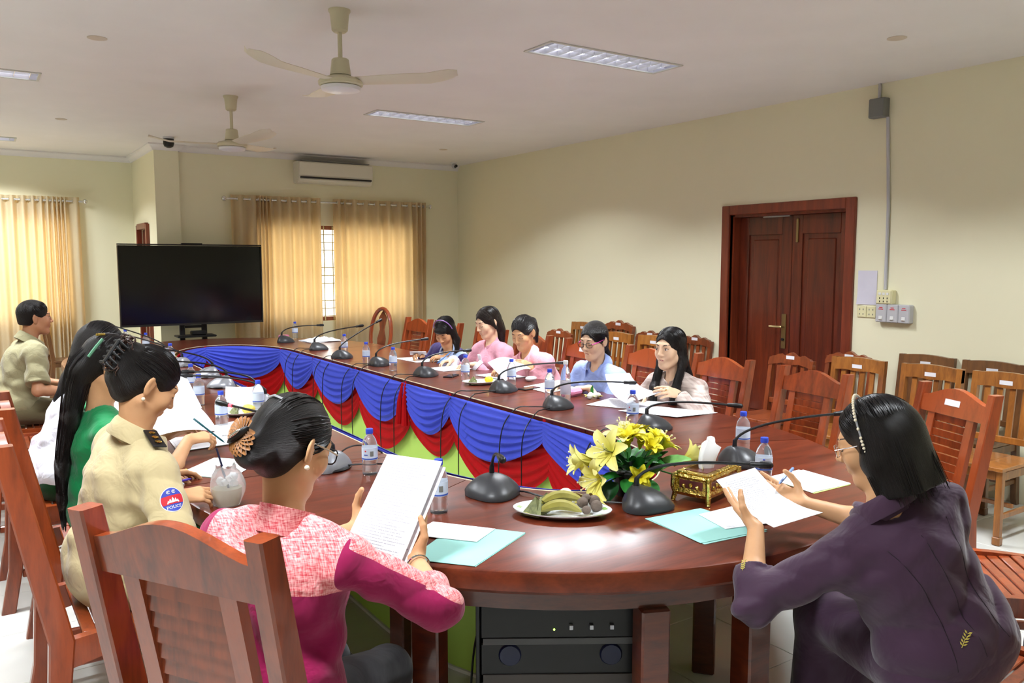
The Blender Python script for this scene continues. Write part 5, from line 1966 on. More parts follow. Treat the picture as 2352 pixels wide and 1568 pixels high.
def hair_mat(name, col, col2):
    m, nt, b = newmat(name)
    N, L = nt.nodes.new, nt.links.new
    at = N('ShaderNodeAttribute')
    at.attribute_name = 'hairco'
    mp = N('ShaderNodeMapping')
    mp.inputs['Scale'].default_value = (26, 3.0, 26)
    L(at.outputs['Vector'], mp.inputs['Vector'])
    n = N('ShaderNodeTexNoise')
    n.inputs['Scale'].default_value = 1.0
    n.inputs['Detail'].default_value = 5
    n.inputs['Roughness'].default_value = .65
    L(mp.outputs[0], n.inputs['Vector'])
    cr = N('ShaderNodeValToRGB')
    cr.color_ramp.elements[0].position = .35
    cr.color_ramp.elements[0].color = col
    cr.color_ramp.elements[1].position = .8
    cr.color_ramp.elements[1].color = col2
    L(n.outputs['Fac'], cr.inputs[0])
    L(cr.outputs[0], b.inputs['Base Color'])
    b.inputs['Roughness'].default_value = .33
    b.inputs['Specular IOR Level'].default_value = .3
    bp = N('ShaderNodeBump')
    bp.inputs['Strength'].default_value = .8
    bp.inputs['Distance'].default_value = .012
    L(n.outputs['Fac'], bp.inputs['Height'])
    L(bp.outputs[0], b.inputs['Normal'])
    return m
HAIR = hair_mat('black_hair', (.006, .005, .005, 1), (.018, .015, .014, 1))
HAIR_B = hair_mat('brown_hair', (.022, .012, .008, 1), (.085, .048, .028, 1))
HAIR_S = plain('hair_strand', (.010, .008, .008, 1), .3, spec=.35)
M_LIP = plain('lips', srgb(158, 70, 74), .45)
M_BROW = plain('eyebrow', srgb(52, 38, 32), .7)
M_EYEW = plain('eye_white', srgb(226, 220, 214), .3)
M_IRIS = plain('iris', (.012, .008, .006, 1), .2)
M_LASH = plain('lash', (.015, .010, .009, 1), .6)
M_SHOE = plain('shoe_leather', (.02, .018, .017, 1), .4)
M_PEARL = plain('pearl', srgb(238, 226, 200), .2, coat=.5)
M_LENS = plain('spectacle_lens', (1, 1, 1, 1), .0, trans=1.0, ior=1.02, spec=.2)

def head_R(az, pitch, roll=0.0):
    a, p, r = math.radians(az), math.radians(pitch), math.radians(roll)
    Rz = np.array([[math.cos(a), math.sin(a), 0], [-math.sin(a), math.cos(a), 0], [0, 0, 1]])
    Rx = np.array([[1, 0, 0], [0, math.cos(p), math.sin(p)], [0, -math.sin(p), math.cos(p)]])
    Ry = np.array([[math.cos(r), 0, math.sin(r)], [0, 1, 0], [-math.sin(r), 0, math.cos(r)]])
    return Rz @ Rx @ Ry

def add_head(S, W, R, s, male=False):
    """W maps head-local metres to world; s scale"""
    S.ell(W(0, -.015, .030), np.array((.073, .093, .084)) * s, R, .02)
    S.ell(W(0, .030, -.036), np.array((.054 if not male else .062, .060, .076)) * s, R, .03)
    S.ell(W(0, .064, -.100), np.array((.019 if not male else .03, .02, .018)) * s, R, .03)
    for q in (-1, 1):
        S.ell(W(q * .035, .060, -.026), np.array((.024, .023, .026)) * s, R, .03)
        S.cone(W(q * (.047 if not male else .052), -.005, -.060), W(q * .018, .060, -.098), .015 * s, .014 * s, .03)
    S.cone(W(-.033, .074, .026), W(.033, .074, .026), .012 * s, .012 * s, .02)
    for q in (-1, 1):
        S.sub(W(q * .033, .106, .006), np.array((.019, .018, .012)) * s, R, k=.012)
        S.ell(W(q * .032, .0755, .004), np.array((.0145, .0125, .0115)) * s, R, .005)
    S.cone(W(0, .088, .014), W(0, .106, -.024), .006 * s, .0085 * s, .012)
    S.ell(W(0, .105, -.028), np.array((.0095, .009, .008)) * s, R, .008)
    for q in (-1, 1):
        S.ell(W(q * .0125, .095, -.031), np.array((.0075, .009, .0065)) * s, R, .006)
    S.cone(W(-.016, .0865, -.056), W(.016, .0865, -.056), .0055 * s, .0055 * s, .008)
    S.cone(W(-.014, .0850, -.066), W(.014, .0850, -.066), .0065 * s, .0065 * s, .008)
    S.ell(W(0, .093, -.0545), np.array((.008, .006, .005)) * s, R, .008)
    for q in (-1, 1):
        Re = R @ np.array([[math.cos(q * .45), -math.sin(q * .45), 0], [math.sin(q * .45), math.cos(q * .45), 0], [0, 0, 1]])
        S.ell(W(q * .077, -.016, -.004), np.array((.0065, .019, .032)) * s, Re, .008)
        S.ell(W(q * .073, -.012, -.030), np.array((.007, .010, .012)) * s, Re, .008)
        S.sub(W(q * .087, -.010, .000), np.array((.007, .010, .018)) * s, Re, k=.006)

def face_parts(S, W, R, s, body, eyes='down', lip=None):
    """thin pieces laid on the sculpted face: brows, lashes, eyes, lips"""
    fwd = R @ V(0, 1, 0)
    ys = np.linspace(.045, .125, 60) * s
    def surf(x, z):
        P = np.array([W(x, y / s, z) for y in ys])
        d = S.at((P[:, 0], P[:, 1], P[:, 2]))
        k = np.where(d < 0)[0]
        return P[k[-1]] if len(k) else P[0]
    def patch(name, pts, mat, lift=.0008, th=.0012):
        G = [[surf(x, z) + fwd * lift for x, z in row] for row in pts]
        MB().slab(G, th, fwd).build(name, mat, body, 60)
    for q in (-1, 1):
        patch('eyebrow', [[(q * (.016 + .034 * u), .026 + .006 * math.sin(u * 2.4) + w * (.0032 * (1 - .6 * u))) for w in (-1, 1)] for u in np.linspace(0, 1, 8)], M_BROW, .001)
        if eyes == 'open':
            patch('eye', [[(q * (.032 - .0125 + .025 * u), .004 + w * .0042 * math.sin(math.pi * min(.98, max(.02, u))) ** .6) for w in (-1, -.3, .3, 1)] for u in np.linspace(0, 1, 9)], M_EYEW, .0006)
            patch('iris', [[(q * .0315 + .0046 * math.cos(a) * r, .0045 + .0044 * math.sin(a) * r) for r in (.05, 1)] for a in np.linspace(0, 2 * math.pi, 13)], M_IRIS, .0014)
        patch('eyelash', [[(q * (.032 - .0135 + .028 * u), (.0085 if eyes == 'open' else .0) + .003 * math.sin(math.pi * u) * (1 if eyes == 'open' else -1.2) + w * .0013) for w in (-1, 1)] for u in np.linspace(0, 1, 8)], M_LASH, .0012)
    m = lip or M_LIP
    patch('lips', [[(.0195 * u, -.0605 + (.0068 * (1 - u * u) ** .6) * w - .0012 * (1 - abs(u)) * (w > .5)) for w in (-1.05, -.4, 0, .4, .9)] for u in np.linspace(-1, 1, 11)], m, .0006)

def add_hand(S, Wr, f, n, side, curl, s=1.0, spread=0.0):
    """Wr wrist, f finger direction, n palm normal, side +1 right / -1 left, curl per joint"""
    f = unit(f)
    n = unit(np.asarray(n, float) - f * np.dot(n, f))
    th = np.cross(f, n) * side
    K = []
    for o, l in ((.027, .082), (.009, .088), (-.009, .084), (-.026, .075)):
        k = Wr + f * l * s + th * o * s - n * .002
        S.cone(Wr + th * o * .55 * s + f * .008, k, .0135 * s, .0105 * s, .012, flat=None)
        K.append(k)
    lens = ((.038, .024, .019), (.043, .027, .020), (.039, .025, .020), (.030, .019, .017))
    for i in range(4):
        p = K[i]
        a = 0.0
        sp = (1.5 - i) * spread
        for j in range(3):
            c = curl[min(j, len(curl) - 1)] * (1 + .12 * (i - 1))
            a += c
            d = unit(f * math.cos(a) + n * math.sin(a) + th * sp * math.cos(a))
            e = p + d * lens[i][j] * s
            r0 = (.0088, .0078, .0072)[j] * s * (1 if i < 3 else .88)
            S.cone(p, e, r0, r0 * .92, .004)
            p = e
    b = Wr + f * .022 * s + th * .018 * s + n * .004
    d1 = unit(f * .62 + th * .62 + n * .45)
    e1 = b + d1 * .040 * s
    d2 = unit(f * .80 + th * .15 + n * .50)
    e2 = e1 + d2 * .031 * s
    d3 = unit(f * .85 - th * .10 + n * .45)
    e3 = e2 + d3 * .024 * s
    S.cone(b, e1, .0145 * s, .0110 * s, .012)
    S.cone(e1, e2, .0105 * s, .0095 * s, .004)
    S.cone(e2, e3, .0093 * s, .0078 * s, .004)

def ik(S_, Wr, l1, l2, pole):
    v = Wr - S_
    d = np.linalg.norm(v)
    if d > (l1 + l2) * .985:
        k = d / ((l1 + l2) * .985)
        l1, l2 = l1 * k, l2 * k
    d = max(d, abs(l1 - l2) + .01)
    a = (l1 * l1 - l2 * l2 + d * d) / (2 * d)
    h = math.sqrt(max(0, l1 * l1 - a * a))
    u = unit(v)
    p = unit(np.asarray(pole, float) - u * np.dot(pole, u))
    return S_ + u * a + p * h

PEOPLE = []
def person(label, Hc, haz, hpitch, P, taz, hands, top, bottom, skin=None, hair='tied', roll=0.0, sleeve='long', bulk=1.0, hs=1.0, male=False, eyes='down',
           h=.005, hc=.007, sh_w=.165, hem=.50, topmat=None, hair_m=None, fold=.0075, neck_open=0.0, pole=(None, None), nb=None, skirt=False, lip=None, loose=0.0, strands=110, knee=.50):
    skin = skin or SK_MID
    Hc, P = V(*Hc), V(*P)
    R = head_R(haz, hpitch, roll)
    W = lambda x, y, z: Hc + R @ (V(x, y, z) * hs)
    a = math.radians(taz)
    F = V(math.sin(a), math.cos(a), 0)
    Rt = V(math.cos(a), -math.sin(a), 0)
    root = empty('person', (P[0], P[1], 0))
    tag(root, label, 'person')
    O = V(P[0], P[1], 0)
    Nb = V(*nb) if nb is not None else Hc - F * .045 + V(0, 0, -.175)
    U_ = unit(Nb - P)
    Fv = unit(F - U_ * F.dot(U_))
    Rv = np.cross(Fv, U_)
    RT = np.stack([Rv, Fv, U_], axis=1)
    Ls = np.linalg.norm(Nb - P)
    shl = {}
    for side in (-1, 1):
        shl[side] = Nb + Rv * side * sh_w - U_ * .066 + Fv * .014
    arms = {}
    for side, key in ((-1, 'L'), (1, 'R')):
        hd = hands[key]
        wr = V(*hd[0])
        pl = hd[4] if len(hd) > 4 else (Rv * side * .8 + V(0, 0, -1) - Fv * .25)
        el = ik(shl[side], wr, .265, .235, np.asarray(pl, float))
        arms[side] = (shl[side], el, wr, hd)
    def torso(S, t, arms_too):
        b = bulk
        S.ell(P + U_ * .02, (.165 * b + t, .118 * b + t, .125 + t), RT, .05)
        S.ell(P + U_ * Ls * .40 + Fv * .005, (.136 * b + t, .105 * b + t, .17 + t), RT, .06)
        S.ell(P + U_ * Ls * .70 + Fv * .005, (.142 * b + t, .105 * b + t, .26 * Ls + t * .5), RT, .06)
        S.cone(Nb - U_ * .075 - Rv * (sh_w - .04), Nb - U_ * .075 + Rv * (sh_w - .04), .048 + t, .048 + t, .05)
        for q in (-1, 1):
            if not male:
                S.ell(P + U_ * Ls * .62 + Fv * .082 * b + Rv * q * .062 * b, (.058 + t * .6, .048 + t * .5, .056 + t * .6), RT, .045)
            S.cone(Nb + Rv * q * .03 - U_ * (.004 if t > 0 else .03), shl[q] + U_ * .008, (.026 if t > 0 else .020) + t, .038 + t, .045 if t > 0 else .03)
    # ---------------- body (head, neck, torso, arms, hands in one surface)
    S = SDF()
    add_head(S, W, R, hs, male)
    S.cone(W(0, -.022, -.05), Nb - U_ * .01, (.044 if not male else .052) * hs, .050, .03)
    torso(S, -.006, False)
    for side in (-1, 1):
        s0, el, wr, hd = arms[side]
        ab = 1 + (bulk - 1) * .5
        S.cone(s0, el, .041 * ab, .033 * ab, .03)
        S.cone(el, el + (wr - el) * .35, .034 * ab, .034 * ab, .02)
        S.cone(el + (wr - el) * .3, wr, .034 * ab, .0235, .02, flat=(unit(np.asarray(hd[2], float)), .88))
        add_hand(S, wr, V(*hd[1]), V(*hd[2]), side, hd[3], .98 * (1.06 if male else 1.0), hd[5] if len(hd) > 5 else .05)
    v, q = S.mesh(h)
    body = np_obj('body', v - O, q, skin, root)
    Sh = SDF()
    add_head(Sh, W, R, hs, male)
    face_parts(Sh, lambda x, y, z: W(x, y, z), R, hs, body, eyes, lip)
    for ch in body.children:
        ch.location = -Vector(O)
    # ---------------- top garment
    S = SDF()
    t = .010 + loose
    torso(S, t, True)
    cuffs = {}
    for side in (-1, 1):
        s0, el, wr, hd = arms[side]
        ua, fa = unit(el - s0), unit(wr - el)
        lf = np.linalg.norm(wr - el)
        tt = t + .003
        ab = 1 + (bulk - 1) * .5
        if sleeve == 'short':
            e = s0 + (el - s0) * .80
            S.cone(s0, s0 + (el - s0) * 1.1, .044 * ab + tt, .047 * ab + tt, .03, cut=(e, ua))
            cuffs[side] = (e, ua, .047 * ab + tt)
        else:
            fr = {'long': .93, 'three': .42, 'half': .12}[sleeve]
            S.cone(s0, el, .043 * ab + tt, .035 * ab + tt, .03)
            e = el + fa * lf * fr
            S.cone(el, wr, .035 * ab + tt, (.029 if sleeve == 'long' else .038) + tt * .6, .02, cut=(e, fa))
            cuffs[side] = (e, fa, .035 + tt)
    S.cone(W(0, -.022, -.05), Nb + U_ * .004 + Fv * neck_open * .6, .050 * hs, .058 + neck_open, k=.008, op='s')
    zc = hem
    foci = [arms[-1][1], arms[1][1], shl[-1] - U_ * .09, shl[1] - U_ * .09, P + U_ * Ls * .3 + Rv * .13, P + U_ * Ls * .3 - Rv * .13, P + U_ * Ls * .3 - Fv * .1]
    def post(Pg, d):
        x, y, z = Pg
        A = x * Rv[0] + y * Rv[1] + z * Rv[2]
        B = x * Fv[0] + y * Fv[1] + z * Fv[2]
        Cc = x * U_[0] + y * U_[1] + z * U_[2]
        f = fold * np.sin(34 * Cc + 9 * np.sin(8 * A + 3 * B) + 14 * B) + .7 * fold * np.sin(21 * A - 17 * B + 15 * np.sin(6 * Cc)) + .5 * fold * np.sin(62 * (A * .6 + Cc * .8) + 5 * np.sin(11 * B))
        rid = 1 - 2 * np.abs(np.sin(19 * Cc + 5 * np.sin(7 * A + 2) + 9 * B)) 
        wgt = .35
        for c_ in foci:
            wgt = wgt + np.exp(-((x - c_[0]) ** 2 + (y - c_[1]) ** 2 + (z - c_[2]) ** 2) / (.085 ** 2))
        d = d + (f * .6 + .9 * fold * rid) * np.minimum(wgt, 1.3)
        return np.maximum(d, (zc - z))
    S.post = post
    v, q = S.mesh(hc)
    mi = None
    mats = top
    if topmat is not None:
        cen = v
        loc = dict(A=(cen - Nb) @ Rv, B=(cen - Nb) @ Fv, C=(cen - Nb) @ U_, z=cen[:, 2], arms=arms, cen=cen)
        mi = topmat(loc)
    shirt = np_obj('top_garment', v - O, q, mats, root, None)
    if mi is not None:
        pa = shirt.data.attributes.new('panel', 'FLOAT', 'POINT')
        pa.data.foreach_set('value', np.asarray(mi, np.float32))
    bvh = BVHTree.FromPolygons((v - O).tolist(), q.tolist())
    # ---------------- lower garment and shoes
    S = SDF()
    S.ell(P - V(0, 0, .01), (.172 * bulk, .125 * bulk, .115), RT, .04)
    fy = F
    for side in (-1, 1):
        hip = P + Rv * side * .085 * bulk - V(0, 0, .03)
        kn = hip + fy * .40 + V(0, 0, (knee - hip[2])) + Rt * side * .01
        ft = kn + fy * .02 + V(0, 0, -(kn[2] - .075))
        if skirt:
            S.cone(hip, kn, .085 * bulk, .070, .05)
            S.cone(kn, ft + V(0, 0, .10), .070, .075, .05, cut=(ft + V(0, 0, .16), V(0, 0, -1)))
        else:
            S.cone(hip, kn, .090 * bulk, .066, .03)
            S.cone(kn, ft, .064, .055, .03, cut=(ft + V(0, 0, .02), V(0, 0, -1)))
        MB().ball(ft - O + fy * .06 - V(0, 0, .035), (.042, .118, .042), 14, Matrix(np.stack([Rt, F, V(0, 0, 1)], axis=1).tolist())).build('shoe', M_SHOE, root)
        S2 = SDF()
    if skirt:
        hp, kp = P - V(0, 0, .03), P + F * .40 + V(0, 0, knee - .01 - P[2])
        S.cone(hp, kp, .10 * bulk, .075, .05)
        S.cone(kp, kp - V(0, 0, .25), .07, .08, .05)
    v, q = S.mesh(.011)
    np_obj('skirt' if skirt else 'trousers', v - O, q, bottom, root)
    if skirt:
        for side in (-1, 1):
            kn = P + Rv * side * .085 + F * .42 + V(0, 0, .42 - P[2])
            MB().tube([kn - O, kn - O - V(0, 0, .2), kn - O - V(0, 0, .38)], [.05, .045, .032], 10).build('shin', skin, body)
    # ---------------- hair
    S = SDF()
    e = .003
    chains = []
    def chain(nodes, k=.03):
        """nodes: (point, radius, flat or None)"""
        nodes = [(np.asarray(n[0], float), n[1], n[2] if len(n) > 2 else None) for n in nodes]
        for i in range(len(nodes) - 1):
            S.cone(nodes[i][0], nodes[i + 1][0], nodes[i][1], nodes[i + 1][1], k, flat=nodes[i + 1][2])
        chains.append(nodes)
    EC, ER = V(0, -.018, .036), V(.079 + e, .099 + e, .088 + e)
    S.ell(W(*EC), ER * hs, R, .02)
    S.ell(W(0, -.055, -.030), np.array((.066, .052, .066 if not male else .05)) * hs, R, .03)
    S.sub(W(0, .118, -.040), np.array((.076, .088, .120)) * hs, R, k=.008)
    for qd in (-1, 1):
        S.sub(W(qd * .088, .010, -.028), np.array((.028, .036, .044)) * hs, R, k=.010)
    axis, c0 = V(0, .8, .25), V(0, 0, .02)
    tie = None
    if hair == 'short':
        axis = V(0, .5, -.8)
        S.sub(W(0, -.06, -.09), np.array((.09, .08, .04)) * hs, R, k=.015)
    elif hair == 'bun':           # low bun
        S.ell(W(0, -.118, -.045), np.array((.050, .040, .046)) * hs, R, .02)
        S.ell(W(0, -.095, .0), np.array((.05, .035, .06)) * hs, R, .03)
        axis = V(0, .9, .4)
        tie = V(0, -.9, -.5)
    elif hair == 'pony':
        chain([(W(0, -.112, .048), .022), (W(0, -.142, .02), .027), (W(0, -.148, -.06), .025), (W(.0, -.135, -.15), .010)], .02)
        axis = V(0, .8, -.25)
        tie = V(0, -.95, .12)
    elif hair == 'lowtail':
        chain([(W(0, -.095, -.04), .026), (W(.0, -.115, -.13), .018), (W(.0, -.105, -.22), .008)])
        axis = V(0, .9, .3)
        tie = V(0, -.8, -.6)
    elif hair == 'long':          # straight, parted, falling in front of and behind the shoulders
        for qd in (-1, 1):
            fr = Nb + Rv * qd * .082 + Fv * .105 - U_ * .03
            chain([(W(qd * .066, -.022, .030), .022), (W(qd * .078, -.018, -.085), .024), (fr, .024), (Nb + Rv * qd * .076 + Fv * .165 - U_ * .14, .022), (Nb + Rv * qd * .072 + Fv * .175 - U_ * .30, .012)])
        chain([(W(0, -.075, -.01), .055, (Fv, .6)), (Nb - Fv * .085 - U_ * .02, .055, (Fv, .5)), (Nb - Fv * .125 - U_ * .24, .03, (Fv, .5))])
        axis = V(0, 0, 1)
    elif hair == 'longback':      # straight hair down the back
        bk = Nb - Fv * .11 - U_ * .02
        chain([(W(0, -.055, .03), .064 * hs), (W(0, -.085, -.07), .054), (bk, .058, (Fv, .6)), (Nb - Fv * .140 - U_ * .22, .050, (Fv, .5)), (Nb - Fv * .142 - U_ * .36, .034, (Fv, .5)), (Nb - Fv * .138 - U_ * .47, .010, (Fv, .6))])
        axis = V(0, 0, 1)
    elif hair == 'fringe':        # loose hair with fringe, falling on one side
        S.ell(W(.0, .070, .056), np.array((.056, .024, .026)) * hs, R, .015)
        for qd in (-1, 1):
            S.cone(W(qd * .068, -.012, .02), W(qd * .078, -.002, -.08), .022, .020, .03)
        chain([(W(-.070, -.008, .01), .024), (W(-.080, .000, -.09), .026), (Nb - Rv * .10 + Fv * .06 - U_ * .05, .032), (Nb - Rv * .085 + Fv * .10 - U_ * .22, .016)])
        S.cone(W(0, -.08, -.02), Nb - Fv * .07 - U_ * .02, .052, .045, .04, flat=(Fv, .6))
        axis = V(0, 0, 1)
    elif hair == 'half':          # side-swept hair falling behind the shoulder
        chain([(W(.0, -.065, .0), .058), (W(.0, -.088, -.10), .046), (Nb - Fv * .085 - U_ * .06, .03, (Fv, .7))], .04)
        for qd in (-1, 1):
            S.cone(W(qd * .070, .010, .03), W(qd * .076, -.016, -.05), .015, .012, .02)
        axis = V(0, 0, 1)
    elif hair == 'bob':           # chin-to-shoulder bob covering the ears
        for qd in (-1, 1):
            chain([(W(qd * .064, -.006, .040), .026), (W(qd * .080, .004, -.045), .028), (W(qd * .084, -.004, -.135), .024)])
            chain([(W(qd * .062, -.05, .0), .040), (W(qd * .072, -.055, -.14), .040)], .04)
        chain([(W(0, -.065, .0), .062), (W(0, -.082, -.145), .058)], .05)
        axis = V(0, 0, 1)
    elif hair == 'updo':          # high loose bun held by a claw clip
        S.ell(W(0, -.112, .055), np.array((.044, .032, .042)) * hs, R, .03)
        S.ell(W(0, -.105, .0), np.array((.05, .034, .06)) * hs, R, .03)
        axis = V(0, .9, -.35)
        tie = V(0, -.95, .2)
    elif hair == 'curly':
        chain([(W(0, -.065, .0), .058), (Nb - Fv * .09 - U_ * .02, .048), (Nb - Fv * .12 - U_ * .12, .02)], .04)
        axis = V(0, 0, 1)
    ax_ = unit(axis)
    if hair == 'bob':
        cut_c, cut_n = W(0, 0, -.142), R @ V(0, 0, -1)
        def hpost(Pg, d):
            return np.maximum(d, (Pg[0] - cut_c[0]) * cut_n[0] + (Pg[1] - cut_c[1]) * cut_n[1] + (Pg[2] - cut_c[2]) * cut_n[2])
        S.post = hpost
    v, q = S.mesh(max(.0042, h * .9))
    loc = (v - Hc) @ R / hs - c0
    al = loc @ ax_
    ref = unit(np.cross(ax_, V(1, 0, 0)))
    ot = np.cross(ax_, ref)
    ang = np.arctan2(loc @ ot, loc @ ref)
    att = np.stack([np.cos(ang) * 1.6, al * 8, np.sin(ang) * 1.6], axis=1)
    hm = hair_m or HAIR
    ho = np_obj('hair', v - O, q, hm, root, None, att)
    # strands of hair combed over the volume
    rg = random.Random(int(abs(Hc[1]) * 1000))
    st = MB()
    ns = int(strands)
    for k in range(ns):
        if tie is None and hair != 'short':
            # combed down from the parting
            sd = rg.choice((-1, 1))
            y0 = rg.uniform(-.85, .80)
            d0 = unit(V(sd * .03, y0, math.sqrt(max(.05, 1 - y0 * y0))))
            d1 = unit(V(sd * rg.uniform(.75, 1.0), y0 * .8 - .25 - rg.uniform(0, .3), -.25))
        else:
            th = rg.uniform(-1, 1)
            d0 = unit(V(math.sin(th * 1.75), math.cos(th * 1.75) + .15, .55 - abs(th) * .75 + rg.uniform(-.05, .35)))
            d1 = unit((tie if tie is not None else V(0, -.6, .9)) + V(rg.uniform(-.12, .12), 0, rg.uniform(-.1, .1)))
        off = rg.uniform(-.01, .035)
        pts = []
        om = math.acos(max(-1, min(1, float(np.dot(d0, d1)))))
        if om < .2:
            continue
        qmax = 1.0 if hair != 'short' else rg.uniform(.15, .35)
        for i in range(9):
            t_ = i / 8 * qmax
            d_ = (d0 * math.sin((1 - t_) * om) + d1 * math.sin(t_ * om)) / math.sin(om)
            lp = EC + d_ * ER * (1 + off * math.sin(math.pi * min(1, t_ * 1.1 + .05)))
            # keep the face clear
            if ((lp[0]) / .070) ** 2 + ((lp[1] - .118) / .084) ** 2 + ((lp[2] + .040) / .112) ** 2 < 1 or (lp[2] < -.02 and lp[1] > .0 and hair not in ('bob', 'long', 'fringe')):
                if len(pts) < 2:
                    pts = []
                    continue
                break
            pts.append(W(*lp) - O)
        if len(pts) >= 3:
            m_ = len(pts)
            st.tube(pts, [.0004 + .0011 * math.sin(math.pi * (i + .3) / m_) for i in range(m_)], 4, False)
    for nodes in chains:
        cnt = int(ns * .35)
        for k in range(cnt):
            th = rg.uniform(0, 2 * math.pi)
            ext = rg.uniform(-.03, .03)
            pts = []
            m_ = len(nodes)
            for i in range(m_):
                p_, r_, fl_ = nodes[i]
                dirv = unit(nodes[min(i + 1, m_ - 1)][0] - nodes[max(i - 1, 0)][0])
                a1 = unit(np.cross(dirv, Fv) if abs(dirv.dot(Fv)) < .9 else np.cross(dirv, Rv))
                a2 = np.cross(dirv, a1)
                rr_ = r_ * rg.uniform(.97, 1.06) + .0006
                o_ = a1 * math.cos(th) * rr_ + a2 * math.sin(th) * rr_ * (fl_[1] if fl_ else 1.0)
                pts.append(p_ + o_ - O + (dirv * ext if i == m_ - 1 else 0))
            fine = []
            for i in range(m_ - 1):
                for u_ in (0, .34, .67):
                    p0_, p1_, p2_, p3_ = pts[max(i - 1, 0)], pts[i], pts[i + 1], pts[min(i + 2, m_ - 1)]
                    fine.append(.5 * ((2 * p1_) + (-p0_ + p2_) * u_ + (2 * p0_ - 5 * p1_ + 4 * p2_ - p3_) * u_ * u_ + (-p0_ + 3 * p1_ - 3 * p2_ + p3_) * u_ ** 3))
            fine.append(pts[-1])
            st.tube(fine, [.0014 * (1 - .7 * i / len(fine)) for i in range(len(fine))], 4, False)
    if st.v:
        so = st.build('hair_strands', HAIR_S if hair_m is None else hm, ho, 80)
        so['kind'] = 'stuff'
    info = dict(root=root, body=body, shirt=shirt, hair=ho, W=W, R=R, O=O, Nb=Nb, U=U_, F=Fv, Rt=Rv, arms=arms, P=P, cuffs=cuffs, Ls=Ls, bvh=bvh)
    PEOPLE.append(info)
    return info

def collar(pi, mat, r=.064, h=.040, gap=.55, flare=.022, name='collar', drop=.055):
    """turned-down shirt collar around the neck, open in front"""
    Nb, U_, F, Rt, O = pi['Nb'], pi['U'], pi['F'], pi['Rt'], pi['O']
    G = []
    for i in range(25):
        a = -math.pi + gap + (2 * math.pi - 2 * gap) * i / 24     # zero = back
        dr = -F * math.cos(a) + Rt * math.sin(a)
        fr = (1 - math.cos(a)) / 2
        base = Nb + U_ * (.036 - .058 * fr) + F * (.020 * fr)
        row = [base + dr * (r + .006) - U_ * .038, base + dr * r + U_ * h * .8, base + dr * (r + .006) + U_ * h, base + dr * (r + .012) + U_ * h * .8,
               base + dr * (r + flare) - U_ * .012 - U_ * drop * .5 * fr, base + dr * (r + flare + .004 * fr) - U_ * .020 - U_ * drop * .8 * fr ** 2]
        G.append([x - O for x in row])
    return MB().slab(G, .0022).build(name, mat, pi['root'], 50)

def band_collar(pi, mat, r=.060, h=.03):
    Nb, U_, F, Rt, O = pi['Nb'], pi['U'], pi['F'], pi['Rt'], pi['O']
    G = []
    for i in range(25):
        a = -math.pi + .25 + (2 * math.pi - .5) * i / 24
        dr = -F * math.cos(a) + Rt * math.sin(a)
        fr = (1 - math.cos(a)) / 2
        base = Nb + U_ * (.030 - .050 * fr) + F * .016 * fr
        G.append([base + dr * (r + .010) - U_ * .036 - O, base + dr * (r + .002) - O, base + dr * r + U_ * h - O])
    return MB().slab(G, .003).build('collar', mat, pi['root'], 50)

def glasses(pi, col_front, col_arm, lens_h=.017, w=.022, thin=.0014):
    W, O, R = pi['W'], pi['O'], pi['R']
    g = MB()
    for q in (-1, 1):
        pts = []
        for i in range(21):
            a = 2 * math.pi * i / 20
            c, s_ = math.cos(a), math.sin(a)
            k = (abs(c) ** 3.2 + abs(s_) ** 3.2) ** (-1 / 3.2)
            pts.append(W(q * .034 + w * c * k * 1.05, .100 - .004 * abs(c), .000 + lens_h * s_ * k) - O)
        g.tube(pts, thin, 6, False)
    g.tube([W(-.012, .102, .004) - O, W(0, .105, .006) - O, W(.012, .102, .004) - O], thin, 6)
    fr = g.build('glasses_frame', col_front, pi['root'])
    for q in (-1, 1):
        MB().tube([W(q * (.034 + w * 1.05), .097, .006) - O, W(q * .074, .05, .008) - O, W(q * .079, -.012, .010) - O, W(q * .079, -.028, -.006) - O], thin * 1.2, 6).build('temple', col_arm, fr)
        pts = []
        for i in range(20):
            a = 2 * math.pi * i / 20
            c, s_ = math.cos(a), math.sin(a)
            k = (abs(c) ** 3.2 + abs(s_) ** 3.2) ** (-1 / 3.2)
            pts.append(W(q * .034 + w * c * k * 1.02, .100 - .004 * abs(c), lens_h * .97 * s_ * k) - O)
        m = MB()
        m.prism(pts, lambda p: p, lambda p: p - R @ V(0, .0012, 0))
        m.build('lens', M_LENS, fr)
    return fr

def sheet_held(c, mat, label, curl=None, name='paper_sheet'):
    o = quad_sheet(name, c, mat, 12, 10, .0012, curl)
    tag(o, label, 'papers', 'sheets held by people')
    return o
def pen(a, b, mat, label):
    a, b = V(*a), V(*b)
    t = empty('pen', a)
    tag(t, label, 'pen', 'pens in hands')
    d = b - a
    MB().tube([V(0, 0, 0), d * .06, d * .08, d * .7], [.0008, .003, .0042, .0042], 8).build('barrel', mat, t)
    MB().tube([d * .68, d * .98, d], [.0048, .0048, .003], 8).build('pen_cap', mat, t)

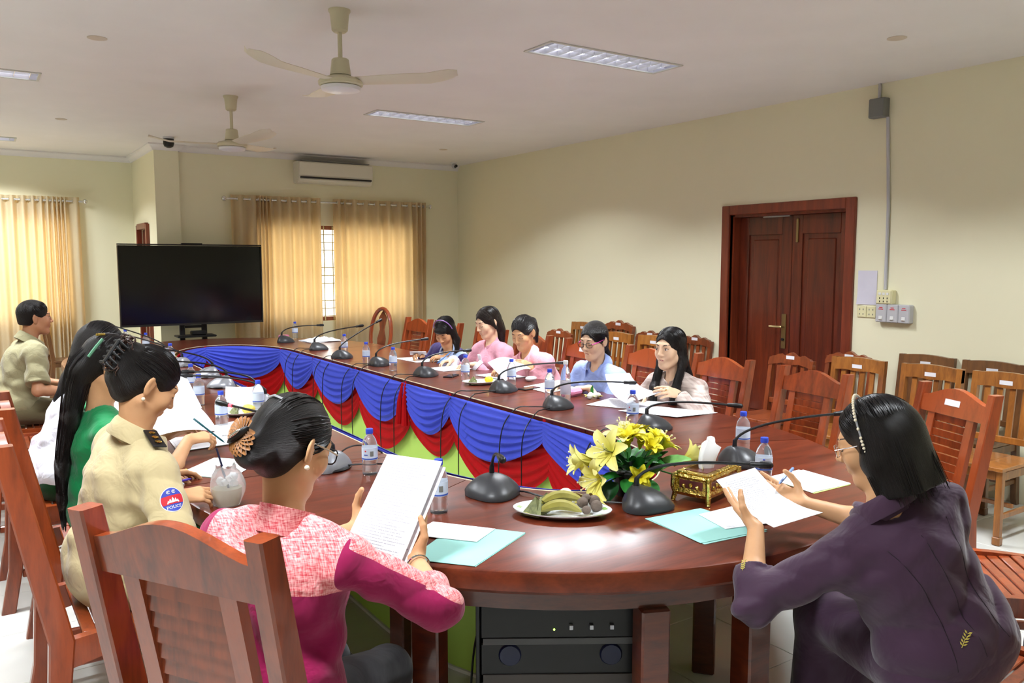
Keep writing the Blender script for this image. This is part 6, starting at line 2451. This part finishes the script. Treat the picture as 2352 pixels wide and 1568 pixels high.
# ------------------------------------------------------------------ clothing materials
C_MAG = fabric('magenta_cloth', srgb(140, 20, 72), None, .55, wrinkle=.5, wr_scale=13)
C_PINKW = fabric('pink_woven_cloth', srgb(204, 74, 84), srgb(240, 176, 174), .8, .8, 420, .2)
C_MAG2 = fabric('magenta_blouse_cloth', srgb(204, 74, 84), srgb(240, 176, 174), .75, .8, 420, .45, 13, alt=srgb(140, 20, 72))
C_NAVY2 = fabric('cardigan_over_shirt_cloth', srgb(172, 196, 230), None, .8, wrinkle=.5, wr_scale=13, alt=srgb(50, 38, 92))
C_PURP = fabric('purple_suiting', srgb(66, 44, 64), None, .55, wrinkle=.5, sheen=.25)
C_KHAKI = fabric('khaki_cloth', srgb(196, 180, 138), None, .7, wrinkle=.5, wr_scale=13)
C_GREEN = fabric('green_cloth', srgb(16, 134, 76), None, .6, wrinkle=.5, wr_scale=13)
C_WHITE = fabric('white_shirt_cloth', srgb(234, 234, 244), None, .7, wrinkle=.55, wr_scale=13)
C_OLIVE = fabric('olive_cloth', srgb(152, 146, 112), None, .7, wrinkle=.5, wr_scale=13)
C_BLUE = fabric('sky_blue_cloth', srgb(146, 166, 222), None, .65, wrinkle=.55, wr_scale=13)
C_PINK = fabric('pale_pink_cloth', srgb(226, 164, 182), None, .65, wrinkle=.55, wr_scale=13)
C_PINK2 = fabric('rose_pink_cloth', srgb(228, 160, 172), None, .65, wrinkle=.55, wr_scale=13)
C_NAVY = fabric('navy_knit', srgb(50, 38, 92), None, .85, wrinkle=.55, wr_scale=13)
C_LBLUE = fabric('light_blue_shirt', srgb(172, 196, 230), None, .65, wrinkle=.55, wr_scale=13)
C_PATT = fabric('patterned_blouse_cloth', srgb(158, 138, 130), srgb(206, 192, 184), .75, 1.0, 60, .25)
C_DARK = fabric('dark_trouser_cloth', (.02, .02, .024, 1), None, .8)
C_DKGREEN = fabric('dark_green_skirt', srgb(10, 62, 26), None, .7)
C_OLIVE_T = fabric('olive_trouser_cloth', srgb(112, 104, 76), None, .75)
C_KHAKI_T = fabric('khaki_skirt_cloth', srgb(180, 164, 122), None, .75)

FLAT = (.18, .22, .15)
GRIP = (.55, .75, .45)
HOLD = (.06, .10, .08)
SOFT = (.35, .45, .3)
up = V(0, 0, 1)

# 1 ------------------------------------------------------ magenta blouse, back to the camera
def mag_mat(L):
    m = np.minimum(np.minimum(L['C'] + .125, .06 - L['B']), .176 - np.abs(L['A']))
    for sd in (-1, 1):
        s0, el, wr, hd = L['arms'][sd]
        for a_, b_ in ((s0, el), (el, wr)):
            ba = b_ - a_
            tt = ((L['cen'] - a_) @ ba) / ba.dot(ba)
            off = L['cen'] - a_ - np.clip(tt, -.1, 1.1)[:, None] * ba
            on = np.minimum(np.minimum(off[:, 2] - .034, np.minimum(tt + .1, 1.15 - tt) * .2), .09 - np.linalg.norm(off, axis=1))
            m = np.maximum(m, np.minimum(on, np.abs(L['A']) - .165))
        fa = unit(wr - el)
        m = np.maximum(m, np.minimum((L['cen'] - el) @ fa - .062, .15 - np.linalg.norm(L['cen'] - el, axis=1)))
    return m
rgt = V(math.cos(math.radians(66)), -math.sin(math.radians(66)), 0)
upv = unit(V(math.sin(math.radians(66)) * .62, math.cos(math.radians(66)) * .62, .80))
nfc = np.cross(rgt, upv)
pc = V(.945, 2.03, .925)
wl_, wr_ = pc - rgt * .122 - upv * .080 - nfc * .036, pc + rgt * .120 - upv * .125 - nfc * .034
p = person('person in magenta blouse with pink woven yoke reading a held sheet', (.62, 1.875, 1.165), 66, 26, (.545, 1.86, .585), 52,
           dict(L=(wl_, rgt * .45 + upv * .80, nfc, HOLD, V(-.75, .6, -.8)), R=(wr_, -rgt * .40 + upv * .85, nfc, HOLD, V(.75, -.7, -.65))),
           C_MAG2, C_DARK, SK_MID, 'bun', sleeve='three', bulk=1.06, h=.0042, hc=.0055, topmat=mag_mat, sh_w=.162, hem=.47, loose=.003, hs=.96, strands=300, knee=.45)
W, O = p['W'], p['O']
band_collar(p, C_PINKW, .062, .028)
glasses(p, M_BLACK, plain('clear_temple', srgb(190, 176, 150), .3), .019, .024, .0018)
MB().ball(W(.079, -.012, -.050) - O, .0062, 12).build('earring', M_PEARL, p['root'])
# satin bow clip over the bun
M_BRONZE = fabric('bronze_satin', srgb(136, 88, 42), None, .35, wrinkle=.3, sheen=.5)
bow = empty('hair_bow')
bow.parent = p['root']
bc = W(-.012, -.158, -.022)
ra, rb, rc = p['R'] @ V(.75, .0, .66), p['R'] @ V(-.66, 0, .75), p['R'] @ V(0, -1, 0)
for sd in (-1, 1):
    for k in range(9):
        q = -1.15 + 2.3 * k / 8
        dd = unit(rb * math.cos(q) * sd + ra * math.sin(q) * 1.0)
        petal(bc - O, dd, unit(rc + dd * .1), .052 - .008 * abs(q), .012, .5, M_BRONZE, 'bow_pleat', bow, 6)
MB().ball(bc - O + rc * .006, (.010, .034, .010), 12, Matrix(np.stack([rb, ra, rc], axis=1).tolist())).build('bow_knot', M_BLACK, bow)
MB().ball(bc - O + rc * .017, (.004, .018, .004), 10, Matrix(np.stack([rb, ra, rc], axis=1).tolist())).build('rhinestone_bar', M_CHROME, bow)
for k in range(2):
    MB().tube([W(.02 + .0 * k, -.098, .072 + .018 * k) - O, W(-.01, -.100, .078 + .018 * k) - O, W(-.035, -.092, .074 + .018 * k) - O], .0035, 6).build('hair_pin', M_SILVER, p['root'])
s0, el, wr, hd = p['arms'][1]
wc, wd = wr - unit(wr - el) * .03, unit(wr - el)
n1 = unit(np.cross(wd, up)); n2 = np.cross(wd, n1)
MB().tube([wc - O + (n1 * math.cos(a) + n2 * math.sin(a)) * .0305 for a in np.linspace(0, 2 * math.pi, 25)], .0032, 6, False).build('bracelet', M_CHROME, p['root'])
c = V(.945, 2.03, .925)
crn = lambda a, b: c + rgt * a + upv * b
sheet_held([crn(-.105, .15), crn(.105, .15), crn(.105, -.15), crn(-.105, -.15)], M_PAPER_T, 'printed sheets held up by the person in magenta',
           lambda u, v: tuple(np.cross(rgt, upv) * (-.014 * (1 - u) ** 3 * (1 - v) - .006 * math.sin(3 * u))))
c = V(.955, 2.035, .915)
sheet_held([crn(-.095, .145), crn(.115, .14), crn(.112, -.16), crn(-.10, -.155)], M_PAPER_F, 'rear sheet behind the one held by the person in magenta')

# 2 ------------------------------------------------------ dark purple suit, right foreground
p = person('person in dark purple suit with pearl headband reading a held sheet', (2.02, 1.265, 1.115), -24, 20, (2.13, 1.10, .58), 18,
           dict(L=((1.868, 1.530, .828), (.30, .85, .36), (.35, -.30, .85), (.05, .08, .05), V(-.75, -.1, -.75)), R=((2.128, 1.560, .848), (-.35, .85, .32), (-.40, -.28, .80), (.05, .08, .05), V(.9, -.2, -.7))),
           C_PURP, C_PURP, SK_MID, 'bob', sleeve='three', bulk=1.12, h=.0042, hc=.0055, sh_w=.165, hem=.44, skirt=True, loose=.004, hs=.98, strands=300)
W, O = p['W'], p['O']
collar(p, C_PURP, .064, .028, .6, .024)
glasses(p, M_CHROME, M_CHROME, .017, .021, .0012)
hb = []
for i in range(21):
    a = math.pi * (-.08 + 1.16 * i / 20)
    hb.append(W(.096 * math.cos(a), .012 - .03 * math.sin(a) * 0, .030 + .102 * math.sin(a) - .03 * (abs(math.cos(a)) > .9)) - O)
band = MB().tube(hb, .003, 6).build('headband', M_SILVER, p['root'])
for i, q in enumerate(hb):
    for k in (0, .5):
        if i + 1 < len(hb):
            qq = q * (1 - k) + hb[i + 1] * k
            MB().ball(qq + p['R'] @ V(0, .0, .0) + unit(qq - (W(0, 0, .02) - O)) * .003, .0042, 8).build('bead', M_PEARL, band)
# jacket seams
M_SEAM = plain('seam_thread', srgb(34, 22, 34), .7)
for A_ in (-.062, .0, .066):
    pts = []
    for k in range(14):
        tgt = p['Nb'] - O + p['U'] * (-.06 - .33 * k / 13) + np.array(p['Rt']) * A_ * (1 + .5 * (abs(k - 7) / 7) ** 2)
        hit = p['bvh'].ray_cast(Vector(tgt - p['F'] * .4), Vector(p['F']), .5)
        if hit[0] is not None:
            pts.append(np.array(hit[0]) - p['F'] * .0004)
    if len(pts) > 3:
        MB().tube(pts, .0011, 5).build('seam', M_SEAM, p['root'])
# small gold sprigs embroidered on sleeve and back
M_SPRIG = plain('gold_thread', srgb(196, 180, 84), .5)
def sprig(src, aim, upd, s):
    """leafy sprig stitched onto the garment where a ray from src along aim meets it"""
    hit = p['bvh'].ray_cast(Vector(src), Vector(unit(aim)), .6)
    if hit[0] is None:
        return
    pt, nrm = np.array(hit[0]), unit(np.array(hit[1]))
    if np.dot(nrm, aim) > 0:
        nrm = -nrm
    pt = pt + nrm * .0012
    upd = unit(upd - nrm * np.dot(upd, nrm))
    sd = np.cross(upd, nrm)
    m = MB()
    m.tube([pt, pt + upd * s * .5, pt + upd * s + sd * s * .2], .0009, 5)
    for k in range(5):
        b_ = pt + upd * s * (.12 + .18 * k)
        for q in (-1, 1):
            tip_ = b_ + (sd * q * .85 + upd * .7) * s * .26
            mid = (b_ + tip_) / 2
            wv = unit(np.cross(tip_ - b_, nrm)) * s * .055
            m.add([b_, mid + wv, tip_, mid - wv, mid + nrm * .0012], [(0, 1, 4), (1, 2, 4), (2, 3, 4), (3, 0, 4)])
    return m.build('embroidery', M_SPRIG, p['root'])
bkp = p['P'] - p['O']
sd_ = np.array(p['Rt'])
sprig(bkp + p['U'] * .06 - p['F'] * .4 - sd_ * .05, p['F'], up + sd_ * .5, .045)
s0, el, wr, hd = p['arms'][-1]
sprig(el + (wr - el) * .2 - O + up * .3 - sd_ * .06, V(0, 0, -1) + sd_ * .1, wr - el, .035)
sheet_held([(1.895, 1.71, .925), (2.085, 1.72, .935), (2.095, 1.47, .85), (1.885, 1.48, .84)], M_PAPER_T, 'printed sheet held low by the person in purple suit',
           lambda u, v: (0, 0, -.03 * math.sin(math.pi * v) * (.6 + .4 * u)))
pen((2.08, 1.62, .905), (2.20, 1.66, .93), plain('pale_blue_pen', srgb(120, 150, 205), .4), 'pale blue pen in the hand of the person in purple suit')

# 3 ------------------------------------------------------ police uniform
p = person('person in khaki police uniform with hair clipped up, looking down', (.475, 2.925, 1.19), 82, 36, (.335, 2.965, .585), 78,
           dict(L=((.565, 3.235, .80), (.85, .35, -.12), (.05, -.15, -1), SOFT, V(-.2, .6, -1), .12), R=((.535, 2.835, .815), (.92, .10, -.06), (.1, .5, -.9), SOFT, V(-.1, -.9, -.75), .08)),
           C_KHAKI, C_KHAKI_T, SK_MID, 'updo', sleeve='short', bulk=1.04, h=.0042, hc=.0055, hem=.46, skirt=True, loose=.006, strands=300)
W, O = p['W'], p['O']
collar(p, C_KHAKI, .064, .034, .5, .03)
MB().ball(W(.079, -.012, -.052) - O, .0065, 12).build('earring', M_PEARL, p['root'])
rr = random.Random(2)
lc = MB()
for k in range(70):
    q = rr.uniform(0, 6.28)
    cc = W(.040 * math.cos(q) * rr.uniform(.2, 1.1), -.112 - .026 * abs(math.sin(q)) - rr.uniform(0, .01), .030 + rr.uniform(-.055, .065)) - O
    u1 = unit(V(rr.uniform(-1, 1), rr.uniform(-1, 1), rr.uniform(-1, 1)))
    u2 = unit(np.cross(u1, V(rr.uniform(-1, 1), rr.uniform(-1, 1), rr.uniform(-1, 1))))
    r0 = rr.uniform(.008, .017)
    lc.tube([cc + (u1 * math.cos(a) + u2 * math.sin(a)) * r0 + np.cross(u1, u2) * .002 * a for a in np.linspace(0, rr.uniform(4, 8), 14)], .0019, 5)
lo_ = lc.build('loose_curls', plain('brown_curl', srgb(58, 36, 26), .4), p['root'], 80)
lo_['kind'] = 'stuff'
cl_ = empty('hair_clip')
cl_.parent = p['root']
for k in range(5):
    for sd in (-1, 1):
        MB().tube([W(sd * .010, -.150, .075 - .02 * k) - O, W(sd * .034, -.158, .070 - .02 * k) - O, W(sd * .050, -.135, .064 - .02 * k) - O], [.006, .005, .002], 6).build('claw', M_BLACK, cl_)
MB().box(W(0, -.156, .035) - O, (.022, .012, .09), .004, Matrix(p['R'].tolist())).build('clip_spine', M_BLACK, cl_)
# epaulette on each shoulder and round police patch on the right sleeve
for sd in (-1, 1):
    s0, el, wr, hd = p['arms'][sd]
    M3 = Matrix(np.stack([np.array(p['Rt']) * sd, p['F'], p['U']], axis=1).tolist())
    ce = (s0 + p['Nb']) / 2 + np.array(p['Rt']) * sd * .035 + p['U'] * .068 - O
    ep = MB().box(ce, (.10, .045, .006), .002, M3 @ rot('Y', 14)).build('epaulette', M_BLACK, p['root'])
    for k in range(3):
        MB().ball(ce + np.array(p['Rt']) * sd * (.028 * (k - 1)) + p['U'] * (.005 - .006 * (k - 1)), (.010, .012, .004), 8, M3).build('gold_star', M_GOLD, ep)
    e0, e1 = ce + np.array(p['Rt']) * sd * .05, ce
s0, el, wr, hd = p['arms'][1]
ua = unit(el - s0)
out = unit(np.array(p['Rt']) - ua * np.dot(p['Rt'], ua))
ptc = s0 + (el - s0) * .42 + out * .0655
M_PB, M_PR = plain('patch_blue', srgb(48, 66, 170), .6), plain('patch_red', srgb(196, 26, 44), .6)
fwd = np.cross(ua, out)
if np.dot(fwd, p['F']) < 0:
    fwd = -fwd
upp = -ua
Mp = Matrix([[fwd[i], upp[i], out[i], (ptc - O)[i]] for i in range(3)] + [[0, 0, 0, 1]])
pat = empty('sleeve_patch')
pat.parent = p['root']
def on_cloth(mb, M4, lift=.0):
    """drop the flat design (x, y, small z) onto the garment along the patch normal"""
    o_, ex, ey, ez = [np.array(M4.col[i][:3]) for i in (3, 0, 1, 2)]
    res = []
    for q in mb:
        st_ = o_ + ex * q[0] + ey * q[1] + ez * .12
        hit = p['bvh'].ray_cast(Vector(st_), Vector(-ez), .3)
        base = np.array(hit[0]) if hit[0] is not None else o_ + ex * q[0] + ey * q[1]
        res.append(tuple(base + ez * (q[2] + lift)))
    return res
def ring_disc(r, clip=None, ry=1.15, z=0.0):
    g = []
    for i in range(8):
        k = i / 7
        row = []
        for j in range(40):
            a_ = 2 * math.pi * j / 40
            x, y = r * k * math.cos(a_), r * ry * k * math.sin(a_)
            if clip:
                y = min(max(y, -clip), clip)
            row.append((x, y, z))
        g.append(row)
    return g
def lay(name, g, mat, th=.0012):
    flatg = [q for row in g for q in row]
    P3 = np.array(on_cloth(flatg, Mp)).reshape(len(g), len(g[0]), 3)
    mb = MB()
    mb.grid(P3, cv=True)
    return mb.build(name, mat, pat, 60)
lay('patch_rim', ring_disc(.0345, z=.0012), M_WHITE)
lay('patch_field', ring_disc(.0325, z=.0020), M_PB)
lay('patch_stripe', ring_disc(.0322, .0135, z=.0028), M_PR)
tw = MB()
for (x, w_, hh) in ((0, .005, .017), (-.008, .004, .013), (.008, .004, .013), (-.014, .003, .008), (.014, .003, .008)):
    tw.prism([(x - w_, -.009), (x + w_, -.009), (x + w_ * .6, -.009 + hh * .6), (x, -.009 + hh), (x - w_ * .6, -.009 + hh * .6)], lambda q: (q[0], q[1], .0026), lambda q: (q[0], q[1], .0038))
tw.box((0, -.0095, .0032), (.036, .003, .0012))
tw.v = on_cloth(tw.v, Mp)
tw.build('temple_emblem', M_WHITE, pat)
wo = text_mesh('POLICE', .0135, 'patch_word', M_WHITE, Matrix.Translation((0, -.0235, .0026)), pat, .0006)
for v_, co in zip(wo.data.vertices, on_cloth([tuple(v_.co) for v_ in wo.data.vertices], Mp)):
    v_.co = co
for x in (-.008, .008):
    g = MB()
    g.tube([(x + .0055 * math.cos(a), .0245 + .0048 * math.sin(a), .0028) for a in np.linspace(.4, 5.6, 12)], .0009, 5)
    g.tube([(x + .0022 * math.cos(a), .0245 + .0022 * math.sin(a), .0028) for a in np.linspace(0, 5, 8)], .0008, 5)
    g.v = on_cloth(g.v, Mp)
    g.build('patch_glyph', M_WHITE, pat)
# buttons and pocket trim at the chest
for k in range(4):
    MB().ball(p['P'] + p['U'] * p['Ls'] * (.42 + .13 * k) + p['F'] * (.138 - .004 * k) - O, .006, 8).build('button', M_GOLD, p['root'])
MB().box(p['P'] + p['U'] * p['Ls'] * .70 + p['F'] * .146 + np.array(p['Rt']) * .07 - O, (.07, .008, .018), .002, Matrix(np.stack([p['Rt'], p['F'], p['U']], axis=1).tolist())).build('ribbon_bar', M_SILVER, p['root'])
# ring
s0, el, wr, hd = p['arms'][-1]
MB().ball(wr + unit(V(*hd[1])) * .098 + up * .010 - O, .0055, 8).build('ring', M_GOLD, p['root'])
pen((.66, 3.21, .775), (.56, 3.12, .79), plain('purple_pen', srgb(70, 40, 180), .4), 'purple pen under the hand of the police-uniformed person')

# 4 ------------------------------------------------------ green blouse
p = person('person in bright green blouse with waist-long black hair, writing', (.455, 3.66, 1.175), 88, 30, (.40, 3.70, .58), 84,
           dict(L=((.70, 3.86, .82), (.9, .1, .25), (0, -.7, -.7), GRIP, V(-.2, .9, -1)), R=((.735, 3.60, .845), (.95, .2, .0), (.05, .4, -.9), GRIP, V(-.1, -.8, -.9))),
           C_GREEN, C_GREEN, SK_MID, 'longback', sleeve='half', bulk=1.02, h=.005, hc=.007, hem=.44, loose=.006, strands=300)
W, O = p['W'], p['O']
M_CLIP = plain('jade_clip', srgb(96, 150, 120), .3)
MB().tube([W(.060, -.085, .085) - O, W(.075, -.095, .045) - O, W(.072, -.10, .0) - O], .006, 6).build('hair_clip', M_CLIP, p['root'])
MB().box(W(.030, -.095, .098) - O, (.035, .006, .010), .002).build('hair_clip', M_GOLD, p['root'])
sheet_held([(.62, 4.02, 1.00), (.80, 4.04, .985), (.88, 3.70, .845), (.60, 3.66, .86)], M_PAPER, 'large white sheet lifted by the person in green', lambda u, v: (.02 * math.sin(3 * v), 0, .02 * math.sin(math.pi * u)))
pen((.90, 3.66, .80), (.78, 3.70, .915), plain('teal_pen', srgb(20, 90, 100), .35), 'dark teal pen in the hand of the person in green')

# 5 ------------------------------------------------------ white shirt
p = person('person in white long-sleeved shirt with wavy black hair bent over papers', (.52, 4.47, 1.175), 90, 34, (.30, 4.50, .58), 85,
           dict(L=((.80, 4.70, .80), (.9, .1, .1), (0, -.5, -.8), SOFT, V(-.2, .9, -1)), R=((.80, 4.40, .82), (.95, .1, .1), (.05, .5, -.8), SOFT, V(-.1, -.9, -.8))),
           C_WHITE, C_DKGREEN, SK_MID, 'curly', sleeve='long', bulk=1.05, h=.005, hc=.007, hem=.50, skirt=True, loose=.014, fold=.009)
W, O = p['W'], p['O']
collar(p, C_WHITE, .064, .034, .5, .03)
for k in range(7):
    b_ = p['Nb'] - p['F'] * (.11) + np.array(p['Rt']) * (.04 + .012 * (k % 3)) - p['U'] * (.02 + .02 * k)
    MB().tube([b_ - O + (np.array(p['Rt']) * math.cos(a) + p['U'] * math.sin(a)) * .016 + p['U'] * (-.006 * a) for a in np.linspace(0, 7, 16)], .003, 5).build('curl', HAIR, p['hair'])
sheet_held([(.82, 4.86, .95), (1.0, 4.88, .94), (1.02, 4.62, .80), (.82, 4.60, .80)], M_PAPER, 'white sheet lifted by the person in white shirt', lambda u, v: (0, 0, .015 * math.sin(math.pi * u)))

# 6 ------------------------------------------------------ olive shirt, far left
p = person('person in olive short-sleeved shirt seated upright looking across the room', (.365, 6.66, 1.205), 82, 2, (.20, 6.63, .60), 80,
           dict(L=((.56, 6.80, .70), (.95, .1, -.1), (0, -.4, -.9), SOFT, V(-.2, .6, -1)), R=((.55, 6.46, .70), (.95, .25, -.1), (.05, .5, -.8), SOFT, V(-.3, -.6, -1))),
           C_OLIVE, C_OLIVE_T, SK_TAN, 'short', sleeve='short', bulk=1.10, h=.005, hc=.007, sh_w=.19, hem=.50, male=True, eyes='open', loose=.01)
collar(p, C_OLIVE, .066, .036, .5, .032)

# 7 ------------------------------------------------------ long straight hair, patterned blouse
p = person('person with long straight black hair in grey-pink patterned blouse turning sheets', (3.455, 3.505, 1.085), -100, 4, (3.64, 3.52, .57), -94,
           dict(L=((3.375, 3.345, .835), (-.92, .05, .25), (.1, .8, -.6), SOFT, V(.3, -1, -.7)), R=((3.36, 3.62, .80), (-.9, -.1, -.05), (0, 0, -1), SOFT, V(.3, 1, -.8))),
           C_PATT, C_DARK, SK_FAIR, 'long', sleeve='long', bulk=.96, h=.005, hc=.007, eyes='open', hem=.48, loose=.006)
W, O = p['W'], p['O']
band_collar(p, C_PATT, .056, .022)
s0, el, wr, hd = p['arms'][-1]
wd = unit(wr - el); n1 = unit(np.cross(wd, up)); n2 = np.cross(wd, n1)
MB().tube([wr - wd * .012 - O + (n1 * math.cos(a) + n2 * math.sin(a)) * .027 for a in np.linspace(0, 2 * math.pi, 21)], .006, 6, False).build('watch_strap', M_BLACK, p['root'])
MB().ball(wr + unit(V(*hd[1])) * .10 - O + up * .008, .005, 8).build('ring', M_GOLD, p['root'])
sheet_held([(3.22, 3.82, .91), (3.33, 3.72, .92), (3.25, 3.37, .855), (3.05, 3.42, .80)], paper_mat('rule_print', 26, col=srgb(226, 230, 242), ink=srgb(120, 126, 150)), 'curved printed sheet lifted by the long-haired person', lambda u, v: (-.03 * math.sin(math.pi * v), 0, -.02 * math.sin(math.pi * v)))

# 8 ------------------------------------------------------ blue shirt, magenta-armed glasses
p = person('person in light blue collared shirt wearing glasses with magenta arms', (3.375, 4.12, 1.085), -103, 14, (3.61, 4.16, .57), -94,
           dict(L=((3.26, 4.02, .795), (-.75, .6, -.05), (0, 0, -1), SOFT, V(.5, -.55, -.8)), R=((3.22, 4.30, .795), (-.8, -.55, -.05), (0, 0, -1), SOFT, V(.5, .55, -.8))),
           C_BLUE, C_DARK, SK_FAIR, 'lowtail', sleeve='three', bulk=1.04, h=.005, hc=.007, hem=.48, loose=.010)
collar(p, C_BLUE, .062, .034, .62, .034)
glasses(p, M_BLACK, plain('magenta_acetate', srgb(206, 50, 160), .3), .016, .022, .0018)

# 9 ------------------------------------------------------ rose pink shirt with ponytail
p = person('person in rose pink collared shirt with ponytail looking down', (3.355, 4.91, 1.08), -112, 24, (3.60, 4.88, .57), -95,
           dict(L=((3.36, 4.80, .835), (-.8, .1, .3), (.1, .8, -.5), GRIP, V(.5, -.55, -.8)), R=((3.26, 5.04, .80), (-.8, -.4, 0), (0, 0, -1), SOFT, V(.5, .55, -.8))),
           C_PINK2, C_DARK, SK_MID, 'pony', sleeve='long', bulk=.97, h=.005, hc=.0075, hem=.48, loose=.008)
collar(p, C_PINK2, .060, .034, .65, .036)
sheet_held([(3.10, 4.98, .87), (3.30, 4.90, .885), (3.29, 4.70, .84), (3.06, 4.68, .775)], paper_mat('rule_print2', 24, col=srgb(226, 230, 242), ink=srgb(140, 146, 170)), 'curved sheet turned over by the pony-tailed person', lambda u, v: (-.01, 0, .03 * math.sin(math.pi * u)))

# 10 ----------------------------------------------------- pale pink blouse
p = person('person in pale pink buttoned blouse with side-swept hair writing', (3.425, 5.52, 1.115), -92, 20, (3.60, 5.54, .57), -95,
           dict(L=((3.25, 5.42, .80), (-.85, .35, 0), (0, 0, -1), SOFT, V(.5, -.55, -.8)), R=((3.22, 5.74, .80), (-.85, .0, -.1), (0, -.3, -1), GRIP, V(.5, .5, -.8))),
           C_PINK, C_DARK, SK_FAIR, 'half', sleeve='long', bulk=.97, h=.005, hc=.0075, hem=.48, loose=.008, hair_m=hair_mat('dark_brown_hair', (.010, .007, .006, 1), (.035, .022, .016, 1)))
band_collar(p, C_PINK, .058, .03)
MB().box(p['P'] + p['U'] * p['Ls'] * .62 + p['F'] * .150 - p['O'], (.035, .012, .24), .004, Matrix(np.stack([p['Rt'], p['F'], p['U']], axis=1).tolist())).build('placket', C_WHITE, p['root'])
for sd in (-1, 1):
    e_, f_, r_ = p['cuffs'][sd]
    MB().tube([e_ - f_ * .02 - p['O'], e_ + f_ * .012 - p['O']], [r_ * .96, r_ * .92], 16).build('cuff', C_WHITE, p['root'])
pen((3.10, 5.78, .775), (3.20, 5.70, .88), plain('blue_pen', srgb(70, 130, 200), .4), 'blue pen in the hand of the person in pale pink')

# 11 ----------------------------------------------------- navy cardigan
def navy_mat(L):
    m = np.minimum(L['B'] - .02, .05 - np.abs(L['A'] + .005))
    return np.maximum(m, np.minimum(L['C'] + .09, np.minimum(-.06 - L['A'], L['A'] + .125)))
p = person('person in navy cardigan over light blue shirt bent over a small device', (3.315, 6.02, 1.01), -122, 34, (3.60, 6.18, .57), -105,
           dict(L=((3.28, 5.96, .80), (-.75, .5, 0), (0, .3, -.9), GRIP, V(.5, -.5, -.8)), R=((3.20, 6.22, .80), (-.8, -.3, .1), (0, -.5, -.8), GRIP, V(.5, .6, -.8))),
           C_NAVY2, C_DARK, SK_MID, 'fringe', sleeve='long', bulk=.98, h=.005, hc=.0065, topmat=navy_mat, hem=.48, loose=.008)
collar(p, C_LBLUE, .060, .032, .6, .03)
W, O = p['W'], p['O']
MB().tube([W(.088 * math.cos(a), .015, .036 + .096 * math.sin(a)) - O for a in np.linspace(.1, math.pi - .1, 15)], .0042, 6).build('headband', plain('violet_band', srgb(150, 110, 180), .4), p['root'])
t = empty('mobile_phone', (3.13, 6.16, .825))
tag(t, 'grey phone in the hands of the person in navy cardigan', 'phone', 'mobile phones')
MB().box((0, 0, 0), (.075, .14, .009), .003, rot('Z', 60) @ rot('Y', 25)).build('phone_case', M_GREYP, t)

# ------------------------------------------------------------------ navy bag hanging on the empty tall chair
t = empty('handbag', (2.95, 1.22, .02), .6)
tag(t, 'navy cloth handbag with metal rings leaning against the empty tall chair', 'handbag')
G = []
for i in range(11):
    v_ = i / 10
    G.append([((.17 - .03 * v_) * math.cos(a), (.05 - .025 * v_) * math.sin(a), .34 * v_ + .008 * math.sin(3 * a) * v_) for a in np.linspace(0, 2 * math.pi, 24, endpoint=False)])
b = MB().grid(G, cv=True)
b.f.append(tuple(range(24)))
b.f.append(tuple(10 * 24 + j for j in range(24)))
b.build('bag_body', fabric('navy_bag_cloth', srgb(22, 30, 56), None, .7), t, 50)
for sx in (-1, 1):
    MB().tube([(sx * .09 + .018 * math.cos(a), .0, .355 + .018 * math.sin(a)) for a in np.linspace(0, 2 * math.pi, 15)], .0035, 6, False).build('ring', M_CHROME, t)
MB().tube([(-.09, 0, .37), (-.06, 0, .44), (0, 0, .47), (.06, 0, .44), (.09, 0, .37)], .007, 8).build('strap', fabric('navy_strap', srgb(18, 24, 44), None, .7), t)
